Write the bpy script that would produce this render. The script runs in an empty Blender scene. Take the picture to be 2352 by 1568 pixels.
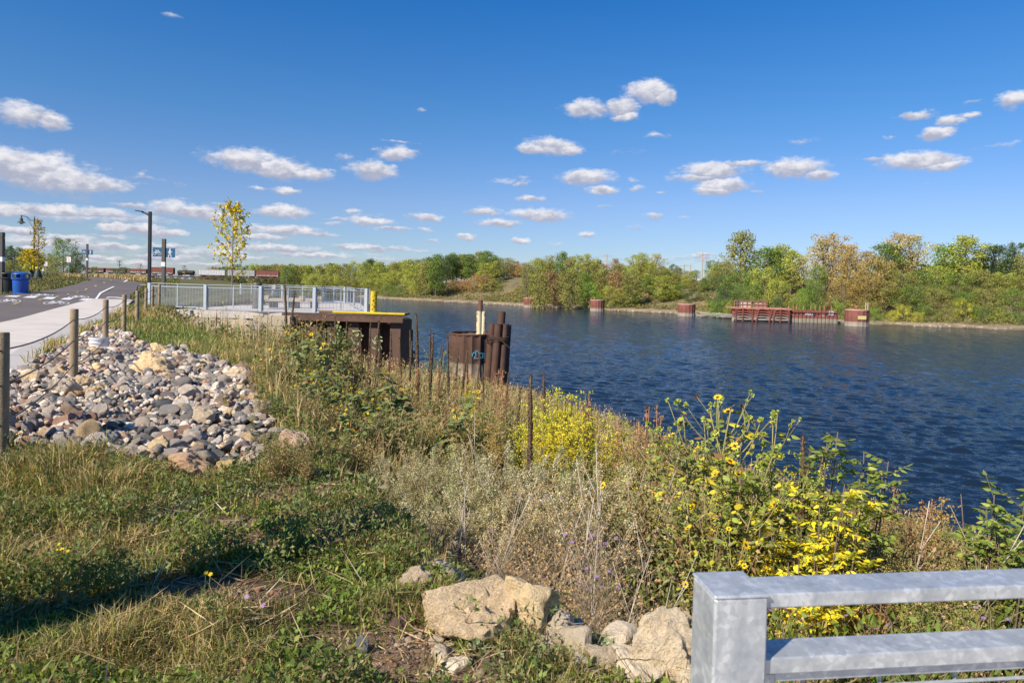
import bpy, math, random
import numpy as np
from mathutils import Matrix, Vector, Euler

S = bpy.context.scene
COL = S.collection
PI = math.pi
R = math.radians
# ------------------------------------------------------------------ camera
EYE = 1.62
FP = 1568.0                     # focal length in reference pixels (2352 wide)
PITCH, ROLL, SHIFT = R(1.5), R(1.5), -0.0374
CAM_ROT = Matrix.Rotation(R(90) - PITCH, 3, 'X') @ Matrix.Rotation(ROLL, 3, 'Z')
cam = bpy.data.cameras.new('camera')
cam.sensor_width = 36; cam.lens = 24; cam.shift_y = SHIFT
cam.clip_start = 0.05; cam.clip_end = 9000
cam.dof.use_dof = True; cam.dof.focus_distance = 14; cam.dof.aperture_fstop = 8
camo = bpy.data.objects.new('camera', cam); COL.objects.link(camo)
camo.matrix_world = Matrix.Translation((0, 0, EYE)) @ CAM_ROT.to_4x4()
S.camera = camo
# ------------------------------------------------------------------ light
SUN_EL, SUN_AZ = 39.0, 224.0
sun = bpy.data.lights.new('sun', 'SUN'); sun.energy = 5.0; sun.angle = R(0.5); sun.color = (1.0, 0.90, 0.75)
suno = bpy.data.objects.new('sun', sun); COL.objects.link(suno)
sd = Vector((math.sin(R(SUN_AZ)) * math.cos(R(SUN_EL)), math.cos(R(SUN_AZ)) * math.cos(R(SUN_EL)), math.sin(R(SUN_EL))))
suno.rotation_euler = sd.to_track_quat('Z', 'Y').to_euler()
suno.location = (-20, -20, 30)
S.view_settings.view_transform = 'Standard'; S.view_settings.look = 'None'
S.view_settings.exposure = 0.45; S.view_settings.gamma = 1
S.cycles.max_bounces = 6; S.cycles.transparent_max_bounces = 4
S.cycles.use_denoising = True

def raydir(px, py):
    v = CAM_ROT @ Vector(((px - 1176) / FP, (784 - py) / FP + SHIFT * 1.5, -1.0))
    return v
def at(px, py, Y):                       # world point seen at (px,py) at distance Y ahead
    d = raydir(px, py); t = Y / d.y
    return Vector((d.x * t, Y, EYE + d.z * t))
def azel(px, py):
    d = raydir(px, py).normalized()
    return math.atan2(d.x, d.y), math.asin(d.z)

# node helpers
class NT:
    def __init__(s, nt): s.t = nt; s.n = nt.nodes; s.l = nt.links
    def node(s, typ, ins=None, **kw):
        n = s.n.new(typ)
        for k, v in kw.items(): setattr(n, k, v)
        if ins:
            for k, v in ins.items(): s.put(n.inputs[k], v)
        return n
    def put(s, sock, v):
        if isinstance(v, bpy.types.NodeSocket): s.l.new(v, sock)
        else: sock.default_value = v
    def math(s, op, a, b=0.0, c=0.0, clamp=False):
        n = s.n.new('ShaderNodeMath'); n.operation = op; n.use_clamp = clamp
        s.put(n.inputs[0], a); s.put(n.inputs[1], b)
        if op in ('MULTIPLY_ADD', 'SMOOTH_MAX', 'SMOOTH_MIN'): s.put(n.inputs[2], c)
        return n.outputs[0]
    def vmath(s, op, a, b=(0, 0, 0)):
        n = s.n.new('ShaderNodeVectorMath'); n.operation = op
        s.put(n.inputs[0], a)
        if op != 'LENGTH': s.put(n.inputs[1], b)
        return n.outputs['Value'] if op == 'LENGTH' else n.outputs[0]
    def mix(s, f, a, b, mode='MIX'):
        n = s.n.new('ShaderNodeMix'); n.data_type = 'RGBA'; n.blend_type = mode
        s.put(n.inputs[0], f); s.put(n.inputs[6], a); s.put(n.inputs[7], b)
        return n.outputs[2]
    def ramp(s, f, stops):
        n = s.n.new('ShaderNodeValToRGB'); e = n.color_ramp.elements
        e[0].position = stops[0][0]; e[0].color = stops[0][1]
        e[1].position = stops[-1][0]; e[1].color = stops[-1][1]
        for p, c in stops[1:-1]:
            x = e.new(p); x.color = c
        s.put(n.inputs[0], f); return n.outputs[0]
    def smooth(s, v, a, b):
        n = s.n.new('ShaderNodeMapRange'); n.interpolation_type = 'SMOOTHSTEP'; n.clamp = True
        s.put(n.inputs[0], v); n.inputs[1].default_value = a; n.inputs[2].default_value = b
        return n.outputs[0]
def c4(c): return (c[0], c[1], c[2], 1.0)

# ------------------------------------------------------------------ world: sky + fair-weather cumulus
CLOUDS = [  # ref-pixel centre, half width, half height, strength
 (55,262,100,30,.8),(115,280,50,22,.8),
 (70,385,120,48,1),(150,410,110,45,1),(235,425,75,22,.9),(20,370,90,36,1),(322,400,16,11,.5),
 (560,368,92,30,1),(640,388,80,28,1),(710,400,55,20,1),(860,390,58,26,1),(908,355,52,19,.85),(862,342,18,8,.6),
 (1490,214,62,32,1),(1345,250,54,25,1),(1432,245,42,30,.95),(1440,268,34,12,.9),(1525,222,30,22,1),
 (1265,336,60,24,1),(1225,342,45,14,1),(1310,345,36,14,1),
 (1345,408,70,21,1),(1387,438,38,13,1),(1460,435,22,9,.7),(1452,415,20,10,.5),
 (1640,392,85,22,.95),(1600,408,60,12,.9),(1700,378,70,10,.8),(1670,425,72,22,1),(1640,438,55,14,1),(1830,386,78,25,1),(1880,402,40,16,1),
 (2110,370,105,24,1),(2160,382,65,17,1),(2010,366,50,7,.7),(2150,308,46,17,1),(2105,266,50,12,.9),(2180,276,38,14,.9),(2230,264,25,8,.75),
 (2340,228,55,25,1),(2045,316,14,6,.5),(2225,238,22,5,.4),(1195,424,18,6,.6),
 (650,488,78,17,1),(430,484,90,22,1),(480,494,70,14,.9),(980,500,43,12,1),(850,508,55,11,1),(1110,487,42,12,1),(1240,494,72,18,1),(1150,512,55,11,.9),
 (650,530,100,15,1),(590,545,80,10,.85),(720,538,60,8,.8),(310,526,95,15,1),(380,536,60,12,1),(130,484,120,17,.95),(230,490,90,15,.9),(300,472,60,9,.7),(20,484,60,18,.9),
 (1070,545,23,8,1),(1195,553,25,9,1),(1350,539,26,8,1),(1500,495,27,10,.75),(1570,501,14,4,.5),(1615,588,32,8,.8),(1560,592,40,4,.4),
 (1210,457,42,8,.7),(590,430,24,8,.7),(660,438,45,8,.7),(405,424,18,7,.4),(975,527,24,6,.6),(990,552,22,5,.5),(890,525,50,6,.6),(810,487,20,8,.55),
 (630,570,110,11,1),(840,568,105,9,.8),(720,586,90,7,.8),(560,590,80,7,.8),(960,575,40,5,.5),
 (40,528,70,12,.9),(140,548,110,10,.9),(260,568,90,10,.95),(60,572,90,8,.8),(390,566,60,9,.8),(380,590,100,9,.9),(230,592,70,7,.8),(450,606,90,6,.7),(330,608,80,6,.7),(520,560,50,8,.7),(250,545,60,8,.6),
 (1130,585,30,4,.4),(1280,566,25,3,.4),(1740,440,26,5,.4),(1520,440,18,4,.35),(780,505,36,5,.5),(400,38,22,6,.28),(970,252,18,5,.3),(2125,610,30,6,.3),
 (200,500,250,22,.50),(110,556,230,22,.55),(420,580,250,20,.5),(690,584,190,12,.42),(330,604,200,9,.5),(900,596,120,6,.35),
]
_r = random.Random(9)
CLOUDS += [(_r.uniform(250, 2300), _r.uniform(300, 590), _r.uniform(18, 70), _r.uniform(3, 8), _r.uniform(.25, .42)) for _ in range(22)]
W = bpy.data.worlds.new('World'); S.world = W; W.use_nodes = True
w = NT(W.node_tree)
bg = w.n['Background']
sky = w.node('ShaderNodeTexSky'); sky.sky_type = 'NISHITA'; sky.sun_disc = False
sky.sun_elevation = R(SUN_EL); sky.sun_rotation = R(SUN_AZ)
sky.air_density = 1.0; sky.dust_density = 0.15; sky.ozone_density = 2.4; sky.altitude = 250
tc = w.node('ShaderNodeTexCoord')
sep = w.node('ShaderNodeSeparateXYZ', {0: tc.outputs['Generated']})
az = w.math('ARCTAN2', sep.outputs[0], sep.outputs[1])
el = w.math('ARCSINE', sep.outputs[2])
uv = w.node('ShaderNodeCombineXYZ', {0: az, 1: el}).outputs[0]
# ragged edges: domain warp with two octaves of noise (flatter vertically)
nscale = w.vmath('MULTIPLY', uv, (1, 1.7, 1))
n1 = w.node('ShaderNodeTexNoise', {'Vector': nscale, 'Scale': 42.0, 'Detail': 6.0, 'Roughness': 0.62})
off = w.vmath('MULTIPLY', w.vmath('SUBTRACT', n1.outputs['Color'], (.5, .5, .5)), (0.034, 0.015, 0))
uvw = w.vmath('ADD', uv, off)
F = None; LV = None
for (px, py, hw, hh, st) in CLOUDS:
    a, e = azel(px, py); a2, _ = azel(px + hw, py); _, e2 = azel(px, py - hh)
    sa, se = abs(a2 - a) * 1.2, abs(e2 - e) * 1.16
    loc = w.vmath('MULTIPLY', w.vmath('SUBTRACT', uvw, (a, e, 0)), (1 / sa, 1 / se, 0))
    ln = w.vmath('LENGTH', loc)
    f = w.math('MULTIPLY_ADD', ln, -st, st)
    if F is None: F = f; LV = loc
    else:
        gt = w.math('GREATER_THAN', f, F)
        m = w.node('ShaderNodeMix', {0: gt, 4: LV, 5: loc}, data_type='VECTOR'); LV = m.outputs[1]
        F = w.math('MAXIMUM', F, f)
n2 = w.node('ShaderNodeTexNoise', {'Vector': nscale, 'Scale': 26.0, 'Detail': 8.0, 'Roughness': 0.6})
n2f = w.math('SUBTRACT', n2.outputs[0], 0.5)
Fn = w.math('MULTIPLY_ADD', n2f, 1.15, F)
n4 = w.node('ShaderNodeTexNoise', {'Vector': w.vmath('MULTIPLY', uv, (1, 2.4, 1)), 'Scale': 110.0, 'Detail': 5.0, 'Roughness': 0.6})
Fn = w.math('MULTIPLY_ADD', w.math('SUBTRACT', n4.outputs[0], .5), .55, Fn)
dens = w.smooth(Fn, 0.02, 0.62)
# cloud shading painted into the colour: light tops, lilac-grey flat bases
lsep = w.node('ShaderNodeSeparateXYZ', {0: LV})
n3 = w.node('ShaderNodeTexNoise', {'Vector': w.vmath('ADD', nscale, (0.3, 0.012, 0)), 'Scale': 60.0, 'Detail': 5.0, 'Roughness': 0.55})
hgt = w.math('MULTIPLY_ADD', w.math('SUBTRACT', n3.outputs[0], .5), 2.4, lsep.outputs[1])
lit = w.smooth(hgt, -0.62, 0.75)
ccol = w.mix(lit, (4.3, 4.5, 5.6, 1), (9.0, 8.8, 9.0, 1))
# the sky itself: a touch deeper overhead
skyc = w.mix(1.0, sky.outputs[0], (0.66, 1.02, 1.62, 1), 'MULTIPLY')
skyc = w.mix(1.0, skyc, w.ramp(w.math('MULTIPLY', el, 2.0, clamp=True), [(0, (1.0, .76, .645, 1)), (.234, (1.06, .81, .707, 1)), (.468, (.68, .83, .756, 1)), (.78, (.306, .78, .85, 1)), (1.0, (.29, .75, .85, 1))]), 'MULTIPLY')
final = w.mix(w.math('MULTIPLY', dens, 0.94), skyc, ccol)
w.l.new(final, bg.inputs[0]); bg.inputs[1].default_value = 0.075

# ------------------------------------------------------------------ objects, labels
def tag(o, label=None, cat=None, group=None, kind=None):
    if label: o['label'] = label
    if cat: o['category'] = cat
    if group: o['group'] = group
    if kind: o['kind'] = kind
    return o
def thing(name, label, cat, loc=(0, 0, 0), rz=0.0, group=None):
    o = bpy.data.objects.new(name, None); COL.objects.link(o)
    o.location = loc; o.rotation_euler = (0, 0, rz); o.empty_display_size = .1
    return tag(o, label, cat, group)
KIDS = {}
def copy_tree(o, parent=None):
    c = o.copy(); COL.objects.link(c)
    if parent is not None: c.parent = parent; KIDS.setdefault(parent.name, []).append(c)
    for ch in list(KIDS.get(o.name, [])): copy_tree(ch, c)
    return c

class MB:
    """collects vertices, faces and per-vertex colours, then links ONE mesh"""
    def __init__(s): s.v = []; s.f = []; s.c = []; s.n = 0
    def add(s, V, Fs, col=(1, 1, 1)):
        V = np.asarray(V, float).reshape(-1, 3)
        s.v.append(V)
        c = np.asarray(col, float)
        if c.ndim == 1: c = np.tile(c[:3], (len(V), 1))
        s.c.append(c)
        if not isinstance(Fs, list) or (len(Fs) and not isinstance(Fs[0], np.ndarray)): Fs = [Fs]
        for Fa in Fs:
            if isinstance(Fa, np.ndarray): s.f.append(Fa.astype(np.int64) + s.n)
            else:
                by = {}
                for q in Fa: by.setdefault(len(q), []).append(q)
                for k in by: s.f.append(np.array(by[k], np.int64) + s.n)
        s.n += len(V)
    def merge(s, o, M=None, tint=None):
        V = np.concatenate(o.v) if len(o.v) > 1 else o.v[0]; C = np.concatenate(o.c) if len(o.c) > 1 else o.c[0]
        if M is not None:
            m = np.array(M); V = V @ m[:3, :3].T + m[:3, 3]
        if tint is not None: C = C * np.array(tint)
        s.v.append(V); s.c.append(C); s.f += [f + s.n for f in o.f]; s.n += len(V)
    def box(s, c, size, rz=0.0, col=(1, 1, 1), M=None):
        hx, hy, hz = [a / 2 for a in size]
        P = np.array([(x, y, z) for z in (-hz, hz) for y in (-hy, hy) for x in (-hx, hx)])
        cr, sr = math.cos(rz), math.sin(rz)
        P = P @ np.array([[cr, sr, 0], [-sr, cr, 0], [0, 0, 1]]) + np.array(c)
        if M is not None: m = np.array(M); P = P @ m[:3, :3].T + m[:3, 3]
        s.add(P, [(0, 2, 3, 1), (4, 5, 7, 6), (0, 1, 5, 4), (2, 6, 7, 3), (0, 4, 6, 2), (1, 3, 7, 5)], col)
    def beam(s, a, b, w_, h_, col=(1, 1, 1)):   # box from a to b
        a = Vector(a); b = Vector(b); d = b - a; L = d.length
        q = d.to_track_quat('X', 'Z').to_matrix().to_4x4(); M = Matrix.Translation((a + b) / 2) @ q
        s.box((0, 0, 0), (L, w_, h_), 0, col, M)
    def tube(s, pts, rad, n=8, col=(1, 1, 1), cap=True):
        P = [Vector(p) for p in pts]; k = len(P)
        if not hasattr(rad, '__len__'): rad = [rad] * k
        V = []
        ref = None
        for i in range(k):
            d = (P[min(i + 1, k - 1)] - P[max(i - 1, 0)])
            d = d.normalized() if d.length > 1e-9 else Vector((0, 0, 1))
            if ref is None:
                ref = Vector((1, 0, 0)) if abs(d.x) < .9 else Vector((0, 1, 0))
            u = (ref - d * ref.dot(d)).normalized(); ref = u; v = d.cross(u)
            for j in range(n):
                a = 2 * PI * j / n
                V.append(P[i] + (u * math.cos(a) + v * math.sin(a)) * rad[i])
        Fq = np.array([(i * n + j, i * n + (j + 1) % n, (i + 1) * n + (j + 1) % n, (i + 1) * n + j) for i in range(k - 1) for j in range(n)])
        Fs = [Fq]
        if cap and n > 3: Fs += [np.array([list(range(n))[::-1]]), np.array([[(k - 1) * n + j for j in range(n)]])]
        s.add(np.array([tuple(v) for v in V]), Fs, col)
    def lathe(s, prof, n=24, col=(1, 1, 1), at_=(0, 0, 0), cap=True):
        V = [(r * math.cos(2 * PI * j / n) + at_[0], r * math.sin(2 * PI * j / n) + at_[1], z + at_[2]) for r, z in prof for j in range(n)]
        k = len(prof)
        Fs = [np.array([(i * n + j, i * n + (j + 1) % n, (i + 1) * n + (j + 1) % n, (i + 1) * n + j) for i in range(k - 1) for j in range(n)])]
        if cap: Fs += [np.array([list(range(n))[::-1]]), np.array([[(k - 1) * n + j for j in range(n)]])]
        s.add(V, Fs, col)
    def leaves(s, P, D, Sd, L, Wd, col, fold=0.15, broad=False, droop=0.0):
        """vectorised folded leaves: base P, axis D, side Sd (n,3)"""
        P = np.atleast_2d(P); n = len(P); D = np.broadcast_to(D, (n, 3)); Sd = np.broadcast_to(Sd, (n, 3))
        L = np.broadcast_to(np.asarray(L, float).reshape(-1, 1), (n, 1)); Wd = np.broadcast_to(np.asarray(Wd, float).reshape(-1, 1), (n, 1))
        N = np.cross(D, Sd); N /= (np.linalg.norm(N, axis=1, keepdims=True) + 1e-9)
        up = N * fold * Wd; dr = np.array([0, 0, -1.0]) * L * droop
        if not broad:
            V = np.stack([P, P + D * L * .45 + Sd * Wd * .5 + up, P + D * L + dr, P + D * L * .45 - Sd * Wd * .5 + up], 1)
            F_ = np.array([[0, 1, 2, 3]]); k = 4
        else:
            V = np.stack([P, P + D * L * .25 + Sd * Wd * .5 + up, P + D * L * .62 + Sd * Wd * .36 + up + dr * .4, P + D * L + dr,
                          P + D * L * .62 - Sd * Wd * .36 + up + dr * .4, P + D * L * .25 - Sd * Wd * .5 + up, P + D * L * .5 + dr * .2], 1)
            F_ = np.array([[0, 1, 2, 6], [6, 2, 3, 4][:4], [0, 6, 4, 5]]); k = 7
        Fa = (np.arange(n)[:, None, None] * k + F_[None]).reshape(-1, F_.shape[1])
        col = np.asarray(col, float)
        if col.ndim == 1: col = np.tile(col, (n, 1))
        s.add(V.reshape(-1, 3), [Fa], np.repeat(col, k, 0))
    def build(s, name, mat, parent=None, smooth=False, loc=None):
        me = bpy.data.meshes.new(name)
        if s.n:
            V = np.concatenate(s.v); C = np.concatenate(s.c)
            me.vertices.add(len(V)); me.vertices.foreach_set('co', V.astype(np.float32).ravel())
            loops = np.concatenate([f.ravel() for f in s.f]); tot = np.concatenate([np.full(len(f), f.shape[1]) for f in s.f])
            me.loops.add(len(loops)); me.loops.foreach_set('vertex_index', loops.astype(np.int32))
            me.polygons.add(len(tot)); st = np.concatenate([[0], np.cumsum(tot)[:-1]])
            me.polygons.foreach_set('loop_start', st.astype(np.int32)); me.polygons.foreach_set('loop_total', tot.astype(np.int32))
            me.polygons.foreach_set('use_smooth', np.ones(len(tot), bool))
            me.update(calc_edges=True)
            if mat.name not in ('leaf', 'stem', 'ground', 'water'): me.set_sharp_from_angle(angle=R(50 if mat.name == 'rock' else 34))
            ca = me.color_attributes.new('Col', 'FLOAT_COLOR', 'POINT')
            ca.data.foreach_set('color', np.concatenate([C, np.ones((len(C), 1))], 1).astype(np.float32).ravel())
        me.materials.append(mat)
        o = bpy.data.objects.new(name, me); COL.objects.link(o)
        if parent is not None: o.parent = parent; KIDS.setdefault(parent.name, []).append(o)
        if loc is not None: o.location = loc
        return o

rng = np.random.default_rng(7)
def U(a, b, n=None): return rng.uniform(a, b, n)
def unit(v):
    v = np.asarray(v, float); return v / (np.linalg.norm(v, axis=-1, keepdims=True) + 1e-9)
def rdir(n, zb=0.0):
    v = rng.normal(size=(n, 3)); v[:, 2] += zb; return unit(v)
def sideof(D):
    r = rng.normal(size=D.shape); return unit(np.cross(D, r))
def hash2(ix, iy, seed):
    h = (ix.astype(np.int64) * 374761393 + iy.astype(np.int64) * 668265263 + seed * 1274126177) & 0xffffffff
    h = ((h ^ (h >> 13)) * 1274126177) & 0xffffffff
    return ((h ^ (h >> 16)) & 0xffff) / 65535.0
def vnoise(x, y, sc, seed=0, octv=3):
    x = np.asarray(x, float) / sc; y = np.asarray(y, float) / sc; t = 0; a = 1; tot = 0
    for o in range(octv):
        ix = np.floor(x); iy = np.floor(y); fx = x - ix; fy = y - iy
        fx = fx * fx * (3 - 2 * fx); fy = fy * fy * (3 - 2 * fy)
        h = lambda i, j: hash2(ix + i, iy + j, seed + o * 17)
        t = t + a * ((h(0, 0) * (1 - fx) + h(1, 0) * fx) * (1 - fy) + (h(0, 1) * (1 - fx) + h(1, 1) * fx) * fy)
        tot += a; a *= .5; x = x * 2.03; y = y * 2.03
    return t / tot - .5

# ------------------------------------------------------------------ materials
def mat_new(name):
    m = bpy.data.materials.new(name); m.use_nodes = True; t = NT(m.node_tree)
    return m, t, t.n['Principled BSDF']
def simple(name, col, rough=.6, metal=0.0, var=.12, scale=8.0, bump=0.0, bscale=40.0, vc=False, spec=None, oc=False):
    m, t, b = mat_new(name)
    g = t.node('ShaderNodeNewGeometry')
    nz = t.node('ShaderNodeTexNoise', {'Vector': t.node('ShaderNodeTexCoord').outputs['Object'], 'Scale': scale, 'Detail': 5.0, 'Roughness': .6})
    f = t.math('MULTIPLY_ADD', nz.outputs[0], var * 4, 1 - var * 2)
    base = c4(col)
    if vc: base = t.mix(1.0, c4(col), t.node('ShaderNodeVertexColor', layer_name='Col').outputs[0], 'MULTIPLY')
    if oc: base = t.mix(1.0, base, t.node('ShaderNodeObjectInfo').outputs['Color'], 'MULTIPLY')
    t.l.new(t.mix(1.0, base, t.node('ShaderNodeCombineXYZ', {0: f, 1: f, 2: f}).outputs[0], 'MULTIPLY'), b.inputs['Base Color'])
    b.inputs['Roughness'].default_value = rough; b.inputs['Metallic'].default_value = metal
    if spec is not None: b.inputs['Specular IOR Level'].default_value = spec
    if bump:
        nb = t.node('ShaderNodeTexNoise', {'Vector': t.node('ShaderNodeTexCoord').outputs['Object'], 'Scale': bscale, 'Detail': 6.0, 'Roughness': .65})
        bp = t.node('ShaderNodeBump', {'Height': nb.outputs[0], 'Strength': bump, 'Distance': .02}); t.l.new(bp.outputs[0], b.inputs['Normal'])
    return m
def leafmat(name, trans=.28, rough=.55):
    m, t, b = mat_new(name)
    vc = t.node('ShaderNodeVertexColor', layer_name='Col').outputs[0]
    c = t.mix(1.0, vc, t.node('ShaderNodeObjectInfo').outputs['Color'], 'MULTIPLY')
    c = t.mix(1.0, c, (1.42, 1.38, 1.26, 1), 'MULTIPLY')
    t.l.new(c, b.inputs['Base Color']); b.inputs['Roughness'].default_value = rough
    b.inputs['Specular IOR Level'].default_value = .35
    tr = t.node('ShaderNodeBsdfTranslucent', {'Color': t.mix(1.0, c, (1.25, 1.2, .7, 1), 'MULTIPLY')})
    mx = t.node('ShaderNodeMixShader', {0: trans, 1: b.outputs[0], 2: tr.outputs[0]})
    t.l.new(mx.outputs[0], t.n['Material Output'].inputs[0]); return m
M_leaf = leafmat('leaf')
M_stem = simple('stem', (1, 1, 1), .8, vc=True, oc=True, var=.1, scale=20)
M_bark = simple('bark', (.19, .155, .12), .9, var=.25, scale=3, bump=.6, bscale=12)
M_wood = simple('weathered_wood', (.30, .225, .14), .85, var=.2, scale=14, bump=.5, bscale=60)
M_conc = simple('concrete', (.585, .53, .47), .9, var=.13, scale=.9, bump=.15, bscale=50)
M_curb = simple('curb_concrete', (.45, .42, .39), .9, var=.07, scale=2, bump=.15, bscale=50)
M_beige = simple('beige_block', (.46, .39, .28), .9, var=.06, scale=3, bump=.2)
M_asph = simple('asphalt', (.135, .113, .104), .9, var=.16, scale=.45, bump=.4, bscale=180)
M_white = simple('white_paint', (.78, .78, .76), .6, var=.05, vc=True)
M_yellowp = simple('yellow_marking', (.62, .42, .10), .7, var=.08)
M_galv = None
M_black = simple('black_metal', (.018, .018, .02), .4, var=.1)
M_rust = simple('rusty_brown_steel', (.125, .070, .048), .8, var=.32, scale=2.2, bump=.3, bscale=30, vc=True)
M_bronze = simple('dark_bronze_paint', (.085, .078, .068), .55, var=.08)
M_blue = simple('sign_blue', (.004, .09, .22), .6, var=.04)
M_dirt = simple('dirt', (.16, .10, .07), .95, var=.25, scale=14, bump=.8, bscale=30)
M_char = simple('dark_plastic', (.035, .036, .036), .45, var=.1)
M_bin = simple('blue_plastic', (.02, .10, .42), .4, var=.1)
M_any = simple('painted', (1, 1, 1), .6, vc=True, oc=True, var=.08, scale=4)
M_stain = simple('weathered_paint', (1, 1, 1), .75, vc=True, oc=True, var=.22, scale=1.2)

def mk_galv():
    m, t, b = mat_new('galvanised_steel')
    tcn = t.node('ShaderNodeTexCoord').outputs['Object']
    n_ = t.node('ShaderNodeTexNoise', {'Vector': tcn, 'Scale': 7.0, 'Detail': 9.0, 'Roughness': .68, 'Distortion': 1.6})
    v_ = t.node('ShaderNodeTexVoronoi', {'Vector': tcn, 'Scale': 90.0})
    k = t.math('MULTIPLY_ADD', v_.outputs['Color'], .26, n_.outputs[0])
    t.l.new(t.ramp(k, [(.35, (.30, .33, .36, 1)), (.52, (.39, .42, .445, 1)), (.66, (.46, .485, .50, 1)), (.8, (.62, .64, .65, 1))]), b.inputs['Base Color'])
    b.inputs['Metallic'].default_value = .4
    n2 = t.node('ShaderNodeTexNoise', {'Vector': tcn, 'Scale': 20.0, 'Detail': 5.0})
    t.l.new(t.math('MULTIPLY_ADD', n2.outputs[0], .5, .2), b.inputs['Roughness'])
    bp = t.node('ShaderNodeBump', {'Height': n2.outputs[0], 'Strength': .12, 'Distance': .004}); t.l.new(bp.outputs[0], b.inputs['Normal'])
    return m
M_galv = mk_galv()
M_pale = simple('pale_galvanised_steel', (.46, .50, .545), .42, metal=.25, var=.06, scale=6)
def mk_rock():
    m, t, b = mat_new('rock')
    tcn = t.node('ShaderNodeTexCoord').outputs['Object']
    oi = t.node('ShaderNodeObjectInfo')
    sh = t.vmath('ADD', tcn, t.node('ShaderNodeCombineXYZ', {0: t.math('MULTIPLY', oi.outputs['Random'], 37.0)}).outputs[0])
    n_ = t.node('ShaderNodeTexNoise', {'Vector': sh, 'Scale': 2.6, 'Detail': 8.0, 'Roughness': .65})
    n2 = t.node('ShaderNodeTexNoise', {'Vector': sh, 'Scale': 14.0, 'Detail': 6.0, 'Roughness': .7})
    f = t.ramp(t.math('MULTIPLY_ADD', n2.outputs[0], .5, t.math('MULTIPLY', n_.outputs[0], .6)), [(.36, (.42, .40, .37, 1)), (.46, (.82, .80, .76, 1)), (.56, (1, 1, 1, 1)), (.74, (1.3, 1.27, 1.2, 1))])
    base = t.mix(1.0, t.node('ShaderNodeVertexColor', layer_name='Col').outputs[0], oi.outputs['Color'], 'MULTIPLY')
    t.l.new(t.mix(1.0, base, f, 'MULTIPLY'), b.inputs['Base Color']); b.inputs['Roughness'].default_value = .85
    bp = t.node('ShaderNodeBump', {'Height': n2.outputs[0], 'Strength': .9, 'Distance': .05}); t.l.new(bp.outputs[0], b.inputs['Normal'])
    return m
M_rock = mk_rock()
def mk_ground():
    m, t, b = mat_new('ground')
    tcn = t.node('ShaderNodeTexCoord').outputs['Object']
    vc = t.node('ShaderNodeVertexColor', layer_name='Col').outputs[0]
    n1_ = t.node('ShaderNodeTexNoise', {'Vector': tcn, 'Scale': .35, 'Detail': 9.0, 'Roughness': .7})
    n2_ = t.node('ShaderNodeTexNoise', {'Vector': tcn, 'Scale': 18.0, 'Detail': 6.0, 'Roughness': .7})
    f = t.ramp(n1_.outputs[0], [(.3, (.6, .62, .6, 1)), (.5, (1, 1, 1, 1)), (.7, (1.35, 1.3, 1.2, 1))])
    f2 = t.ramp(n2_.outputs[0], [(.3, (.65, .65, .65, 1)), (.7, (1.3, 1.3, 1.3, 1))])
    t.l.new(t.mix(1.0, t.mix(1.0, vc, f, 'MULTIPLY'), f2, 'MULTIPLY'), b.inputs['Base Color']); b.inputs['Roughness'].default_value = .95
    b.inputs['Specular IOR Level'].default_value = .1
    bp = t.node('ShaderNodeBump', {'Height': n2_.outputs[0], 'Strength': .8, 'Distance': .03}); t.l.new(bp.outputs[0], b.inputs['Normal'])
    return m
M_ground = mk_ground()
def mk_water():
    m, t, b = mat_new('water')
    b.inputs['Base Color'].default_value = (.009, .019, .036, 1); b.inputs['Roughness'].default_value = .08; b.inputs['Specular IOR Level'].default_value = .42
    b.inputs['IOR'].default_value = 1.333
    g = t.node('ShaderNodeNewGeometry').outputs['Position']
    rt = t.node('ShaderNodeVectorRotate', {'Vector': g, 'Angle': R(12)}, rotation_type='Z_AXIS').outputs[0]
    h = None
    for sc, st, dtl, amp in ((1.6, (.5, 1.3, 1), 3, .5), (4.5, (.5, 1.2, 1), 3, .25)):
        nn = t.node('ShaderNodeTexNoise', {'Vector': t.vmath('MULTIPLY', rt, st), 'Scale': sc, 'Detail': float(dtl), 'Roughness': .55, 'Distortion': .3})
        v = t.math('MULTIPLY', nn.outputs[0], amp)
        h = v if h is None else t.math('ADD', h, v)
    bp = t.node('ShaderNodeBump', {'Height': h, 'Strength': .8, 'Distance': .35}); t.l.new(bp.outputs[0], b.inputs['Normal'])
    return m
M_water = mk_water()

# ------------------------------------------------------------------ terrain
WZ = -4.9
CREST = [(40, -6), (8, .9), (2.5, 2.0), (-.2, 3.3), (-1.7, 6.0), (-3.2, 9), (-5.2, 14), (-9.6, 20.5), (-14.2, 27), (-15.2, 31), (-15, 44), (-22, 60), (-90, 192), (-262, 480), (-420, 700), (-950, 1250)]
NSHORE = [(2500, -900), (200, -120), (60, -16), (24, 6), (13.5, 15), (10, 20), (7, 27), (4.0, 33), (1.0, 38.6), (-3.5, 39), (-5.0, 36), (-8, 36.5), (-12, 47), (-15, 56), (-83, 192), (-253, 480), (-400, 700), (-900, 1250)]
FSHORE = [(-600, 1250), (-260, 700), (-149, 480), (-90, 330), (-51, 261), (-11, 232), (5, 217), (25, 200), (46, 181), (60, 163), (75, 150), (105, 140), (200, 128), (600, 60), (2500, -350)]
def inpoly(x, y, poly):
    r = np.zeros(x.shape, bool); n = len(poly); j = n - 1
    for i in range(n):
        xi, yi = poly[i]; xj, yj = poly[j]
        c = ((yi > y) != (yj > y)) & (x < (xj - xi) * (y - yi) / ((yj - yi) or 1e-12) + xi)
        r ^= c; j = i
    return r
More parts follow.
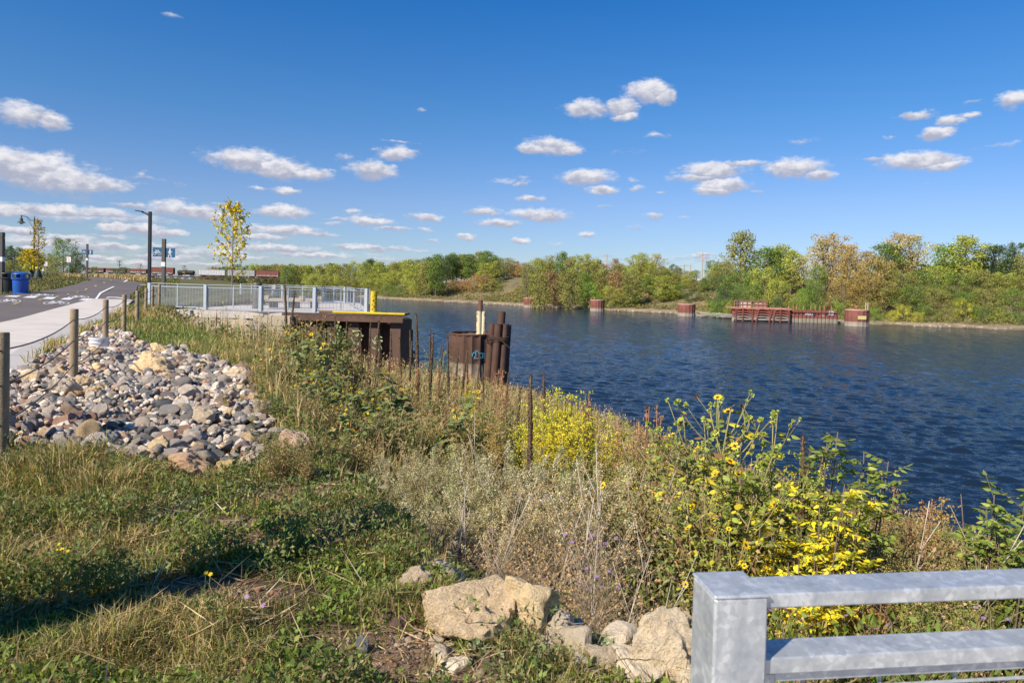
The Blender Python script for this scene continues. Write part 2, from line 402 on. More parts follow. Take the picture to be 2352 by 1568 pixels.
def pdist(x, y, pl):
    d = np.full(x.shape, 1e18)
    for (ax, ay), (bx, by) in zip(pl[:-1], pl[1:]):
        dx, dy = bx - ax, by - ay
        t = np.clip(((x - ax) * dx + (y - ay) * dy) / (dx * dx + dy * dy), 0, 1)
        d = np.minimum(d, (x - ax - t * dx) ** 2 + (y - ay - t * dy) ** 2)
    return np.sqrt(d)
LANDP = CREST + [(-4000, 1250), (-4000, -3000), (2500, -3000), (2500, -1500)]
NEARP = NSHORE + [(-4000, 1250), (-4000, -3000), (2500, -3000)]
FARP = FSHORE + [(4000, -350), (4000, 5000), (-600, 5000)]
def sst(v, a, b):
    t = np.clip((v - a) / (b - a), 0, 1); return t * t * (3 - 2 * t)
ROCKPX = [(-60, 900), (20, 872), (80, 832), (150, 795), (215, 757), (275, 765), (335, 790), (400, 805), (480, 833), (560, 860), (592, 905), (625, 960), (640, 1010), (605, 1060), (560, 1085), (430, 1085), (300, 1062), (120, 1045), (-80, 1025)]
def terrain(x, y, full=False):
    x = np.asarray(x, float); y = np.asarray(y, float)
    land = inpoly(x, y, LANDP); near = inpoly(x, y, NEARP); far = inpoly(x, y, FARP)
    dc = pdist(x, y, CREST); dn = pdist(x, y, NSHORE); df = pdist(x, y, FSHORE)
    ramp = np.clip((y - 15) * .016, 0, 1.15) * sst(-x, 9, 15)
    L0 = .04 + ramp + .45 * np.exp(-(((x + 40) / 9) ** 2 + ((y - 52) / 10) ** 2)) - .5 * sst(y, 110, 200) * sst(-x, 20, 40)
    nz = vnoise(x, y, 1.1, 3) * .12 * sst(x, -6.5, -4.5) * sst(-y, -12, -2) + vnoise(x, y, .35, 5, 2) * .05 * sst(x, -6.5, -4.5) * sst(-y, -9, -7)
    zl = L0 + nz
    t = dc / (dc + dn + 1e-9)
    zs = L0 * (1 - t) + WZ * t - .62 * (1 - np.exp(-dc / .6)) * (1 - t) + vnoise(x, y, 2.2, 9) * .5 * np.minimum(1, dc) * np.minimum(1, dn / 3) + nz
    crest = 3.4 * sst(x, -45, 0) + 1.1
    zf = WZ + .75 * sst(df, 0, 5) + (crest + 4.15) * sst(df, 4, 42) + vnoise(x, y, 14, 21) * 1.6 * sst(df, 6, 20)
    zb = WZ - np.minimum(2.5, .02 + .25 * np.minimum(dn, df))
    z = np.where(far, zf, np.where(land, zl, np.where(near, zs, zb)))
    if full: return z, land, near & ~land, far, t, dc, dn, df
    return z
def tz(x, y): return float(terrain(np.array([x]), np.array([y]))[0])
def hit(px, py, tmax=420):
    d = raydir(px, py); d = d / d.y
    ys = np.concatenate([np.arange(1.5, 60, .1), np.arange(60, tmax, .5)])
    z = terrain(d.x * ys, ys); rz = EYE + d.z * ys
    k = np.argmax(rz < z)
    if not (rz < z).any(): k = len(ys) - 1
    if k > 0:
        a0 = rz[k - 1] - z[k - 1]; a1 = rz[k] - z[k]; f = a0 / (a0 - a1) if a0 != a1 else 0
        Y = ys[k - 1] + (ys[k] - ys[k - 1]) * f
    else: Y = ys[0]
    return Vector((d.x * Y, Y, EYE + d.z * Y))
def gp(px, Y):                             # ground point on terrain below picture column px at distance Y
    p = at(px, 655 + (px - 1176) * .0262, Y); return Vector((p.x, Y, tz(p.x, Y)))

ROCKP = [tuple(hit(*p)[:2]) for p in ROCKPX]
BARE = [(tuple(hit(px, py)[:2]), sx, sy) for px, py, sx, sy in ((890, 1528, .28, .16), (800, 1480, .26, .14), (950, 1475, .16, .10), (555, 1365, .26, .10), (470, 1345, .2, .07), (650, 1240, .40, .14), (735, 1130, .5, .20), (985, 1550, .3, .12), (560, 1200, .3, .08))]
def bare_mask(X, Y):
    m = np.zeros(np.shape(X))
    for (c, sx, sy) in BARE: m = m + np.exp(-((X - c[0]) / sx) ** 2 - ((Y - c[1]) / sy) ** 2)
    return np.clip(m * (1.1 + 1.4 * vnoise(X, Y, .18, 8, 2)), 0, 1)
def build_ground():
    azs = np.concatenate([np.linspace(-180, -50, 40)[:-1], np.linspace(-50, 50, 520), np.linspace(50, 180, 40)[1:-1]])
    rs = np.concatenate([[0.0], np.exp(np.linspace(math.log(.5), math.log(3800), 460))])
    A, Rr = np.meshgrid(R(1) * azs, rs); X = np.sin(A) * Rr; Y = np.cos(A) * Rr
    X = X.ravel(); Y = Y.ravel()
    z, land, slope, far, t, dc, dn, df = terrain(X, Y, True)
    z = z - .09 * (inpoly(X, Y, ROCKP))
    # sink under the camera deck
    z = np.where((X > -1.6) & (Y < 1.7) & (X < 7), np.minimum(z, -.25), z)
    col = np.tile(np.array([.07, .06, .035]), (len(X), 1))
    n_ = vnoise(X, Y, .8, 31)[:, None]; nb = vnoise(X, Y, 9, 33, 4)[:, None]
    soil = np.array([.105, .07, .045]); green = np.array([.05, .055, .022]); straw = np.array([.20, .15, .075])
    bm_ = bare_mask(X, Y)[:, None]; near_land = green + (soil - green) * np.clip(.45 + n_ * 2.2, 0, 1); near_land = near_land * (1 - bm_) + np.array([.235, .160, .105]) * bm_
    farland = np.array([.125, .12, .05]) + nb * .05
    rr = np.hypot(X, Y)[:, None]
    lc = near_land * (1 - sst(rr, 10, 20)) + farland * sst(rr, 10, 20)
    sc = soil * .8 + (straw - soil * .8) * np.clip(.5 + n_ * 2, 0, 1); sc = sc * (1 - bm_) + np.array([.235, .160, .105]) * bm_
    beach = np.array([.34, .27, .18]); hill = np.array([.20, .165, .09]) + nb * np.array([.10, .05, .04])
    fc = beach * (1 - sst(df, 3, 7))[:, None] + hill * sst(df, 3, 7)[:, None]
    plat = np.array([.12, .125, .045])
    fc = fc * (1 - sst(df, 36, 60))[:, None] + plat * sst(df, 36, 60)[:, None]
    fshore = (slope & (Y > 60))[:, None]
    sc = np.where(fshore, beach * .9, sc)
    col = np.where(far[:, None], fc, np.where(land[:, None], lc, np.where(slope[:, None], sc, np.array([.10, .08, .05]))))
    wet = (df < 1.2) | ((dn < 1.0) & slope)
    col = np.where(wet[:, None], col * .6, col)
    na = len(azs); nr = len(rs)
    i = np.arange(nr - 1)[:, None] * na; j = np.arange(na)[None]
    jn = (j + 1) % na
    Fq = np.stack([i + j, i + jn, i + na + jn, i + na + j], -1).reshape(-1, 4)[:, ::-1]
    mb = MB(); mb.add(np.stack([X, Y, z], 1), [Fq], np.clip(col, .01, 1))
    o = mb.build('ground', M_ground, smooth=True); tag(o, kind='structure')
build_ground()
def build_water():
    """river surface with real wind waves in front, flat sheet farther out and behind"""
    azs = np.linspace(-44, 62, 560); rs = np.exp(np.linspace(math.log(11), math.log(640), 980)); A, Rr = np.meshgrid(R(1) * azs, rs)
    X = np.sin(A) * Rr; Y = np.cos(A) * Rr; h = np.zeros_like(X); rw_ = np.random.default_rng(4); step = Rr * math.log(640 / 11) / 979
    for k in range(34):
        lam = float(np.exp(rw_.uniform(math.log(.33), math.log(1.5)))); th = R(78) + rw_.normal(0, .5); kk = 2 * PI / lam
        ph = (X * math.cos(th) + Y * math.sin(th)) * kk + rw_.uniform(0, 6.28) + 2.2 * vnoise(X + k * 31, Y, lam * 5, k, 2) * 2
        att = np.clip(lam / (step * 2.6) - .6, 0, 1)
        s_ = np.sin(ph); h += att * lam * .0068 * (s_ + .35 * (s_ * s_ - .5))
    h *= .75 + .9 * (vnoise(X, Y, 26, 5, 3) + .3)
    edge = np.minimum(np.minimum((A - A.min()) / .03, (A.max() - A) / .03), np.minimum((Rr - 11) / 2, (640 - Rr) / 90)).clip(0, 1)
    na, nr = len(azs), len(rs); i = np.arange(nr - 1)[:, None] * na; j = np.arange(na - 1)[None]
    Fq = np.stack([i + j, i + na + j, i + na + j + 1, i + j + 1], -1).reshape(-1, 4)[:, ::-1]
    mb = MB(); mb.add(np.stack([X, Y, WZ + h * edge], -1).reshape(-1, 3), [Fq])
    # outer flat parts share the rim, so nothing overlaps
    def rim(a, b):
        a = np.array(a); b = np.array(b); n = len(a); q = np.arange(n - 1); mb.add(np.concatenate([a, b]), [np.stack([q, q + 1, q + 1 + n, q + n], 1)])
    pol = lambda r, a: (math.sin(a) * r, math.cos(a) * r, WZ)
    af = R(1) * azs[::20]; af = np.append(af, R(62)); rim([pol(4200, a) for a in af], [pol(640, a) for a in af])
    rim([pol(11, a) for a in af], [pol(.01, a) for a in af])
    ar = R(1) * np.linspace(62, 316, 60); rim([pol(4200, a) for a in ar], [pol(.01, a) for a in ar])
    o = mb.build('water', M_water, smooth=True); tag(o, kind='structure')
build_water()

def resample(P, n):
    P = np.array([(p[0], p[1]) for p in P], float); d = np.concatenate([[0], np.cumsum(np.hypot(*np.diff(P, axis=0).T))])
    s = np.linspace(0, d[-1], n); return np.stack([np.interp(s, d, P[:, 0]), np.interp(s, d, P[:, 1])], 1)
def loft(name, A, B, off, mat, n=80, m=24, skirt=0.0, kind='structure', cmat=None):
    A = resample(A, n); B = resample(B, n); t = np.linspace(0, 1, m)[None, :, None]
    P = A[:, None] * (1 - t) + B[:, None] * t
    z = terrain(P[..., 0].ravel(), P[..., 1].ravel()) + off
    V = np.concatenate([P.reshape(-1, 2), z[:, None]], 1)
    i = np.arange(n - 1)[:, None] * m; j = np.arange(m - 1)[None]
    Fq = np.stack([i + j, i + j + 1, i + m + j + 1, i + m + j], -1).reshape(-1, 4)
    mb = MB(); mb.add(V, [Fq])
    if skirt:
        for e in (0, m - 1):
            T = V.reshape(n, m, 3)[:, e]; Bt = T - np.array([0, 0, skirt])
            q = np.arange(n - 1); mb.add(np.concatenate([T, Bt]), [np.stack([q, q + 1, q + 1 + n, q + n], 1)])
        for e in (0, n - 1):
            T = V.reshape(n, m, 3)[e]; Bt = T - np.array([0, 0, skirt]); q = np.arange(m - 1)
            mb.add(np.concatenate([T, Bt]), [np.stack([q, q + 1, q + 1 + m, q + m], 1)])
    o = mb.build(name, mat); 
    if kind: tag(o, kind=kind)
    return o
SWR = [(-3.6, 1.0), (-4.6, 4.2), hit(-60, 915), hit(12, 877), hit(79, 829), hit(112, 799), hit(197, 755), hit(213, 748), hit(281, 715), hit(306, 691)]
SWL = [(-12, 2), (-13.0, 8), (-13.6, 13), hit(0, 746), hit(44, 736), hit(128, 712), hit(212, 689)]
loft('sidewalk', SWR, SWL, .07, M_conc, 110, 30, skirt=.22)
# grey kerb band along the sidewalk's river edge
def offset_line(P, d):
    P = resample(P, 110); T = np.gradient(P, axis=0); T /= np.linalg.norm(T, axis=1, keepdims=True)
    return P + np.stack([-T[:, 1], T[:, 0]], 1) * d
ka = offset_line(SWR, -.06); kb = offset_line(SWR, .42)
loft('kerb', ka[:88], kb[:88], .076, M_curb, 110, 6, skirt=.24)
lo = [hit(-420, 900), hit(-150, 790), hit(0, 747), hit(44, 737), hit(128, 713), hit(212, 689), hit(300, 690.5), hit(298, 681), hit(320, 663), hit(338, 651)]
hi = [hit(-420, 740), hit(-150, 703), hit(0, 679), hit(66, 674.5), hit(128, 665), hit(180, 652), hit(214, 643), (gp(225, 72))]
# saw-cut joints across the sidewalk
_A = resample(SWR, 60); _B = resample(SWL, 60); mbj = MB()
for k in range(4, 60, 4):
    a, b = _A[k], _B[k]; d = (_A[min(k + 1, 59)] - _A[k - 1]); d = d / np.hypot(*d) * .008
    P = [a + (b - a) * t for t in np.linspace(.06, .995, 12)]
    V = [(p[0] - d[0], p[1] - d[1]) for p in P] + [(p[0] + d[0], p[1] + d[1]) for p in P]; V = [(x, y, tz(x, y) + .0785) for x, y in V]
    mbj.add(V, [(q, q + 1, q + 13, q + 12) for q in range(11)], (.24, .20, .17))
tag(mbj.build('sidewalk_joints', M_any), kind='structure')
# extend the lower edge under the sidewalk so no soil strip shows
loft('asphalt_trail', lo, hi, .035, M_asph, 140, 50)
bA = [gp(338, 60), gp(310, 70), gp(280, 78), gp(236, 88), gp(180, 108), gp(135, 140), gp(105, 170)]
bB = [gp(300, 57), gp(255, 63), gp(216, 72), gp(190, 88), gp(160, 110), gp(126, 143), gp(95, 172)]
loft('far_trail', bA, bB, .041, M_asph, 80, 14)

def drape(mb, pts, off, col=(1, 1, 1)):
    V = [hit(*p) for p in pts]; V = [(v.x, v.y, tz(v.x, v.y) + off) for v in V]
    mb.add(V, [tuple(range(len(V)))], col)
mk_i = 0
def marking(name, polys, mat, label, cat, group=None, off=.05):
    for k, pl in enumerate(polys):
        mb = MB(); drape(mb, pl, off); o = mb.build(name, mat); tag(o, kind='structure')
def z1(x, y): return (x * .2, 423.4 + y * .2)
wd = [[(40,1300),(110,1288),(248,1288),(190,1305)],[(260,1312),(325,1293),(448,1293),(396,1315)],[(482,1326),(540,1303),(650,1306),(606,1329)],[(690,1334),(742,1314),(856,1314),(800,1336)],[(902,1341),(950,1323),(1066,1321),(1012,1342)]]
marking('white_crosswalk_marking', [[z1(*q) for q in p] for p in wd], M_white, '', '')
yd = [[(130,1385),(200,1372),(232,1374),(170,1388)],[(425,1337),(470,1327),(500,1329),(455,1340)],[(636,1301),(655,1292),(684,1294),(665,1303)],[(760,1271),(778,1264),(804,1267),(786,1274)],[(865,1251),(882,1241),(908,1243),(892,1252)],[(968,1219),(984,1206),(1010,1206),(992,1219)],[(1078,1176),(1092,1165),(1118,1166),(1104,1177)],[(1180,1136),(1192,1128),(1213,1129),(1200,1138)],[(1262,1106),(1270,1101),(1285,1102),(1276,1107)]]
marking('yellow_centre_marking', [[z1(*q) for q in p] for p in yd], M_yellowp, '', '')
wl = [[(1090,1327),(1118,1327),(1168,1258),(1143,1252)],[(1143,1252),(1168,1258),(1310,1186),(1288,1184)],[(1288,1184),(1310,1186),(1474,1108),(1450,1106)],[(1450,1106),(1474,1108),(1452,1093),(1400,1087),(1395,1091),(1436,1098)],[(1210,1318),(1240,1303),(1340,1305),(1465,1318),(1420,1323),(1330,1313),(1270,1311)]]
marking('white_lane_marking', [[z1(*q) for q in p] for p in wl], M_white, '', '', off=.055)

# ---- flat figures made of strokes (signs, road symbols, graffiti)
def stroke(mb, pts, wd_, mp, col=(1, 1, 1)):
    P = np.array(pts, float)
    for a, b in zip(P[:-1], P[1:]):
        d = b - a; L = np.hypot(*d) or 1e-6; d = d / L; nrm = np.array([-d[1], d[0]]) * wd_ / 2; e = d * wd_ * .3
        q = [a - e + nrm, a - e - nrm, b + e - nrm, b + e + nrm]
        mb.add([mp(*p) for p in q], [(0, 1, 2, 3)], col)
def disc(mb, c, r, mp, col=(1, 1, 1), n=14):
    mb.add([mp(c[0] + r * math.cos(2 * PI * k / n), c[1] + r * math.sin(2 * PI * k / n)) for k in range(n)], [tuple(range(n))], col)
def ring(c, r, n=18): return [(c[0] + r * math.cos(2 * PI * k / n), c[1] + r * math.sin(2 * PI * k / n)) for k in range(n + 1)]
def bicycle(mb, mp, wd_=.05, rider=False):        # unit figure, wheels at x=.23/.77, y .3
    stroke(mb, ring((.22, .30), .17), wd_, mp); stroke(mb, ring((.78, .30), .17), wd_, mp)
    stroke(mb, [(.22, .30), (.36, .55), (.66, .57), (.48, .30), (.22, .30)], wd_, mp)
    stroke(mb, [(.36, .62), (.36, .55), (.48, .30)], wd_, mp); stroke(mb, [(.78, .30), (.66, .62), (.58, .66)], wd_, mp)
    stroke(mb, [(.30, .63), (.42, .63)], wd_ * 1.2, mp)
def walker(mb, mp):
    disc(mb, (.50, .87), .075, mp)
    stroke(mb, [(.48, .74), (.49, .48)], .17, mp)
    stroke(mb, [(.49, .46), (.60, .28), (.63, .06), (.68, .06)], .085, mp)
    stroke(mb, [(.47, .46), (.40, .27), (.30, .06)], .085, mp)
    stroke(mb, [(.44, .74), (.32, .60), (.30, .46)], .06, mp)
    stroke(mb, [(.54, .74), (.64, .60), (.77, .56)], .06, mp)
# road bicycle symbols painted on the asphalt
for (xa, xb, yc, hh) in ((98, 161, 696, 6.2), (69, 124, 678.2, 4.0), (155, 206, 682.6, 4.6), (-4, 49, 691.2, 6.0)):
    p0 = hit(xa, yc); p1 = hit(xb, yc); q = hit((xa + xb) / 2, yc - hh)
    u = p1 - p0; mid = (p0 + p1) / 2; v = (q - mid) * 2
    def mpf(a, b, p0=p0, u=u, v=v):
        p = p0 + u * a + v * (b - .5); return (p.x, p.y, tz(p.x, p.y) + .052)
    mb = MB(); bicycle(mb, mpf, .045); tag(mb.build('white_bicycle_marking', M_white), kind='structure')
# ================================================================== built things
# ---- camera-side deck and galvanised guard rail
mb = MB(); mb.box((2.9, -1.6, -.28), (8.6, 5.4, .5)); tag(mb.build('viewing_deck', M_conc), kind='structure')
def rbox(mb, c, size, rz=0.0, b=.004, M=None):     # box with chamfered edges
    hx, hy, hz = [a / 2 for a in size]; V = []
    for sx in (-1, 1):
        for sy in (-1, 1):
            for sz in (-1, 1):
                V += [(sx * (hx - b), sy * (hy - b), sz * hz), (sx * (hx - b), sy * hy, sz * (hz - b)), (sx * hx, sy * (hy - b), sz * (hz - b))]
    bm_v = [Vector(v) for v in V]
    import bmesh
    bm = bmesh.new()
    for v in bm_v: bm.verts.new(v)
    bmesh.ops.convex_hull(bm, input=bm.verts[:]); bm.verts.index_update()
    T = Matrix.Translation(c) @ Matrix.Rotation(rz, 4, 'Z')
    if M is not None: T = M @ T
    mb.add([tuple(T @ v.co) for v in bm.verts], [tuple(v.index for v in f.verts) for f in bm.faces]); bm.free()

def guard_rail(name, label, pts, zb, H, mids, post=.09, wires=True, group=None, near=False, fine=.004, M_galv=None):
    M_galv = M_galv or globals()['M_galv']
    """posts at pts, two top tubes, framed wire panels with intermediate uprights"""
    root = thing(name, label, 'railing', (0, 0, 0), 0, group)
    for p in pts:
        mb = MB(); rbox(mb, (p[0], p[1], (zb + p[2] + H) / 2 if len(p) > 2 else zb + H / 2), (post, post, H), math.atan2(pts[1][1] - pts[0][1], pts[1][0] - pts[0][0])); mb.build('post', M_galv, root)
    for k, (a, b) in enumerate(zip(pts[:-1], pts[1:])):
        a = Vector((a[0], a[1], 0)); b = Vector((b[0], b[1], 0)); d = (b - a); L = d.length; d.normalize(); ang = math.atan2(d.y, d.x)
        i0 = post / 2 + .001; mid = (a + b) / 2; l = L - 2 * i0
        def bar(nm, z, h, t, a_=0.0, l_=None):
            mb = MB(); c = mid + d * a_; rbox(mb, (c.x, c.y, z), (l_ or l, t, h), ang, .003); return mb.build(nm, M_galv, root)
        bar('top_rail', zb + H - .013, .026, .074)
        bar('upper_rail', zb + H - .132, .03, .066)
        bar('bottom_rail', zb + .09, .05, .05)
        xs = [-l / 2 + .018] + ([(j + 1) * l / (mids + 1) - l / 2 for j in range(mids)]) + [l / 2 - .018]
        zt = zb + H - .15; z0 = zb + .115
        for j, x in enumerate(xs):
            wd_ = .05 if 0 < j < len(xs) - 1 else .03
            mb = MB(); c = mid + d * x; rbox(mb, (c.x, c.y, (z0 + zt) / 2), (wd_, .04, zt - z0 - .002), ang, .003); mb.build('upright', M_galv, root)
            if 0 < j < len(xs) - 1:
                mb = MB(); rbox(mb, (c.x, c.y, zb + H - .072), (.04, .04, .088), ang, .003); mb.build('rail_spacer', M_galv, root)
        bar('mesh_frame', zt - .012, .02, .03, 0, l - .064)
        if wires:
            mb = MB()
            r_ = fine
            for zz in np.arange(z0 + .05, zt - .03, .052):
                mb.tube([mid - d * (l / 2 - .03) + Vector((0, 0, zz)), mid + d * (l / 2 - .03) + Vector((0, 0, zz))], r_, 4, cap=False)
            for xx in np.arange(-l / 2 + .1, l / 2 - .05, .155):
                c = mid + d * xx; mb.tube([c + Vector((0, .006, z0)), c + Vector((0, .006, zt))], r_, 4, cap=False)
            mb.build('wire_mesh', M_galv, root)
    return root
PX = Vector((.355, 1.215)); a8 = R(7.5)
_gr = guard_rail('guard_rail', 'close galvanised steel guard rail with thick square end post at the bottom right', [(PX.x + .05, PX.y), (PX.x + .05 + 2.4 * math.cos(a8), PX.y + 2.4 * math.sin(a8)), (PX.x + .05 + 4.8 * math.cos(a8), PX.y + 4.8 * math.sin(a8))], 0.0, 1.09, 1, post=.098)

mb = MB(); rbox(mb, (PX.x + .05, PX.y, 1.0925), (.1008, .1008, .006), a8, .002); mb.build('cap_plate', M_galv, _gr)
for z0, hh in ((1.09 - .013, .026), (1.09 - .132, .03)):
    mb = MB(); c = Vector((PX.x + .05, PX.y, 0)) + Vector((math.cos(a8), math.sin(a8), 0)) * .0505; n_ = Vector((-math.sin(a8), math.cos(a8), 0)) * .036
    P = [c - n_ + Vector((0, 0, z0 - hh / 2)), c - n_ + Vector((0, 0, z0 + hh / 2)), c + n_ + Vector((0, 0, z0 + hh / 2))]
    Q = []
    for a, b in zip(P[:-1], P[1:]): Q += [a.lerp(b, s) + Vector((0, 0, .0007 * math.sin(s * 60))) for s in np.linspace(0, 1, 24)]
    mb.tube(Q, [.0028 + .0007 * math.sin(k * 2.1) for k in range(len(Q))], 6); mb.build('weld_bead', M_galv, _gr)

# ---- overlook platform with its railings
PZ = .14
mb = MB(); mb.add([(-17.5, 30.0, PZ), (-6.2, 30.6, PZ), (-10.4, 46.5, PZ), (-17.5, 47, PZ), (-17.5, 30.0, PZ - .3), (-6.2, 30.6, PZ - .3), (-10.4, 46.5, PZ - .3), (-17.5, 47, PZ - .3)], [(0, 1, 2, 3), (4, 5, 1, 0), (5, 6, 2, 1), (6, 7, 3, 2), (7, 4, 0, 3)])
tag(mb.build('overlook_floor', M_conc), kind='structure')
def atz(px, Y): p = at(px, 650, Y); return (p.x, p.y)
fr = [atz(344.5, 31.2), atz(473.5, 30.35), atz(600, 30.2), atz(724, 30.55), atz(842.5, 31.4)]
guard_rail('overlook_railing', 'galvanised wire-mesh railing along the near edge of the overlook, five posts', fr, PZ + .03, 1.13, 1, post=.15, fine=.0065, M_galv=M_pale)
# the side runs back from its river corner, the rear one returns left
bk = [atz(846, 31.7), atz(812, 37.0), atz(797, 44.0)]
bk2 = [atz(797, 44.0), atz(748, 44.5), atz(653, 45), atz(606, 45.5), atz(557, 46)]
guard_rail('overlook_railing', 'galvanised railing on the river side of the overlook, beside the yellow post', [(x, y + .2) for x, y in bk], PZ + .03, 1.07, 1, post=.1, wires=False, M_galv=M_pale)
guard_rail('overlook_railing', 'galvanised railing along the far back edge of the overlook, behind the stone benches', [(x - .2, y + .25) for x, y in bk2], PZ + .03, 1.07, 1, post=.1, wires=False, M_galv=M_pale)
mb = MB(); mb.box((-14.3, 38.3, -1.8), (6.2, 15.4, 2.9)); tag(mb.build('overlook_foundation', M_dirt), kind='structure')
# stone-slab benches, round planter post, low shrubs are seen through the mesh
for i, (px, Y) in enumerate(((655, 35), (698, 36.2))):
    x, y = atz(px, Y); t = thing('bench', ['pale block-ended bench with dark base on the overlook, left of the pair', 'pale block-ended bench with dark base on the overlook, right of the pair'][i], 'bench', (x, y, PZ), .12, 'benches on the overlook')
    mb = MB(); rbox(mb, (0, 0, .42), (1.9, .5, .16), b=.01); mb.build('seat', M_beige, t)
    for s in (-1, 1):
        mb = MB(); rbox(mb, (s * .86, 0, .53), (.22, .56, .2), b=.01); mb.build('armrest', M_beige, t)
        mb = MB(); rbox(mb, (s * .55, 0, .17), (.35, .4, .338), b=.01); mb.build('leg', M_char, t)
x, y = atz(591, 33.2)
mb = MB(); mb.lathe([(.22, 0), (.22, 1.25), (.2, 1.28), (0.01, 1.28)], 24); tag(mb.build('bollard', M_bronze, loc=(x, y, PZ)), 'thick dark grey round bollard behind the overlook railing mesh', 'bollard')
# ---- beige block retaining wall and broken concrete under the platform
t = thing('retaining_wall', 'beige large-block retaining wall under the overlook railing', 'wall', (0, 0, 0))
wx0, wx1 = atz(582, 29.6)[0], atz(668, 29.6)[0]
for k, (za, zb_) in enumerate(((-.42, .02), (-.9, -.43), (-1.4, -.91))):
    n = 2; sh = .6 * (k % 2)
    for j in range(n):
        xa = wx0 + (wx1 - wx0) * j / n + (sh if j else 0); xb = wx0 + (wx1 - wx0) * (j + 1) / n + (sh if j + 1 < n else 0)
        mb = MB(); rbox(mb, ((xa + xb) / 2, 29.95, (za + zb_) / 2), (xb - xa - .015, .7, zb_ - za), b=.006); mb.build('block', M_beige, t)

# ---- rusty sheet-pile bulkhead, zig-zag section, cap beam and yellow pipe
def zigwall(mb, x0, x1, y, zt, zb, per=.95, dep=.42, colf=lambda x: (1, 1, 1)):
    x = x0; P = []
    while x < x1 - .01:
        P += [(x, y), (x + per * .5, y), (x + per * .56, y + dep), (x + per * .94, y + dep)]; x += per
    P.append((x1, y)); n = len(P)
    zs = [zb, zb + 2.35, zb + 2.45, zt - .4, zt]
    V = [(p[0], p[1], z) for z in zs for p in P]
    Fs = [(k * n + i, k * n + i + 1, (k + 1) * n + i + 1, (k + 1) * n + i) for k in range(len(zs) - 1) for i in range(n - 1)]
    mb.add(V, Fs, (1, 1, 1))
sx0, sx1 = atz(650, 29.9)[0], atz(912, 29.9)[0]; SY = 30.35
t = thing('bulkhead', 'dark rusty sheet-pile bulkhead with yellow-edged cap and green graffiti below the overlook', 'bulkhead', (0, 0, 0))
mb = MB(); zigwall(mb, sx0, sx1, SY, -.02, -6.5, per=.93, dep=.6)
mb.box(((sx0 + sx1) / 2, SY + 1.6, -3.4), (sx1 - sx0 - .1, 1.6, 6.2))
mb.box((sx1 - 1.0, SY + 3.1, -3.3), (1.6, 3.4, 6.2)); mb.build('sheet_piling', M_rust, t)
mb = MB(); mb.beam((sx0 - .1, SY - .12, -.02), (sx1 + .25, SY - .12, -.02), .26, .3)
mb.beam((sx0 - .1, SY - .02, .135), (sx1 + .25, SY - .02, .135), .5, .014)
for k in range(16):
    xx = sx0 + .3 + k * .33; mb.box((xx, SY - .256, .08), (.07, .012, .11))
mb.build('cap_beam', M_rust, t)
mb = MB(); xs_ = sx0 + (sx1 - sx0) * .42
mb.tube([(xs_, SY - .05, .22), (sx1 + .3, SY - .05, .2)], .055, 12, (.62, .47, .01)); mb.build('edge_pipe', M_stain, t)
mb = MB(); mb.tube([(xs_ - .6, SY - .05, .225), (xs_ - .01, SY - .05, .22)], .054, 12, (.22, .10, .04)); mb.build('rusted_pipe_end', M_stain, t)
mb = MB(); mb.box((sx1 - 1.4, SY + 2.6, .03), (2.4, 4.4, .10), col=(.5, .5, .4)); mb.build('top_fill', M_dirt, t)
def gm(u, v): p = at(u, v, SY - .02); return (p.x, p.y, p.z)
mb = MB(); lime = (.34, .46, .22)
def zp(x, y): return (520 * .9408 + x * .196, 730 * .9408 + y * .196)   # detail-zoom pixel -> reference pixel
for g, w_ in (([(1380,275),(1500,318)],1.6),([(1480,365),(1445,430),(1480,480),(1460,540)],4),([(1385,480),(1440,525),(1470,550)],4.4),([(1400,340),(1390,370)],2),
          ([(1622,400),(1660,375),(1730,370),(1738,410),(1722,440)],2.2),([(1700,405),(1670,410),(1665,440),(1700,425),(1700,405)],2.2),([(1622,455),(1640,490),(1668,530)],1.8),([(1738,470),(1700,530)],4),
          ([(1870,480),(1900,530),(1915,540)],2.4),([(1980,450),(1940,430),(1905,440),(1895,480),(1910,540)],2.2),([(1980,490),(1940,480),(1950,530),(1970,580),(1930,600)],4.2),([(1868,565),(1930,600)],2)):
    stroke(mb, [zp(*p) for p in g], w_, gm)
V = np.concatenate(mb.v); 
mb2 = MB(); mb2.v = mb.v; mb2.f = mb.f; mb2.n = mb.n; mb2.c = [np.tile(np.array(lime), (mb.n, 1))]
mb2.build('graffiti', M_any, t)
# yellow mooring post on the cap
x, y = atz(859.5, 31.2)
t = thing('mooring_post', 'bright yellow chipped steel mooring post at the corner of the overlook', 'post', (x, y, .14))
mb = MB(); mb.lathe([(.15, 0), (.15, 1.0), (.158, 1.0), (.158, 1.04), (.13, 1.05), (.005, 1.05)], 20, (.64, .47, .012)); mb.build('pipe', M_stain, t, smooth=False)
for (a, z, s) in ((-1.6, .05, .09), (-1.2, .34, .05), (-1.9, .42, .035), (-1.0, .5, .03), (-1.5, .62, .05), (-1.8, .22, .045), (-1.2, .86, .03), (-1.7, .78, .025)):
    n_ = 7; mb = MB(); mb.add([(.152 * math.cos(a + s * 6 * math.cos(2 * PI * k / n_)), .152 * math.sin(a + s * 6 * math.cos(2 * PI * k / n_)), z + s * math.sin(2 * PI * k / n_) * (1 + .3 * (k % 2))) for k in range(n_)], [tuple(range(n_))], (.16, .07, .03)); mb.build('rust_patch', M_stain, t)
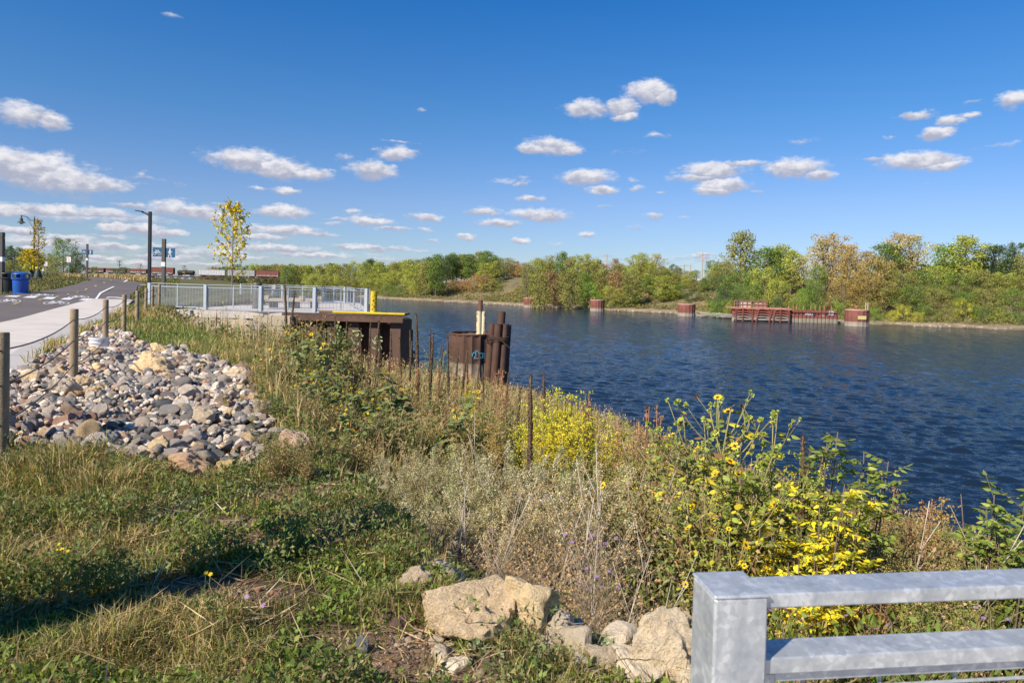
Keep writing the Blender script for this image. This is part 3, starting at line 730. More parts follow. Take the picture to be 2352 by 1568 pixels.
# lower dark bulkhead step beyond
mb = MB(); x0_, x1_ = atz(914, 33)[0], atz(942, 33)[0]; zigwall(mb, x0_, x1_, 33.0, at(930, 757, 33).z, -6.5, per=.8, dep=.25); mb.box(((x0_ + x1_) / 2, 34.3, -4), (x1_ - x0_, 2, 4.2)); tag(mb.build('bulkhead', M_rust), 'low dark rusty bulkhead step in the shade right of the tall one', 'bulkhead')

# ---- round sheet-pile dolphin with cream pipe on top, and the pile cluster beside it
def cell(mb, r, h, n=18, rib=.05, base=(1, 1, 1), pale=None, bandz=0.0, wl=0.0, jag=0.0):
    V = []; C = []; rings = [0, wl, wl + .25, wl + bandz, wl + bandz + .12, wl + bandz + .5, h - .3, h]
    m = n * 4
    for k, z in enumerate(rings):
        for j in range(m):
            a = 2 * PI * j / m; rr = r + (rib if (j % 4) in (0,) else 0) - (rib * .4 if (j % 4) == 2 else 0)
            V.append((rr * math.cos(a), rr * math.sin(a), z + (jag * math.sin(a * 7) if k == len(rings) - 1 else 0)))
            if pale is not None and z <= wl + bandz + .05:
                f = (z - wl) / (bandz + .05); c = tuple(pale[q] * (1 - .25 * f) for q in range(3))
            elif pale is not None and z < wl + bandz + .6: c = tuple(b * .8 for b in base)
            else:
                s = .8 + .4 * hash2(np.array(j // 4), np.array(5), 3); c = tuple(b * float(s) for b in base)
            C.append(c)
    Fs = [np.array([(k * m + j, k * m + (j + 1) % m, (k + 1) * m + (j + 1) % m, (k + 1) * m + j) for k in range(len(rings) - 1) for j in range(m)])]
    mb.add(V, Fs, np.array(C))
DY = 40.0
x, y = atz(1086, DY); zt_ = at(1086, 765, DY).z; zb_ = -5.4; rad = (1128 - 1040) / 2 / FP * DY * 1.12
t = thing('mooring_cell', 'round dark rusty sheet-pile mooring cell near the bank with a pale waterline band', 'mooring cell', (x, y, zb_))
mb = MB(); hC = zt_ - zb_; bz = at(1086, 815, DY).z - zb_
cell(mb, rad, hC, 17, .06, (.85, .78, .78), pale=(2.5, 3.4, 3.7), bandz=.6, wl=bz - 1.05, jag=.03); mb.build('sheet_piling', M_rust, t)
mb = MB(); mb.lathe([(rad - .02, 0), (0.01, .01)], 36, (.30, .26, .20), (0, 0, hC - .12), cap=False); mb.build('gravel_fill', M_stain, t)
mb = MB(); mb.lathe([(rad + .05, hC - .06), (rad + .05, hC + .03), (rad - .05, hC + .03)], 40, (.9, .8, .75), cap=False); mb.build('rim', M_rust, t)
bl = MB()
def cm(u, v):
    p = at(u, v, DY); ux = (p.x - x) / (rad + .05); ux = max(-.999, min(.999, ux)); return (ux * (rad + .06), -math.sqrt(1 - ux * ux) * (rad + .06), p.z - zb_)
def zq(a, b): return ((1000 + a * .1913) * .9408, (700 + b * .1913) * .9408)
for g in ([(820,855),(815,830),(835,810),(860,815),(858,845),(835,882),(885,884)], [(850,800),(870,785),(885,800),(905,830)], [(905,825),(925,820),(940,825)], [(920,870),(922,885)], [(940,830),(942,885)],[(940,830),(965,826),(968,850),(945,858),(975,890)],[(985,820),(990,850)]):
    stroke(bl, [zq(*p) for p in g], 1.6, cm)
b2 = MB(); b2.v = bl.v; b2.f = bl.f; b2.n = bl.n; b2.c = [np.tile(np.array([.08, .42, .62]), (bl.n, 1))]; b2.build('graffiti', M_any, t)
# cream pipes on the cell
xa = atz(1102.5, DY)[0] - x; xb = atz(1113, DY)[0] - x
t2 = thing('standpipe', 'cream and rust stained twin pipe standing on top of the near mooring cell', 'pipe', (x, y, zt_ - .1))
mb = MB(); mb.lathe([(.15, 0), (.15, 1.4), (.01, 1.4)], 16, (.66, .58, .36), (xa, 0, 0)); mb.lathe([(.14, 0), (.14, 1.4), (.01, 1.4)], 16, (.62, .56, .38), (xb, .05, 0)); mb.build('cream_pipe', M_stain, t2)
mb = MB(); mb.lathe([(.135, 1.39), (.135, 1.98), (.15, 1.98), (.15, 2.05), (.01, 2.05)], 16, (.16, .07, .045), (xa + .06, .01, 0)); mb.build('rusted_top_pipe', M_stain, t2)
for (cx, a, z, s) in ((xb, -1.0, .35, .16), (xb, -.9, .8, .14), (xb, -1.1, 1.2, .10), (xa, -2.6, .3, .15), (xa, -2.5, .9, .12), (xb, -1.4, .1, .09), (xa, -2.2, 1.25, .07), (xb, -.6, .55, .2)):
    mb = MB(); rr = .153 if cx == xa else .143; oy = 0 if cx == xa else .05; n_ = 9
    mb.add([(cx + rr * math.cos(a + s * 3 * math.cos(2 * PI * k / n_)), oy + rr * math.sin(a + s * 3 * math.cos(2 * PI * k / n_)), z + s * 1.5 * math.sin(2 * PI * k / n_) * (1 - .35 * (k % 2))) for k in range(n_)], [tuple(range(n_))], (.30, .12, .04)); mb.build('rust_patch', M_stain, t2)
# pile cluster
PY = 38.0; zq_ = at(1150, 743, PY).z
t = thing('pile_cluster', 'cluster of dark steel pipe piles bound with cable, right of the near mooring cell', 'piles', (0, 0, 0))
def pile(px, Y, ptop, lean=.0, r=.215):
    p = at(px, ptop, Y); mb = MB(); zt2 = p.z
    mb.tube([(p.x - lean * 1.2, Y, -6.5), (p.x, Y, zt2)], r, 20, (.72, .66, .66))
    mb.lathe([(r + .004, -.01), (r + .004, .01), (r - .03, .01), (r - .03, -.25), (.01, -.25)], 20, (.7, .6, .6), (p.x, Y, zt2), cap=False)
    mb.build('pile', M_rust, t, smooth=False)
for a in ((1131, 37.9, 743.5, .28), (1145, 37.45, 744, .26), (1160.5, 37.6, 744.5, .22), (1153, 38.3, 716, .24), (1166, 38.1, 746, .15)): pile(*a)
mb = MB(); cx, cy = atz(1148, 37.85)
for z0 in (-.62, -.72, -.8, -.9):
    zz = at(1148, 771, 38).z - .62 - z0 - .7 + .9
    zz = at(1148, 771, 38).z - (z0 + .62) * -1
    pts = [(cx + .62 * math.cos(a) * 1.05, cy + .62 * math.sin(a), zz + .05 * math.sin(2 * a + z0 * 9)) for a in np.linspace(0, 2 * PI, 25)]
    mb.tube(pts, .028, 6, (.5, .5, .5), cap=False)
p1 = at(1140, 766, 37.1); p2 = at(1172, 800, 37.0); mb.tube([p1, (p1 + p2) / 2 + Vector((0, -.1, -.05)), p2], .03, 6, (.5, .5, .5))
mb.build('binding_cable', M_rust, t)

# ---- wooden rope-fence posts and their two cables
posts = [(5, 763, 5.8), (170.5, 709.5, 9.8), (243.3, 688, 13.8), (285.5, 676.5, 17.6), (316, 667.5, 21.8), (335.6, 662, 25.5), (351, 657.3, 27.6), (366, 653, 29.2)]
plab = ['nearest weathered round fence post, cut off by the left edge of the photo', 'weathered round fence post standing in the rock pile, second nearest', 'weathered round fence post with its foot in the white bucket', 'round wooden fence post at the top of the rock pile where grass starts', 'round wooden rope-fence post on the grass slope, fifth from the left edge', 'round wooden rope-fence post in front of the black lamp post foot', 'thin-looking wooden rope-fence post just in front of the overlook railing', 'short wooden rope-fence post farthest back, seen against the railing mesh']
PT = []
for i, (px, py, Y) in enumerate(posts):
    p = at(px, py, Y); g = tz(p.x, p.y); h = p.z - g
    r = .054
    mb = MB(); mb.lathe([(r * 1.04, -.25), (r * 1.02, h * .5), (r, h - .012), (r * .93, h), (.004, h + .003)], 18)
    o = mb.build('fence_post', M_wood, loc=(p.x, p.y, g)); o.rotation_euler = (0, R(.6 * math.sin(i * 3)), 0)
    tag(o, plab[i], 'fence post', 'wooden posts of the rope fence'); PT.append((Vector((p.x, p.y, p.z)), h))
def cables(k, frac, label):
    mb = MB(); ends = [p - Vector((0, 0, h * frac)) for p, h in PT]
    e0 = ends[0] + (ends[0] - ends[1]) * .7; ends = [e0] + ends
    for a, b in zip(ends[:-1], ends[1:]):
        P = [a.lerp(b, s) - Vector((0, 0, .07 * 4 * s * (1 - s) * (a - b).length / 4.5)) for s in np.linspace(0, 1, 13)]
        mb.tube(P, .0075, 6, (.05, .05, .052), cap=False)
    tag(mb.build('steel_cable', M_any), label, 'cable', 'cables of the wooden post fence')
cables(0, .14, 'uppermost of three dark cables sagging between the wooden fence posts'); cables(1, .42, 'middle one of three dark cables between the wooden fence posts'); cables(2, .74, 'lowest of three dark cables, just above the rocks, between the wooden fence posts')
# white bucket round the third post
p, h = PT[2]; g = p.z - h
t = thing('bucket', 'cracked white plastic bucket buried in the rocks round a fence post', 'bucket', (p.x - .05, p.y - .12, g - .08))
mb = MB(); mb.lathe([(.15, 0), (.175, .36), (.19, .36), (.19, .40), (.17, .40), (.165, .05)], 24, (.78, .76, .76), cap=False); mb.build('shell', M_any, t)
mb = MB(); mb.lathe([(.186, .29), (.19, .29), (.19, .305), (.186, .305)], 24, (.7, .68, .68), cap=False); mb.build('rim_band', M_any, t)

# ---- lamps
x, y = atz(343, 38); g = tz(x, y); H = at(341, 486, 38).z - g
t = thing('street_lamp', 'tall black square lamp post with one flat curved arm, beside the overlook railing', 'lamp', (x, y, g))
mb = MB(); rbox(mb, (0, 0, H / 2), (.15, .15, H), b=.01); o = mb.build('pole', M_black, t); 
mb = MB(); rbox(mb, (0, 0, .03), (.32, .32, .06), b=.01); mb.build('base_plate', M_black, t)
L_ = 33 / FP * 38
arm = MB(); arm.tube([(-.07, 0, H - .2), (-.2, 0, H - .12), (-.42, 0, H - .04), (-L_ * .6, 0, H + .01)], [.05, .05, .045, .04], 8); arm.build('arm', M_black, t)
mb = MB(); 
mb.add([(-L_, -.12, H + .06), (-L_, .12, H + .06), (-L_ * .5, .13, H + .01), (-L_ * .5, -.13, H + .01), (-L_, -.1, H + .015), (-L_, .1, H + .015), (-L_ * .5, .11, H - .05), (-L_ * .5, -.11, H - .05)], [(0, 1, 2, 3), (4, 7, 6, 5), (0, 4, 5, 1), (1, 5, 6, 2), (2, 6, 7, 3), (3, 7, 4, 0)]); mb.build('lamp_head', M_black, t)
x, y = atz(78, 66); g = tz(x, y); H = at(76, 506, 66).z - g
t = thing('street_lamp', 'old-style bronze gooseneck lamp behind the small yellow tree', 'lamp', (x, y, g))
mb = MB(); mb.lathe([(.2, 0), (.18, .4), (.09, .5), (.07, H), (.05, H + .25), (.01, H + .4)], 12); mb.build('pole', M_bronze, t)
mb = MB(); Lx = 30 / FP * 66
mb.tube([(0, 0, H), (-.35, 0, H - .02), (-.7, 0, H + .3), (-1.0, 0, H + .38), (-Lx, 0, H + .38)], .04, 7); mb.tube([(-.05, 0, H - .9), (-.35, 0, H - .35), (-.75, 0, H + .22)], .022, 6); mb.build('arm', M_bronze, t)
mb = MB(); mb.lathe([(.01, .5), (.05, .45), (.06, .2), (.13, .15), (.15, -.1), (.33, -.22), (.34, -.26), (.18, -.24)], 16, at_=(-Lx, 0, H), cap=False); mb.build('lamp_shade', M_bronze, t)
mb = MB(); mb.lathe([(.17, -.24), (.15, -.36), (.01, -.44)], 12, (.6, .62, .6), (-Lx, 0, H), cap=False); mb.build('glass_bowl', M_any, t)

# ---- trail marker pylons with blue signs
def pylon(px, pytop, Y, label, signs=True, H=None, w=.2, base=None):
    x, y = atz(px, Y); g = tz(x, y) if base is None else base; H = H or at(px, pytop, Y).z - g
    t = thing('trail_marker', label, 'sign', (x, y, g), 0, 'dark trail marker posts')
    mb = MB(); rbox(mb, (0, 0, (H - .3) / 2), (w, w * .8, H - .3), b=.008)
    rbox(mb, (0, 0, H - .285), (w * .86, w * .66, .034), b=.004); rbox(mb, (0, 0, H - .13), (w, w * .8, .28), b=.008)
    mb.build('post', M_bronze, t)
    mb = MB(); rbox(mb, (0, 0, H - 1.62 * H / 3.67), (w + .012, w * .8 + .012, .26), b=.004, M=None); mb.v = mb.v; mb.c = [np.tile(np.array([1., 1, 1]), (mb.n, 1))]; mb.build('white_band', M_white, t)
    for z in (H - .6, H - 1.2, .5):
        mb = MB(); mb.lathe([(.018, 0), (.018, .01), (.003, .012)], 8, (.02, .02, .02))
        V = mb.v[-1]; V[:, [1, 2]] = np.stack([-w * .4 - V[:, 2], V[:, 1] + z], 1); mb.build('bolt', M_black, t)
    if signs:
        s = .54; sw = .55
        for k in (-1, 1):
            zc = H - .84 * H / 3.67 - (.03 if k > 0 else 0); xc = k * (w / 2 + sw / 2 + .005)
            mb = MB(); rbox(mb, (xc, 0, zc), (sw, .03, s), b=.004); pn = mb.build('sign_panel', M_blue, t)
            f = MB(); x0 = xc - s / 2 * .94
            def mp(a, b, x0=x0, zc=zc): return (x0 + a * s * .94, -.0195, zc - s / 2 + b * s)
            if k < 0:
                def mpb(a, b): return mp(a, b + .06)
                bicycle(f, mpb, .042)
            else: walker(f, lambda a, b: mp(a * .95, b * .98 + .02))
            f.c = [np.tile(np.array([1., 1, 1]), (f.n, 1))]; f.build('pictogram', M_white, pn)
    return t
pylon(375.5, 549, 40, 'dark post with blue bicycle and walker signs, the large one beside the black lamp')
pylon(199.8, 560.5, 80, 'dark post with blue bicycle and walker signs, farther left at the trail bend')
pylon(149, 632.0, 190, 'tiny far dark post with blue signs in front of the left trees', w=.3)
pylon(2.5, 534, 38.3, 'dark marker post without signs beside the grey bin at the left edge', signs=False, w=.28)
# unseen marker post, added behind the viewpoint to cast the near grass shadow
pylon(0, 0, 1, 'unseen dark marker post added behind the viewpoint to shade the near lawn', signs=False, H=3.9, w=.29, base=0).location = (-3.85, 1.16, 0)

# ---- bins
def bin_(px, pyb, Y, label, mat):
    x, y = atz(px, Y); g = tz(x, y)
    t = thing('litter_bin', label, 'bin', (x, y, g), 0, 'litter bins by the trail')
    mb = MB(); mb.lathe([(.40, 0), (.40, .04), (.355, .08), (.36, .1), (.39, .84), (.40, .84)], 28); mb.build('body', mat, t)
    # hooded lid with four openings
    mb = MB(); mb.lathe([(.40, .8), (.445, .82), (.445, .88), (.43, .89)], 28, cap=False)
    mb.lathe([(.43, 1.1), (.42, 1.13), (.30, 1.2), (.01, 1.22)], 28, cap=False); mb.lathe([(.43, 1.1), (.40, 1.09), (.02, 1.12)], 28, cap=False)
    for a in range(4):
        an = a * PI / 2 + R(50); c = [(.425 * math.cos(an + s), .425 * math.sin(an + s)) for s in (-.28, 0, .28)]
        for p, q in zip(c[:-1], c[1:]): mb.beam((p[0], p[1], .98), (q[0], q[1], .98), .03, .24)
    mb.build('lid', mat, t)
    return t
bin_(47.5, 672, 38.0, 'blue recycling bin with hooded lid beside the trail', M_bin)
bin_(18.5, 670, 38.6, 'dark grey litter bin with hooded lid, left of the blue one', M_char)

# ---- no-parking style signs, red on white
def road_sign(px, pyt, Y, label, s=.45):
    x, y = atz(px, Y); g = tz(x, y); H = at(px, pyt, Y).z - g
    t = thing('road_sign', label, 'sign', (x, y, g), 0, 'small white signs along the trail')
    mb = MB(); mb.tube([(0, 0, 0), (0, 0, H)], .03, 6, (.35, .42, .45)); mb.build('post', M_any, t)
    mb = MB(); rbox(mb, (0, -.04, H - s * .65), (s, .012, s * 1.3), b=.003); mb.c = [np.tile(np.array([.8, .8, .8]), (mb.n, 1))]; pl = mb.build('sign_plate', M_any, t)
    f = MB(); mp = lambda a, b: (a * s, -.0475, H - s * .65 + b * s)
    stroke(f, [(0.26 * math.cos(q), .26 * math.sin(q) + .15) for q in np.linspace(0, 2 * PI, 15)], .07, mp); stroke(f, [(-.18, .33), (.18, -.03)], .07, mp)
    stroke(f, [(-.32, -.3), (.32, -.3)], .07, mp); stroke(f, [(-.32, -.45), (.32, -.45)], .07, mp)
    f.c = [np.tile(np.array([.6, .03, .03]), (f.n, 1))]; f.build('symbol', M_any, pl)
road_sign(158, 590, 76, 'white sign with red ring on a thin post left of the trail bend')
road_sign(105.5, 601.5, 100, 'white sign with red ring on a thin post left of the dark tree clump')
road_sign(97.5, 615.5, 130, 'smallest and farthest white sign with red ring, beside the yellow tree')
# yellow board and watering bags round the young trees
x, y = atz(81, 68); g = tz(x, y)
t = thing('warning_sign', 'small yellow diamond board behind the young yellow tree', 'sign', (x, y, g))
mb = MB(); zc = at(81, 619, 68).z - g; mb.box((0, 0, zc), (.9, .03, .9), col=(.75, .68, .02)); V = mb.v[-1]; c_ = V.mean(0); a = PI / 4
V[:] = (V - c_) @ np.array([[math.cos(a), 0, math.sin(a)], [0, 1, 0], [-math.sin(a), 0, math.cos(a)]]) + c_; mb.build('board', M_any, t)
mb = MB(); mb.tube([(0, .05, 0), (0, .05, zc)], .03, 6, (.3, .3, .3)); mb.build('post', M_any, t)
for (px, Y, lb) in ((87, 60, 'dark green watering bag tied round the yellow tree trunk'), (72, 64, 'black watering bag round a trunk left of the yellow tree')):
    x, y = atz(px, Y); g = tz(x, y); mb = MB()
    prof = [(.28, 0), (.34, .1), (.3, .45), (.2, .8), (.09, .95), (.05, .96)]
    mb.lathe(prof, 14, (.03, .045, .04)); V = mb.v[-1]; V[:, 0] *= 1.05 + .12 * np.sin(np.arange(len(V)) * 1.7)
    tag(mb.build('watering_bag', M_any, loc=(x, y, g)), lb, 'watering bag', 'watering bags')
x, y = atz(330, 35); g = tz(x, y)
mb = MB(); mb.tube([(-.35, 0, 0), (-.35, 0, .5), (-.3, 0, .72), (-.1, 0, .78), (.15, 0, .78)], .025, 8); tag(mb.build('bicycle_rack', M_black, loc=(x, y, g)), 'small black bent-pipe rack left of the black lamp foot', 'rack')

# ---- railway: embankment track, truss bridge, freight train
TY = 480.0
def rw(px): return atz(px, TY)[0]
ztr = 1.9
mb = MB()
xL, xR = rw(-250), rw(345)
mb.box(((xL + xR) / 2, TY + 1.5, ztr - 3.2), (xR - xL, 9, 6)); tag(mb.build('railway_embankment', M_dirt), kind='structure')
t = thing('railway_bridge', 'dark steel deck-truss railway bridge carrying the freight train over the river', 'bridge', (0, 0, 0))
x0, x1 = rw(345), rw(706)
mb = MB(); mb.beam((x0, TY - 1.6, ztr - .35), (x1, TY - 1.6, ztr - .35), .3, .9, (.5, .5, .55)); mb.beam((x0, TY + 1.6, ztr - .35), (x1, TY + 1.6, ztr - .35), .3, .9, (.5, .5, .55)); mb.box(((x0 + x1) / 2, TY, ztr - .3), (x1 - x0, 3.4, .25), col=(.4, .4, .4)); mb.build('deck', M_rust, t)
for s in (-1, 1):
    mb = MB(); n = 44; zl = ztr - 4.6
    mb.beam((x0, TY + s * 1.5, zl), (x1, TY + s * 1.5, zl), .3, .4, (.5, .5, .5))
    for k in range(n):
        a = x0 + (x1 - x0) * k / n; b = x0 + (x1 - x0) * (k + 1) / n
        mb.beam((a, TY + s * 1.5, zl if k % 2 else ztr - .7), (b, TY + s * 1.5, ztr - .7 if k % 2 else zl), .25, .3, (.5, .5, .5))
    mb.build('truss', M_rust, t)
for px in (392, 480, 560, 632):
    mb = MB(); rbox(mb, (rw(px), TY, (ztr - 4.8 - 6.5) / 2), (2.6, 5.5, abs(-6.5 - (ztr - 4.8))), b=.2); mb.build('pier', M_conc, t)
tx = dict(red=(.23, .07, .05), red2=(.19, .065, .05), white=(.58, .58, .57), tank=(.03, .03, .035), lum=(.52, .50, .48))
cars = [(196, 214, 'red2', 2.9), (215, 241.5, 'red2', 2.9), (244.5, 291.5, 'red2', 2.9), (296, 339, 'red', 2.9), (346, 401, 'red', 4.3), (404, 450.5, 'tank', 0), (456, 519, 'white', 3.7), (523, 587, 'lum', 3.9), (588.5, 642, 'red', 4.1), (647, 690, 'tank', 0)]
rlab = ['low rust-red freight wagon at the left end of the train', 'low rust-red freight wagon, second from the left end of the train', 'low rust-red freight wagon right of the far blue trail signs', 'low rust-red freight wagon just left of the black lamp post', 'tall red boxcar between the black lamp and the blue signs', 'black tank wagon right of the tall red boxcar', 'plain white freight wagon left of the young yellow tree', 'whitish striped freight wagon right behind the young yellow tree', 'red graffiti-marked boxcar right of the striped white wagon', 'black tank wagon at the right end of the train by the trees']
for i, (a, b, kd, hh) in enumerate(cars):
    xa, xb = rw(a) + .5, rw(b) - .5; L = xb - xa; xm = (xa + xb) / 2; zb = ztr + .25
    t = thing('freight_wagon', rlab[i], 'train wagon', (xm, TY, zb), 0, 'wagons of the freight train')
    mb = MB(); mb.box((0, 0, .95), (L, 2.6, .3), col=(.06, .05, .05)); mb.build('underframe', M_stain, t)
    for s in (-1, 1):
        mb = MB()
        for q in (-.9, .9):
            for yy in (-.8, .8):
                mb.lathe([(.45, -.06), (.45, .06)], 12, (.05, .04, .04)); V = mb.v[-1]; z_ = V[:, 2].copy(); V[:, 2] = V[:, 1] + .45; V[:, 1] = z_ + yy; V[:, 0] += s * (L / 2 - 2.4) + q
        mb.box((s * (L / 2 - 2.4), 0, .55), (2.4, 1.9, .3), col=(.05, .04, .04)); mb.build('bogie', M_stain, t)
    if kd == 'tank':
        mb = MB(); r = 1.45; l = L - 1.2
        pr = [(.01, -l / 2), (r * .7, -l / 2 + .15), (r, -l / 2 + .7), (r, l / 2 - .7), (r * .7, l / 2 - .15), (.01, l / 2)]
        mb.lathe(pr, 18, tx['tank'], cap=False); V = mb.v[-1]; z_ = V[:, 2].copy(); V[:, 2] = V[:, 0] + 2.5; V[:, 0] = z_; mb.build('tank', M_stain, t)
        mb = MB(); mb.lathe([(.5, 3.8), (.5, 4.35), (.01, 4.4)], 10, (.05, .05, .05)); mb.box((0, -1.1, 3.7), (2.4, .5, .08), col=(.05, .05, .05)); mb.build('dome', M_stain, t)
        mb = MB(); mb.box((-l * .1, -1.455, 2.4), (1.3, .03, .6), col=(.6, .45, .02)); mb.build('placard', M_any, t)
    else:
        c = tx[kd]; mb = MB(); mb.box((0, 0, 1.1 + hh / 2), (L, 2.7, hh - .01), col=c)
        n = int(L / 1.1)
        for k in range(n + 1): mb.box((-L / 2 + L * k / n, 0, 1.1 + hh / 2), (.12, 2.9, hh - .06), col=tuple(q * .8 for q in c))
        mb.box((0, 0, 1.1 + hh), (L + .05, 2.95, .12), col=tuple(q * .9 for q in c)); mb.build('body', M_stain, t)
        if kd in ('red', 'red2'):
            mb = MB(); rr_ = random.Random(i)
            for k in range(int(L / 1.0)):
                xx = -L / 2 + .6 + k * 1.0; mb.box((xx, -1.47, 1.5 + rr_.random() * .3), (.8, .02, .3 + .5 * rr_.random()), col=rr_.choice([(.5, .5, .45), (.45, .4, .3), (.3, .4, .5), (.55, .5, .5)]))
            mb.build('graffiti', M_any, t)
        if kd == 'lum':
            mb = MB()
            for k in range(6): mb.box((0, -1.465, 1.7 + k * .55), (L - .8, .02, .12), col=(.32, .32, .30))
            mb.build('side_slats', M_any, t)
# far mobile-phone mast
x, y = atz(274, 620); zt2 = at(274, 600, 620).z; 
t = thing('cell_tower', 'slim grey mobile phone mast far behind the red wagons', 'mast', (x, y, .5))
mb = MB(); mb.tube([(0, 0, 0), (0, 0, zt2 - .5)], [.5, .3], 8, (.3, .32, .34)); mb.build('mast', M_any, t)
mb = MB()
for zz in (0, -3.2):
    mb.lathe([(1.3, zt2 - .6 + zz), (1.3, zt2 - .2 + zz)], 8, (.25, .27, .3))
    for a in range(6): mb.box((1.5 * math.cos(a), 1.5 * math.sin(a), zt2 - .4 + zz), (.3, .3, 1.8), col=(.25, .27, .3))
mb.build('antenna_array', M_any, t)

# ---- utility poles on the far bank and the wires between them
def upole(px, pyt, Y, label, arms=2, wd=3.0, base_py=None):
    x, y = atz(px, Y); p = at(px, pyt, Y); x = p.x; g = tz(x, y); H = p.z - g
    t = thing('utility_pole', label, 'utility pole', (x, y, g), 0, 'wooden utility poles on the far bank')
    mb = MB(); mb.tube([(0, 0, 0), (0, 0, H)], [.24, .17], 8, (.42, .36, .30)); mb.build('pole', M_any, t)
    for k in range(arms):
        mb = MB(); mb.beam((-wd / 2, 0, H - .6 - k * 2.2), (wd / 2, 0, H - .6 - k * 2.2), .14, .14, (.40, .35, .30)); cr = mb.build('crossarm', M_any, t)
        for q in (-.45, -.2, .2, .45):
            mb = MB(); mb.lathe([(.06, 0), (.09, .1), (.05, .25)], 6, (.5, .5, .5), (q * wd, 0, H - .53 - k * 2.2)); mb.build('insulator', M_any, cr)
    return Vector((x, y, g + H))
up = [upole(1022 * 0 + 1394, 583, 262, 'utility pole rising among trees above the second far pier'),
      upole(1444, 608, 258, 'bare utility pole without arms, left of centre of the far wood', arms=0),
      upole(1571.5, 607, 232, 'shorter utility pole, left one of the middle pair', arms=1, wd=3),
      upole(1586, 608, 250, 'shorter utility pole, right one of the middle pair', arms=1, wd=2.4),
      upole(1614, 580, 225, 'tallest pale utility pole with two crossarms in the gap between trees', wd=5)]
mb = MB()
for zo, xo in ((-.5, -1.2), (-.5, 1.2), (-2.7, 0)):
    seq = [at(1130, 588, 300) + Vector((0, 0, zo))] + [up[0] + Vector((xo, 0, zo)), up[4] + Vector((xo, 0, zo)), at(2500, 585, 190) + Vector((0, 0, zo))]
    for a, b in zip(seq[:-1], seq[1:]):
        mb.tube([a.lerp(b, s) - Vector((0, 0, 3 * 4 * s * (1 - s))) for s in np.linspace(0, 1, 12)], .03, 3, (.2, .2, .22), cap=False)
tag(mb.build('power_lines', M_any), 'thin power lines strung above the far bank trees', 'power lines')

# ---- far mooring cells and the red barge dock
redr = (.235, .082, .058)
M_redrust = simple('red_rusty_steel', (1, 1, 1), .8, var=.22, scale=.9, vc=True, bump=.2, bscale=4)
fl = ['round red sheet-pile pier on the far shore, leftmost of the four', 'round red sheet-pile pier on the far shore, second from left', 'round red sheet-pile pier on the far shore just left of the timber debris', 'large red sheet-pile pier with a yellow number plate, rightmost on the far shore']
for i, (px, pt, wpx, Y) in enumerate(((1218.5, 684.5, 27, 206), (1373.5, 689, 32, 190), (1579, 698.5, 38, 171), (1971, 711.5, 50, 141))):
    x, y = atz(px, Y); H = at(px, pt, Y).z - WZ; r = wpx / 2 / FP * Y
    t = thing('mooring_cell', fl[i], 'mooring cell', (x, y, WZ - .6), 0, 'red round piers along the far shore')
    mb = MB(); cell(mb, r, H + .6, 16, .07, redr, pale=(.36, .30, .23), bandz=H * .27, wl=.55); mb.build('sheet_piling', M_redrust, t)
    mb = MB(); mb.lathe([(r + .1, H + .45), (r + .1, H + .68), (r - .2, H + .68), (.01, H + .66)], 32, (.50, .30, .22), cap=False); mb.build('cap', M_redrust, t)
    if i == 3:
        mb = MB(); y0 = -r - .09; mb.box((-.1, y0, H * .72), (1.7, .06, .75), col=(.62, .52, .22)); pl = mb.build('number_plate', M_any, t)
        mb = MB(); mb.tube([(r * .78, 0, H + .6), (r * .78, 0, H + 2.2), (r * .98, 0, H + 2.2), (r * .98, 0, H + .2)], .09, 6, (.55, .38, .28)); mb.build('ladder_hoop', M_any, t)
    mb = MB(); mb.lathe([(.12, H + .6), (.12, H + 1.0), (.3, H + 1.05), (.3, H + 1.2), (.1, H + 1.25), (.1, H + 1.4)], 10, (.45, .15, .10), (-.2 if i == 3 else r * (.7 if i == 0 else -.4), 0, 0)); mb.build('bollard', M_any, t)
    if i in (0, 2):
        mb = MB(); mb.tube([(r * .85, 0, H + .6), (r * .85, 0, H + 1.5), (r * 1.05, 0, H + .9)], .08, 6, (.4, .2, .14)); mb.build('bracket', M_any, t)
BY = 150.0
def bz(px, py, Y=BY): return at(px, py, Y)
def q3(a, b): return ((1780 + a * .15306) * .9408, (700 + b * .15306) * .9408)
t = thing('barge_dock', 'long red rusty barge dock with arched wales and white graffiti on the far shore', 'dock', (0, 0, 0))
zt2 = bz(1750, 709).z; xa = bz(1686, 700).x; xm = bz(1815, 700).x; xe = bz(1924, 700).x; zpl = zt2
mb = MB(); n = 20
for k in range(n):                                   # scalloped cells behind the wales
    pass
for k in range(3):
    a = xa + (xm - xa) * k / 3; b = xa + (xm - xa) * (k + 1) / 3; m = 14
    V = []; 
    for z in (WZ - 1.5, WZ + .5, WZ + .9, zt2 - .2):
        for j in range(m + 1):
            u = j / m; V.append((a + (b - a) * u, BY + 1.2 - 1.0 * math.sin(PI * u), z))
    c = [(.33, .29, .22) if z < WZ + .8 else redr for z in (WZ - 1.5, WZ + .5, WZ + .9, zt2) for j in range(m + 1)]
    mb.add(V, [(r_ * (m + 1) + j, r_ * (m + 1) + j + 1, (r_ + 1) * (m + 1) + j + 1, (r_ + 1) * (m + 1) + j) for r_ in range(3) for j in range(m)], np.array(c))
mb.build('cell_wall', M_redrust, t)
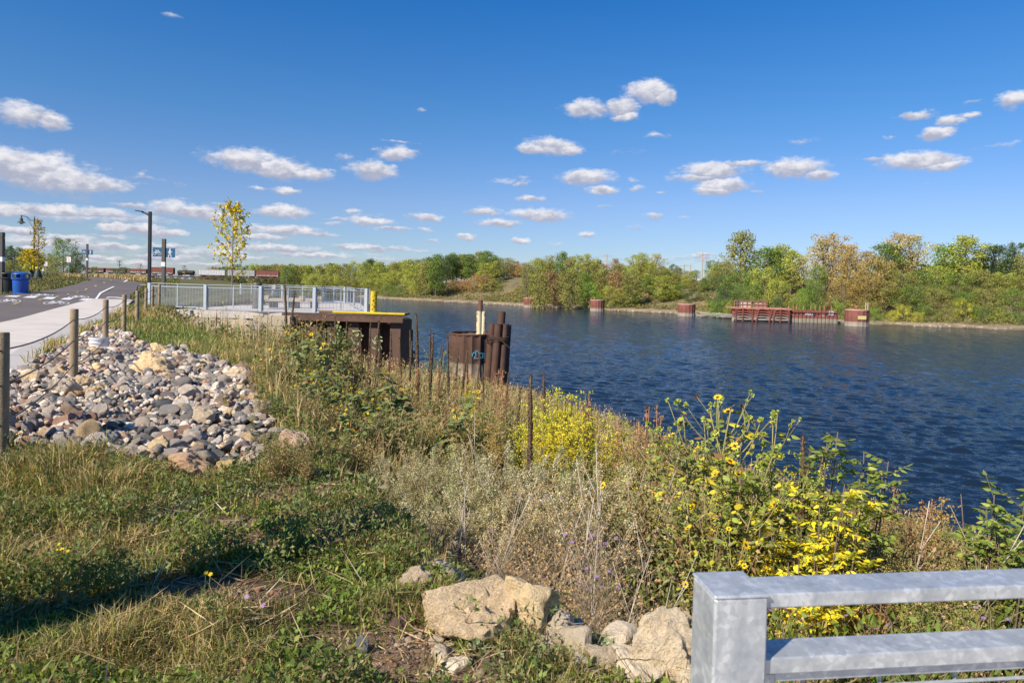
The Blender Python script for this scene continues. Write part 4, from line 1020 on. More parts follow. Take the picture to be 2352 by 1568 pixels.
for k in range(4):
    zz = WZ + .45 + k * (zt2 - WZ - .6) / 4; mb = MB(); c = (.36, .32, .26) if k == 0 else ((.22, .16, .12) if k == 1 else (.26, .07, .05))
    mb.beam((xa - .3, BY, zz), (xm, BY, zz), .35, .3, c)
    for j in range(3):
        a = xa + (xm - xa) * j / 3; b = xa + (xm - xa) * (j + 1) / 3
        mb.tube([(a + (b - a) * u, BY - .15, zz + .05 + .55 * math.sin(PI * u)) for u in np.linspace(0, 1, 9)], .12, 6, c)
    mb.build('wale', M_redrust, t)
for px in (1690, 1706, 1728, 1735, 1765, 1773, 1792, 1812):
    mb = MB(); x_ = bz(px, 700).x; mb.beam((x_, BY - .3, WZ - 1), (x_ + (.7 if px % 2 else 0), BY - .3, zt2 - .1), .2, .22, (.22, .07, .05)); mb.build('brace', M_redrust, t)
mb = MB(); mb.box(((xa + xm) / 2, BY + 2.2, zt2 + .08), (xm - xa + .6, 4.6, .35), col=(.46, .22, .15)); mb.build('deck', M_redrust, t)
mb = MB(); zig = MB(); zigwall(mb, xm, xe, BY + .6, zt2 - .05, WZ - 1.5, per=.85, dep=.22)
V = np.concatenate(mb.v); C = np.where((V[:, 2] < WZ + .88)[:, None], np.array([[.30, .26, .2]]), np.array([redr])); mb.c = [C]; mb.build('sheet_piling', M_redrust, t)
mb = MB(); mb.beam((xm, BY + .5, zt2 - .5), (xe, BY + .5, zt2 - .5), .2, .18, (.24, .07, .05)); mb.build('wale', M_redrust, t)
mb = MB()
for px in (1688, 1694, 1700, 1706, 1716, 1726, 1733, 1742, 1752, 1760):
    x_ = bz(px, 700).x; mb.beam((x_, BY + .3, zt2), (x_, BY + .3, zt2 + 1.7), .12, .12, (.40, .16, .11))
mb.beam((xa, BY + .3, zt2 + 1.7), (bz(1765, 700).x, BY + .3, zt2 + 1.7), .12, .12, (.4, .16, .11)); mb.beam((xa, BY + .3, zt2 + .9), (bz(1765, 700).x, BY + .3, zt2 + .9), .1, .1, (.4, .16, .11)); mb.build('railing', M_redrust, t)
mb = MB()
for (a, b, c) in ((1703, 1716, (.55, .5, .46)), (1717, 1726, (.45, .36, .28)), (1735, 1764, (.36, .2, .14)), (1690, 1699, (.1, .1, .1))):
    p = bz(a, 700); q = bz(b, 700); mb.box(((p.x + q.x) / 2, BY + .5, zt2 + .85), (q.x - p.x, .06, 1.3), col=c)
mb.build('side_panels', M_redrust, t)
for px in (1816, 1826, 1834, 1850, 1867, 1877, 1888, 1898, 1914):
    mb = MB(); x_ = bz(px, 700).x; mb.tube([(x_, BY + .9, zt2 - .1), (x_, BY + .9, zt2 + 1.0)], .1, 6, (.42, .17, .1)); mb.build('stub_post', M_redrust, t)
LET = {'O': [[(.5, 1), (.1, .8), (.1, .2), (.5, 0), (.9, .2), (.9, .8), (.5, 1)]], 'A': [[(0, 0), (.5, 1), (1, 0)], [(.2, .35), (.8, .35)]], 'K': [[(.1, 0), (.1, 1)], [(.9, 1), (.1, .5), (.9, 0)]], 'Z': [[(.05, 1), (.95, 1), (.05, 0), (.95, 0)]],
       'E': [[(.9, 1), (.1, 1), (.1, 0), (.9, 0)], [(.1, .5), (.8, .5)]], 'D': [[(.1, 0), (.1, 1), (.6, .95), (.9, .5), (.6, .05), (.1, 0)]], '8': [[(.5, .5), (.15, .75), (.5, 1), (.85, .75), (.5, .5), (.1, .25), (.5, 0), (.9, .25), (.5, .5)]], 'S': [[(.9, .9), (.5, 1), (.1, .75), (.5, .5), (.9, .25), (.5, 0), (.1, .1)]], 'H': [[(.1, 0), (.1, 1)], [(.9, 0), (.9, 1)], [(.1, .5), (.9, .5)]], 'R': [[(.1, 0), (.1, 1), (.8, .9), (.8, .6), (.1, .5), (.9, 0)]], 'W': [[(0, 1), (.25, 0), (.5, .7), (.75, 0), (1, 1)]]}
def letters(txt, p, q, Y, w_, col, dy=0.0, bg_=None):
    mb = MB(); P = at(p[0], p[1], Y); Q = at(q[0], q[1], Y); n = len(txt); wd = (Q.x - P.x) / n
    if bg_:
        mb.box(((P.x + Q.x) / 2, Y + .01, (P.z + Q.z) / 2), (Q.x - P.x + .25, .01, abs(P.z - Q.z) + .2), col=bg_)
    for k, ch in enumerate(txt):
        mp = lambda a, b, k=k: (P.x + wd * (k + .08 + .84 * a), Y - .012, min(P.z, Q.z) + abs(P.z - Q.z) * b)
        s0 = len(mb.v)
        for st in LET[ch]: stroke(mb, st, w_, mp)
        for j in range(s0, len(mb.v)): mb.c[j][:] = col
    return mb
gy = BY + .57
letters('OAOKZ', q3(1212, 452), q3(1345, 410), gy, .22, (.8, .78, .8)).build('graffiti', M_any, t)
letters('ED', q3(1330, 460), q3(1395, 420), gy, .25, (.03, .06, .12)).build('graffiti', M_any, t)
letters('8', q3(1475, 475), q3(1522, 422), gy, .3, (.62, .6, .55)).build('graffiti', M_any, t)
letters('SH', q3(1600, 445), q3(1662, 398), gy, .24, (.05, .12, .4), bg_=(.72, .72, .76)).build('graffiti', M_any, t)
letters('WAHRS', q3(395, 290), q3(540, 262), BY + .44, .16, (.7, .68, .68)).build('graffiti', M_any, t)
# driftwood and timber debris left of the dock
dl = MB(); rr_ = random.Random(3)
for k in range(70):
    px = rr_.uniform(1600, 1686); Y = 158 + rr_.random() * 8 + (1686 - px) * .12; p = gp(px, Y); a = rr_.uniform(-.4, .4); L = rr_.uniform(1, 4)
    p.z = max(p.z, WZ + .15) + rr_.random() * .7
    dl.tube([p, p + Vector((L * math.cos(a), L * math.sin(a), rr_.uniform(-.2, .4)))], rr_.uniform(.06, .16), 5, tuple(v * rr_.uniform(.7, 1.2) for v in (.36, .31, .25)))
tag(dl.build('driftwood', M_any), 'heap of grey driftwood on the far shore left of the barge dock', 'driftwood', kind='stuff')
# chain-link fence on the far hill
for (pa, ya, pb, yb, lb) in ((1598, 232, 1724, 214, 'low grey chain-link fence on the far hill crest below the tall pole'),):
    a = atz(pa, ya); b = atz(pb, yb); t = thing('chain_link_fence', lb, 'fence', (0, 0, 0)); n = 12; P = []
    for k in range(n + 1):
        x = a[0] + (b[0] - a[0]) * k / n; y = a[1] + (b[1] - a[1]) * k / n; g = tz(x, y); P.append(Vector((x, y, g)))
        mb = MB(); mb.tube([(x, y, g), (x, y, g + 1.9)], .06, 5, (.4, .42, .42)); mb.build('post', M_any, t)
    mb = MB()
    for zz in (1.85, 1.2, .6): mb.tube([p + Vector((0, 0, zz)) for p in P], .035, 4, (.4, .42, .42), cap=False)
    mb.build('rails', M_any, t)
# ================================================================== rocks
def rock_mb(seed, sub=3, rough=.18, cuts=3, flat=.75, el=1.0, fine=.04):
    import bmesh
    from mathutils import noise
    rd = random.Random(seed); bm = bmesh.new(); bmesh.ops.create_icosphere(bm, subdivisions=sub, radius=1)
    pl = []
    for k in range(cuts):
        v = Vector((rd.gauss(0, 1), rd.gauss(0, 1), rd.gauss(0, 1))).normalized(); pl.append((v, rd.uniform(.55, .85) if cuts < 6 else rd.uniform(.5, .78)))
    o = Vector((rd.uniform(0, 99),) * 3); hard = rough > .26; tight = cuts > 6
    for v in bm.verts:
        p = v.co.copy(); n = p.normalized()
        for (d, h) in pl:
            q = p.dot(d)
            if q > h: p -= d * (q - h) * .97
        if hard: p += n * (noise.noise(n * 1.3 + o) * .10 - abs(noise.noise(p * 2.2 + o)) * .20 + noise.cell(p * 3.1 + o) * .04 + noise.noise(p * 7 + o) * .055 + noise.noise(p * 16 + o) * .03)
        else: p += n * (noise.noise(n * 1.3 + o) * rough + noise.noise(n * 3.4 + o) * rough * .4 + noise.noise(n * 9 + o) * fine)
        v.co = (p.x * el, p.y, p.z * flat)
    mb = MB(); bm.verts.index_update(); mb.add([tuple(v.co) for v in bm.verts], np.array([[w_.index for w_ in f.verts] for f in bm.faces])); bm.free(); return mb
ROCKC = [((.42, .37, .32), 'pale beige'), ((.34, .31, .29), 'light grey'), ((.22, .21, .21), 'mid grey'), ((.13, .14, .15), 'dark blue-grey'), ((.27, .20, .16), 'brown'), ((.33, .20, .15), 'reddish'), ((.46, .34, .20), 'tan-yellow'), ((.54, .49, .44), 'whitish'), ((.20, .165, .15), 'dark brown')]
RW = np.array([.22, .17, .13, .14, .09, .06, .06, .09, .06]); RW /= RW.sum()
BOULD = [  # px0,py0,px1,py1, colour, label, extra sink
 (300,816,408,876,(.56,.43,.27),'largest pale sandy limestone block in the middle of the rock pile'),
 (339,998,400,1052,(.58,.46,.29),'craggy yellow-cream block near the foot of the rock pile'),
 (374,1046,495,1092,(.50,.34,.24),'long orange-pink slab at the foot of the rock pile by the grass'),
 (493,1050,547,1088,(.58,.44,.22),'yellow block at the foot of the rock pile, right of the pink slab'),
 (546,1036,597,1082,(.52,.44,.36),'pale angular block at the foot of the rock pile beside the weeds'),
 (395,802,430,834,(.58,.52,.43),'whitish block at the top edge of the rock pile by the grass'),
 (343,790,391,818,(.58,.44,.25),'yellowish block at the top edge of the rock pile, above the largest one'),
 (446,822,500,850,(.56,.47,.36),'pale block on the upper right rim of the rock pile'),
 (516,848,576,882,(.54,.45,.34),'cream block at the right rim of the rock pile beside brown soil'),
 (409,868,456,901,(.42,.36,.28),'grey-tan flat block right of the largest limestone block'),
 (193,880,264,913,(.50,.38,.22),'tan block right behind the second fence post foot'),
 (109,866,170,904,(.40,.36,.31),'rough grey block left of the second fence post'),
 (42,848,97,885,(.50,.40,.26),'tan block by the sidewalk edge near the left of the photo'),
 (448,930,497,980,(.48,.41,.32),'upright cream block in the right half of the rock pile'),
 (312,780,341,802,(.52,.46,.38),'small pale pointed block where grass meets the pile top'),
 (152,868,205,900,(.48,.38,.25),'tan slab with the second fence post standing in front'),
 (640,985,705,1058,(.46,.34,.27),'tall pinkish broken rock face half hidden by sunflower weeds'),
 (700,960,770,1040,(.40,.31,.25),'brownish rock behind the sunflower weeds, right of the pink face'),
 (957,1306,1158,1472,(.52,.42,.29),'big cream limestone boulder at the bottom centre of the photo'),
 (1138,1308,1296,1450,(.56,.46,.30),'cream limestone boulder touching the right side of the big central one'),
 (986,1234,1090,1324,(.52,.40,.20),'yellow pitted boulder behind the big central one'),
 (908,1302,984,1362,(.50,.42,.32),'small pale boulder left of the yellow pitted one'),
 (1320,1345,1452,1440,(.55,.47,.34),'pale boulder half covered with dry stems, left of the rail post'),
 (1452,1278,1592,1352,(.52,.42,.28),'buff boulder behind the rail post, upper one of three'),
 (1455,1342,1600,1440,(.56,.47,.34),'smooth buff boulder beside the rail post, middle one of three'),
 (1436,1408,1610,1600,(.58,.50,.38),'whitish craggy boulder at the lower left of the rail post'),
 (1766,1380,1816,1440,(.56,.47,.34),'pale rock seen just right of the rail post under the top rail'),
 (1766,1436,1856,1500,(.56,.47,.35),'white rock seen between the two rails near the post'),
 (1876,1442,1966,1500,(.54,.45,.33),'low pale rock between the rails, second from the post'),
 (2176,1420,2262,1480,(.52,.44,.33),'pale rock between the rails at the far right'),
 (1855,1308,1950,1345,(.56,.48,.35),'pale rock peeping over the top rail below the yellow sapling'),
 (1612,1270,1690,1320,(.54,.46,.33),'small pale rock above the rail post among green weeds'),
 (1640,1270,1720,1330,(.5,.42,.30),'buff rock above the rail post, right of its twin'),
 (1290,1330,1345,1400,(.50,.43,.32),'rough pale rock between the two big cream boulders and the dry stems'),
 (1380,1400,1450,1470,(.52,.45,.34),'pale broken rock low among dry stems, left of the whitish craggy boulder'),
 (1240,1440,1330,1500,(.46,.39,.29),'flat half-buried tan rock below the cream boulder pair'),
 (1340,1470,1440,1545,(.50,.43,.33),'flat pale rock near the bottom edge, left of the rail post'),
 (1400,1300,1460,1350,(.52,.45,.34),'pale rock behind the dry stems, left of the buff boulders'),
 (1180,1250,1250,1300,(.48,.40,.29),'tan rock showing behind the cream boulder pair'),
 (1690,1230,1750,1270,(.5,.43,.33),'pale rock glimpsed deep under the yellow saplings'),
 (814,1460,848,1510,(.17,.19,.21),'small dark blue-grey wedge stone standing on bare soil'),
]
for i, (a, b, c, d, colr, lab) in enumerate(BOULD):
    base = hit((a + c) / 2, min(d, 1562)); Y = base.y + .1; wd_ = (c - a) / FP * Y; hh = (d - b) / FP * Y
    mb = rock_mb(100 + i, 5, .30, 11, 1, 1, .11)
    o = mb.build('boulder', M_rock, smooth=True); 
    sy = min(wd_ * .42, hh * .9); Yc = base.y + sy * .55; cc = at((a + c) / 2, (b + min(d, 1562)) / 2, Yc); o.location = (cc.x, Yc, cc.z - hh * (.14 if i > 17 else .04))
    o.scale = (wd_ * (.68 if i > 17 else .60), sy * 1.1, hh * .66); o.rotation_euler = (U(-.3, .3), U(-.3, .3), U(-.3, .3)); o.color = c4([v * q for v, q in zip(colr, (1.6, 1.5, 1.34))])
    tag(o, lab, 'boulder', 'limestone boulders' if i != len(BOULD) - 1 else None)
free_ = lambda x, y: not (-1.55 < x < 7.5 and y < 1.65)
# extra half-buried boulders down the slope and concrete rubble under the railing
for i, (px, Y, s, colr, lab) in enumerate([
 (442, 29.9, .7, (.40, .34, .26), 'low grey-tan concrete chunk under the overlook railing, leftmost one'), (474, 29.7, .85, (.43, .36, .27), 'cracked tan concrete chunk under the overlook railing, second from left'),
 (512, 29.3, 1.0, (.40, .33, .25), 'broken tan concrete chunk under the overlook railing, third from left'), (545, 29.3, 1.15, (.44, .36, .26), 'broken tan concrete chunk under the overlook railing, fourth from left'), (574, 29.2, .8, (.40, .33, .26), 'broken tan concrete chunk touching the beige block wall'),
 (628, 27, .5, (.46, .40, .31), 'pale rubble lump below the beige block wall'), (652, 26.2, .45, (.44, .38, .3), 'pale rubble lump near the left end of the rusty bulkhead'), (560, 26, .35, (.42, .36, .28), 'small tan rubble lump in dry grass below the railing')]):
    p = gp(px, Y); o = rock_mb(300 + i, 4, .35, 5, 1, 1, .1).build('rubble', M_rock, smooth=True); o.location = (p.x, p.y + (.2 if Y > 28 else 0), (-.22 - .6 * s) if Y > 28 else p.z + .15 * s); o.scale = (s, s * .6, s * (.75 if Y > 28 else .62)); o.color = c4(colr)
    tag(o, lab, 'rubble', 'broken concrete and rubble')
# cobbles
protos = [rock_mb(s, 3, .22, (8, 12, 4)[s % 3], U(.6, .85), U(1.0, 1.4), .045) for s in range(9)]
plow = [rock_mb(s, 2, .22, (8, 12, 4)[s % 3], U(.6, .85), U(1.0, 1.4), .03) for s in range(9)]
pm = []
for p in protos: o = p.build('cobble', M_rock, smooth=True); pm.append(o.data); bpy.data.objects.remove(o)
RP = np.array(ROCKP); bx0, by0 = RP.min(0); bx1, by1 = RP.max(0)
cand = 60000; xs = U(bx0, bx1, cand); ys = U(by0, by1, cand); ok = inpoly(xs, ys, ROCKP) & (xs < -1.2); xs = xs[ok]; ys = ys[ok]
rs_ = np.exp(rng.normal(math.log(.044), .38, len(xs))).clip(.026, .12)
rs_[:60] = U(.075, .12, 60)
keep = []; KX = np.zeros(9000); KY = np.zeros(9000); KR = np.zeros(9000)
for x, y, r in zip(xs, ys, rs_):
    k = len(keep)
    if k >= 8800: break
    if k and (((KX[:k] - x) ** 2 + (KY[:k] - y) ** 2) < (.60 * (KR[:k] + r)) ** 2).any(): continue
    KX[k], KY[k], KR[k] = x, y, r; keep.append((x, y, r))
# keep a few stones off the sidewalk
SWpoly = [tuple(p)[:2] for p in ([(q[0], q[1]) for q in SWR] + [(q[0], q[1]) for q in SWL][::-1])]
K = np.array(keep); K = K[~inpoly(K[:, 0], K[:, 1], SWpoly)]
zz = terrain(K[:, 0], K[:, 1]) + vnoise(K[:, 0], K[:, 1], 1.0, 77) * .25 + .02
app = K[:, 2] / np.hypot(K[:, 0], K[:, 1]); order = np.argsort(-app)
stuff = MB(); cnt = 0
for rank, i in enumerate(order):
    x, y, r = K[i]; ci = rng.choice(len(ROCKC), p=RW); colr = np.array(ROCKC[ci][0]) * U(.8, 1.15) * np.array([1.62, 1.54, 1.40]); rot = Euler((U(-.8, .8), U(-.8, .8), U(0, 6.3))); s = rng.integers(0, 9)
    z = zz[i] + r * .3 + U(-.02, .05)
    Q_ = (y - 5.6) / 6.0
    where = 'nearest the lawn' if y < 6.7 else ('by the sidewalk kerb' if x < -6.4 else ('by the second fence post' if abs(x + 6.2) < 1.2 and abs(y - 9.8) < 1.6 else ('at the sunflower side' if x > -3.0 else ('mid-heap' if y < 9.5 else 'high up near the bank grass'))))
    big = 'large' if r > .085 else ('medium' if r > .055 else 'small'); shp = ('blunt', 'angular', 'rounded')[s % 3]
    if rank < 300:
        o = bpy.data.objects.new('cobble', pm[s]); COL.objects.link(o); o.location = (x, y, z); o.rotation_euler = rot; o.scale = (r * 1.12,) * 3; o.color = c4(colr)
        tag(o, f'{big} {shp} {ROCKC[ci][1]} cobble of the riprap heap, {where}', 'stone', 'cobbles of the riprap heap')
    else:
        M = Matrix.Translation((x, y, z)) @ rot.to_matrix().to_4x4() @ Matrix.Scale(r * 1.12, 4)
        stuff.merge((protos if rank < 1300 else plow)[s], M, colr)
# a lower layer of filler stones
for k in range(2600):
    x, y = U(bx0, bx1), U(by0, by1)
    if not inpoly(np.array([x]), np.array([y]), ROCKP)[0] or inpoly(np.array([x]), np.array([y]), SWpoly)[0]: continue
    r = U(.035, .07); M = Matrix.Translation((x, y, tz(x, y) - .03)) @ Euler((U(-.4, .4), U(-.4, .4), U(0, 6.3))).to_matrix().to_4x4() @ Matrix.Scale(r, 4)
    stuff.merge(plow[rng.integers(0, 9)], M, np.array(ROCKC[rng.choice(len(ROCKC), p=RW)][0]) * np.array([1.5, 1.38, 1.2]))
tag(stuff.build('cobble_heap', M_rock, smooth=True), 'mixed grey and brown cobbles filling the riprap heap between the larger stones', 'stones', kind='stuff')
hardp = [rock_mb(700 + s_, 3, .30, 9, U(.6, .85), U(1.0, 1.4), .1) for s_ in range(7)]; mb = MB()
for k in range(1500):
    x, y = U(-.9, 2.9), U(2.6, 5.6)
    q = terrain(np.array([x]), np.array([y]), True)
    if not free_(x, y) or (x < -.3 and not q[2][0]): continue
    r = float(np.exp(rng.normal(math.log(.030 + .02 * (x > .2)), .6)).clip(.008, .16)); mb.merge(hardp[k % 7], Matrix.Translation((x, y, q[0][0] + r * .12)) @ Euler((U(-.5, .5), U(-.5, .5), U(0, 6.3))).to_matrix().to_4x4() @ Matrix.Scale(r, 4), np.array((.62, .52, .38)) * U(.6, 1.15))
tag(mb.build('rock_fragments', M_rock, smooth=True), 'broken pale limestone fragments among the boulders at the bottom', 'stones', kind='stuff')
# dark soil clods by the gully
for i, (a, b, c, d) in enumerate(((846, 1412, 900, 1450), (884, 1408, 946, 1476))):
    base = hit((a + c) / 2, d); wd_ = (c - a) / FP * base.y; o = rock_mb(500 + i, 4, .4, 2, 1, 1, .16).build('soil_clod', M_dirt, smooth=True)
    o.location = base + Vector((0, .1, wd_ * .2)); o.scale = (wd_ * .55, wd_ * .5, wd_ * .42); tag(o, ['dark brown earth clod near the wedge stone, left one', 'dark brown earth clod beside the big cream boulder'][i], 'earth clod', 'earth clods')

# ================================================================== ground cover (stuff)
def scat(n, r0, r1, a0, a1):
    r = np.exp(U(math.log(r0), math.log(r1), n)); a = R(1) * U(a0, a1, n); return np.sin(a) * r, np.cos(a) * r
SWb = [(-9.0, 0.0)] + SWpoly
def free(X, Y):
    k = ~inpoly(X, Y, SWpoly) & ~((X > -1.55) & (Y < 1.65) & (X < 7.5))
    k &= ~((X > -17.4) & (X < -4.6) & (Y > 29.5) & (Y < 47))
    return k
ASP = [(q[0], q[1]) for q in lo] + [(q[0], q[1]) for q in hi][::-1]; BRP = [(q[0], q[1]) for q in bA] + [(q[0], q[1]) for q in bB][::-1]
def blades(mb, X, Y, Z, H, Wd, col, lean=.5, head=None):
    n = len(X); a = U(0, 2 * PI, n); b = U(0, 2 * PI, n); L = np.abs(rng.normal(0, lean, n)).clip(0, 1.3)
    dx, dy = np.cos(a) * L, np.sin(a) * L; sx, sy = np.cos(b) * Wd / 2, np.sin(b) * Wd / 2
    P = np.stack([X, Y, Z], 1); S_ = np.stack([sx, sy, np.zeros(n)], 1)
    m = P + np.stack([dx * .35 * H, dy * .35 * H, H * .62], 1); tp = P + np.stack([dx * H, dy * H, H * (1 - .28 * L.clip(0, 1.2))], 1)
    V = np.stack([P - S_, P + S_, m + S_ * .8, m - S_ * .8, tp], 1)
    i = np.arange(n)[:, None] * 5
    mb.add(V.reshape(-1, 3), [i + np.array([[0, 1, 2, 3]]), i + np.array([[3, 2, 4]])], np.repeat(np.clip(col, 0, 1), 5, 0))
    return tp
def pal(n, cols, ws, var=.2):
    k = rng.choice(len(cols), n, p=np.array(ws) / np.sum(ws)); return np.array(cols)[k] * U(1 - var, 1 + var, n)[:, None]
G1 = [(.14, .165, .035), (.22, .225, .055), (.09, .115, .03), (.42, .33, .16), (.32, .25, .12), (.24, .15, .08)]
# lawn in the left foreground
X, Y = scat(260000, 2.3, 11, -42, 20); z, land, slope, far, t_, dc, dn, df = terrain(X, Y, True)
dens = vnoise(X, Y, .7, 41); bare = bare_mask(X, Y)
prob = np.where(land, 1.0, np.exp(-dc / .8)) * (1 - .72 * sst(X, -.9, -.1) * (Y < 6)); k = (land | (slope & (dc < 3))) & free(X, Y) & ~inpoly(X, Y, ROCKP) & (rng.random(len(X)) < prob * np.clip(.86 + dens * 2.6 - 1.25 * bare, .03, 1))
X, Y, z = X[k], Y[k], z[k]; g_ = np.clip(vnoise(X, Y, .5, 44) * 3 + .5 + .35 * sst(-X, .5, 2.5), 0, 1)
H = U(.025, .085, len(X)) * (1 + .7 * sst(-X, 1.2, 3.5)) * (.6 + .8 * g_) * (1 + 1.1 * np.clip(vnoise(X, Y, .28, 48, 2) * 2.4, 0, 1)); mb = MB()
cg = pal(len(X), G1[:3], [3, 2, 2]); cs = pal(len(X), G1[3:], [3, 2, 1]); f = (rng.random(len(X)) < .14 + .42 * g_)[:, None]
blades(mb, X, Y, z - .01, H, .0022 + .0009 * np.hypot(X, Y) * U(.6, 1.3, len(X)), np.where(f, cs, cg), 1.0)
tag(mb.build('lawn_grass', M_leaf), 'rough green and straw-coloured grass in the left foreground', 'grass', kind='stuff')
# low leafy weeds in the foreground
def rosettes(mb, X, Y, Z, S_, cols, nl=9, up=.7, wr=.45, broad=False, spread=.7):
    n = len(X); N = n * nl
    P = np.repeat(np.stack([X, Y, Z], 1), nl, 0); s = np.repeat(S_, nl)
    off = rdir(N) * (s * spread)[:, None]; off[:, 2] = np.abs(off[:, 2]) * 1.1; P = P + off
    D = rdir(N, up); mb.leaves(P, D, sideof(D), s * U(.35, .8, N), s * U(.35, .8, N) * wr, np.repeat(cols, nl, 0) * U(.75, 1.25, N)[:, None], .2, broad, .1)
mb = MB(); X, Y = scat(24000, 2.3, 10, -42, 40); z, land, slope, far, t_, dc, dn, df = terrain(X, Y, True)
cl = vnoise(X, Y, .55, 51); k = free(X, Y) & ~inpoly(X, Y, ROCKP) & (cl > -.10) & (rng.random(len(X)) < np.where(land, .85, np.where(Y < 6, .22, .5)) * (1 - .97 * bare_mask(X, Y)) * (1 - .65 * sst(X, -.9, -.1) * (Y < 5)))
X, Y, z = X[k], Y[k], z[k]; n = len(X); bl_ = (vnoise(X, Y, .8, 52) > .06)[:, None]
rosettes(mb, X, Y, z, U(.03, .075, n), np.where(bl_, pal(n, [(.17, .22, .12), (.14, .19, .10)], [1, 1]), pal(n, [(.11, .17, .03), (.15, .21, .04), (.21, .25, .06)], [3, 2, 1])), 11, .7, .42)
tag(mb.build('leafy_ground_cover', M_leaf), 'low leafy green weeds carpeting the foreground soil', 'ground cover', kind='stuff')
mb = MB(); X, Y = scat(15000, 2.4, 9, -42, 30); z, land, slope, far, t_, dc, dn, df = terrain(X, Y, True); k = free(X, Y) & ~inpoly(X, Y, ROCKP) & (vnoise(X, Y, .42, 58, 3) > .07) & (dc < np.where(land, 99, 1.6)) & (bare_mask(X, Y) < .4) & (rng.random(len(X)) > .9 * sst(X, -.9, -.1) * (Y < 5)); X, Y, z = X[k], Y[k], z[k]; n = len(X)
for q_ in range(3): rosettes(mb, X + U(-.03, .03, n), Y + U(-.03, .03, n), z + U(.02, .17, n), U(.03, .07, n), pal(n, [(.10, .145, .035), (.14, .18, .05), (.08, .11, .03), (.19, .19, .08), (.20, .13, .07)], [3, 3, 2, 1, 1]), 5, .9, .36)
tag(mb.build('taller_weeds', M_leaf), 'patches of taller leafy weeds standing in the foreground grass', 'weeds', kind='stuff')
# straw litter and dead stems lying on the ground
mb = MB(); X, Y = scat(16000, 2.3, 12, -42, 42); z = terrain(X, Y); k = free(X, Y) & ~inpoly(X, Y, ROCKP); X, Y, z = X[k], Y[k], z[k]; n = len(X)
D = rdir(n); D[:, 2] = np.abs(D[:, 2]) * .25; D = unit(D); mb.leaves(np.stack([X, Y, z + .015], 1), D, sideof(D), U(.06, .3, n), U(.003, .007, n), pal(n, [(.36, .28, .17), (.24, .17, .10), (.12, .08, .05), (.45, .38, .26)], [2, 2, 3, 1]), .1)
tag(mb.build('straw_litter', M_leaf), 'scattered dry stalks and straw on the soil', 'litter', kind='stuff')
# pebbles on the bare soil
mb = MB()
for k in range(900):
    c_, sx_, sy_ = BARE[k % len(BARE)]; q_ = (c_[0] + rng.normal(0, sx_ * .6), c_[1] + rng.normal(0, sy_ * .6))
    p = Vector((q_[0], q_[1], tz(*q_))); r = float(np.exp(rng.normal(math.log(.0065), .5)).clip(.003, .022))
    mb.merge(plow[k % 9], Matrix.Translation(p + Vector((0, 0, r * .3))) @ Matrix.Rotation(U(0, 6), 4, 'Z') @ Matrix.Scale(r, 4), np.array(ROCKC[rng.choice(len(ROCKC), p=RW)][0]) * np.array([1, .82, .66]))
tag(mb.build('pebbles', M_rock, smooth=True), 'tiny pebbles on the bare brown soil at the bottom', 'pebbles', kind='stuff')
# grass on the bank behind the rocks, up to the overlook
X, Y = scat(95000, 9, 34, -40, -6); z, land, slope, far, t_, dc, dn, df = terrain(X, Y, True)
k = (land | (dc < 5)) & free(X, Y) & ~inpoly(X, Y, ROCKP) & ~inpoly(X, Y, ASP) & (X > np.interp(Y, [8, 30, 36], [-8, -17.5, -21]))
X, Y, z, dcx, lx = X[k], Y[k], z[k], dc[k], land[k]; n = len(X); g_ = np.clip(vnoise(X, Y, 2.0, 61) * 3 + .42 + .5 * np.where(lx, 0, 1), 0, 1)
rr = np.hypot(X, Y); f = (rng.random(n) < g_)[:, None]; mb = MB()
blades(mb, X, Y, z - .02, U(.1, .3, n) * (.7 + .7 * g_), .0009 * rr * U(.7, 1.3, n) + .003, np.where(f, pal(n, [(.42, .34, .17), (.32, .27, .12), (.27, .18, .09)], [2, 2, 1]), pal(n, [(.13, .17, .035), (.19, .22, .06), (.23, .25, .09)], [2, 2, 1])), .9)
tag(mb.build('bank_grass', M_leaf), 'shaggy green grass turning straw-coloured on the bank below the overlook', 'grass', kind='stuff')
# verge grass far left behind the bins and along the trail, dry grass before the train
def far_grass(n, a0, a1, r0, r1, H0, H1, cols, ws, cond, name, lab, wk=.0011, lean=.4):
    X, Y = scat(n, r0, r1, a0, a1); z, land, *_ = terrain(X, Y, True); k = land & cond(X, Y) & ~inpoly(X, Y, ASP) & ~inpoly(X, Y, BRP) & ~inpoly(X, Y, SWpoly); X, Y, z = X[k], Y[k], z[k]; n = len(X); mb = MB()
    blades(mb, X, Y, z - .02, U(H0, H1, n), wk * np.hypot(X, Y) * U(.7, 1.3, n), pal(n, cols, ws), lean); tag(mb.build(name, M_leaf), lab, 'grass', kind='stuff')
far_grass(40000, -44, -26, 32, 170, .08, .22, [(.11, .12, .03), (.18, .15, .06), (.08, .10, .03)], [2, 2, 1], lambda X, Y: X < -20, 'verge_grass', 'short green-brown verge grass left of the trail')
far_grass(22000, -39, -27.9, 62, 260, .25, .7, [(.44, .32, .16), (.36, .25, .12), (.28, .22, .10)], [2, 2, 1], lambda X, Y: (np.degrees(np.arctan2(X, Y)) > -33.5 + (Y > 95) * 0) & (Y > 90 - (np.degrees(np.arctan2(X, Y)) + 33) * 4), 'tall_tan_grass', 'tall tan dry grass between the trail and the red wagons')
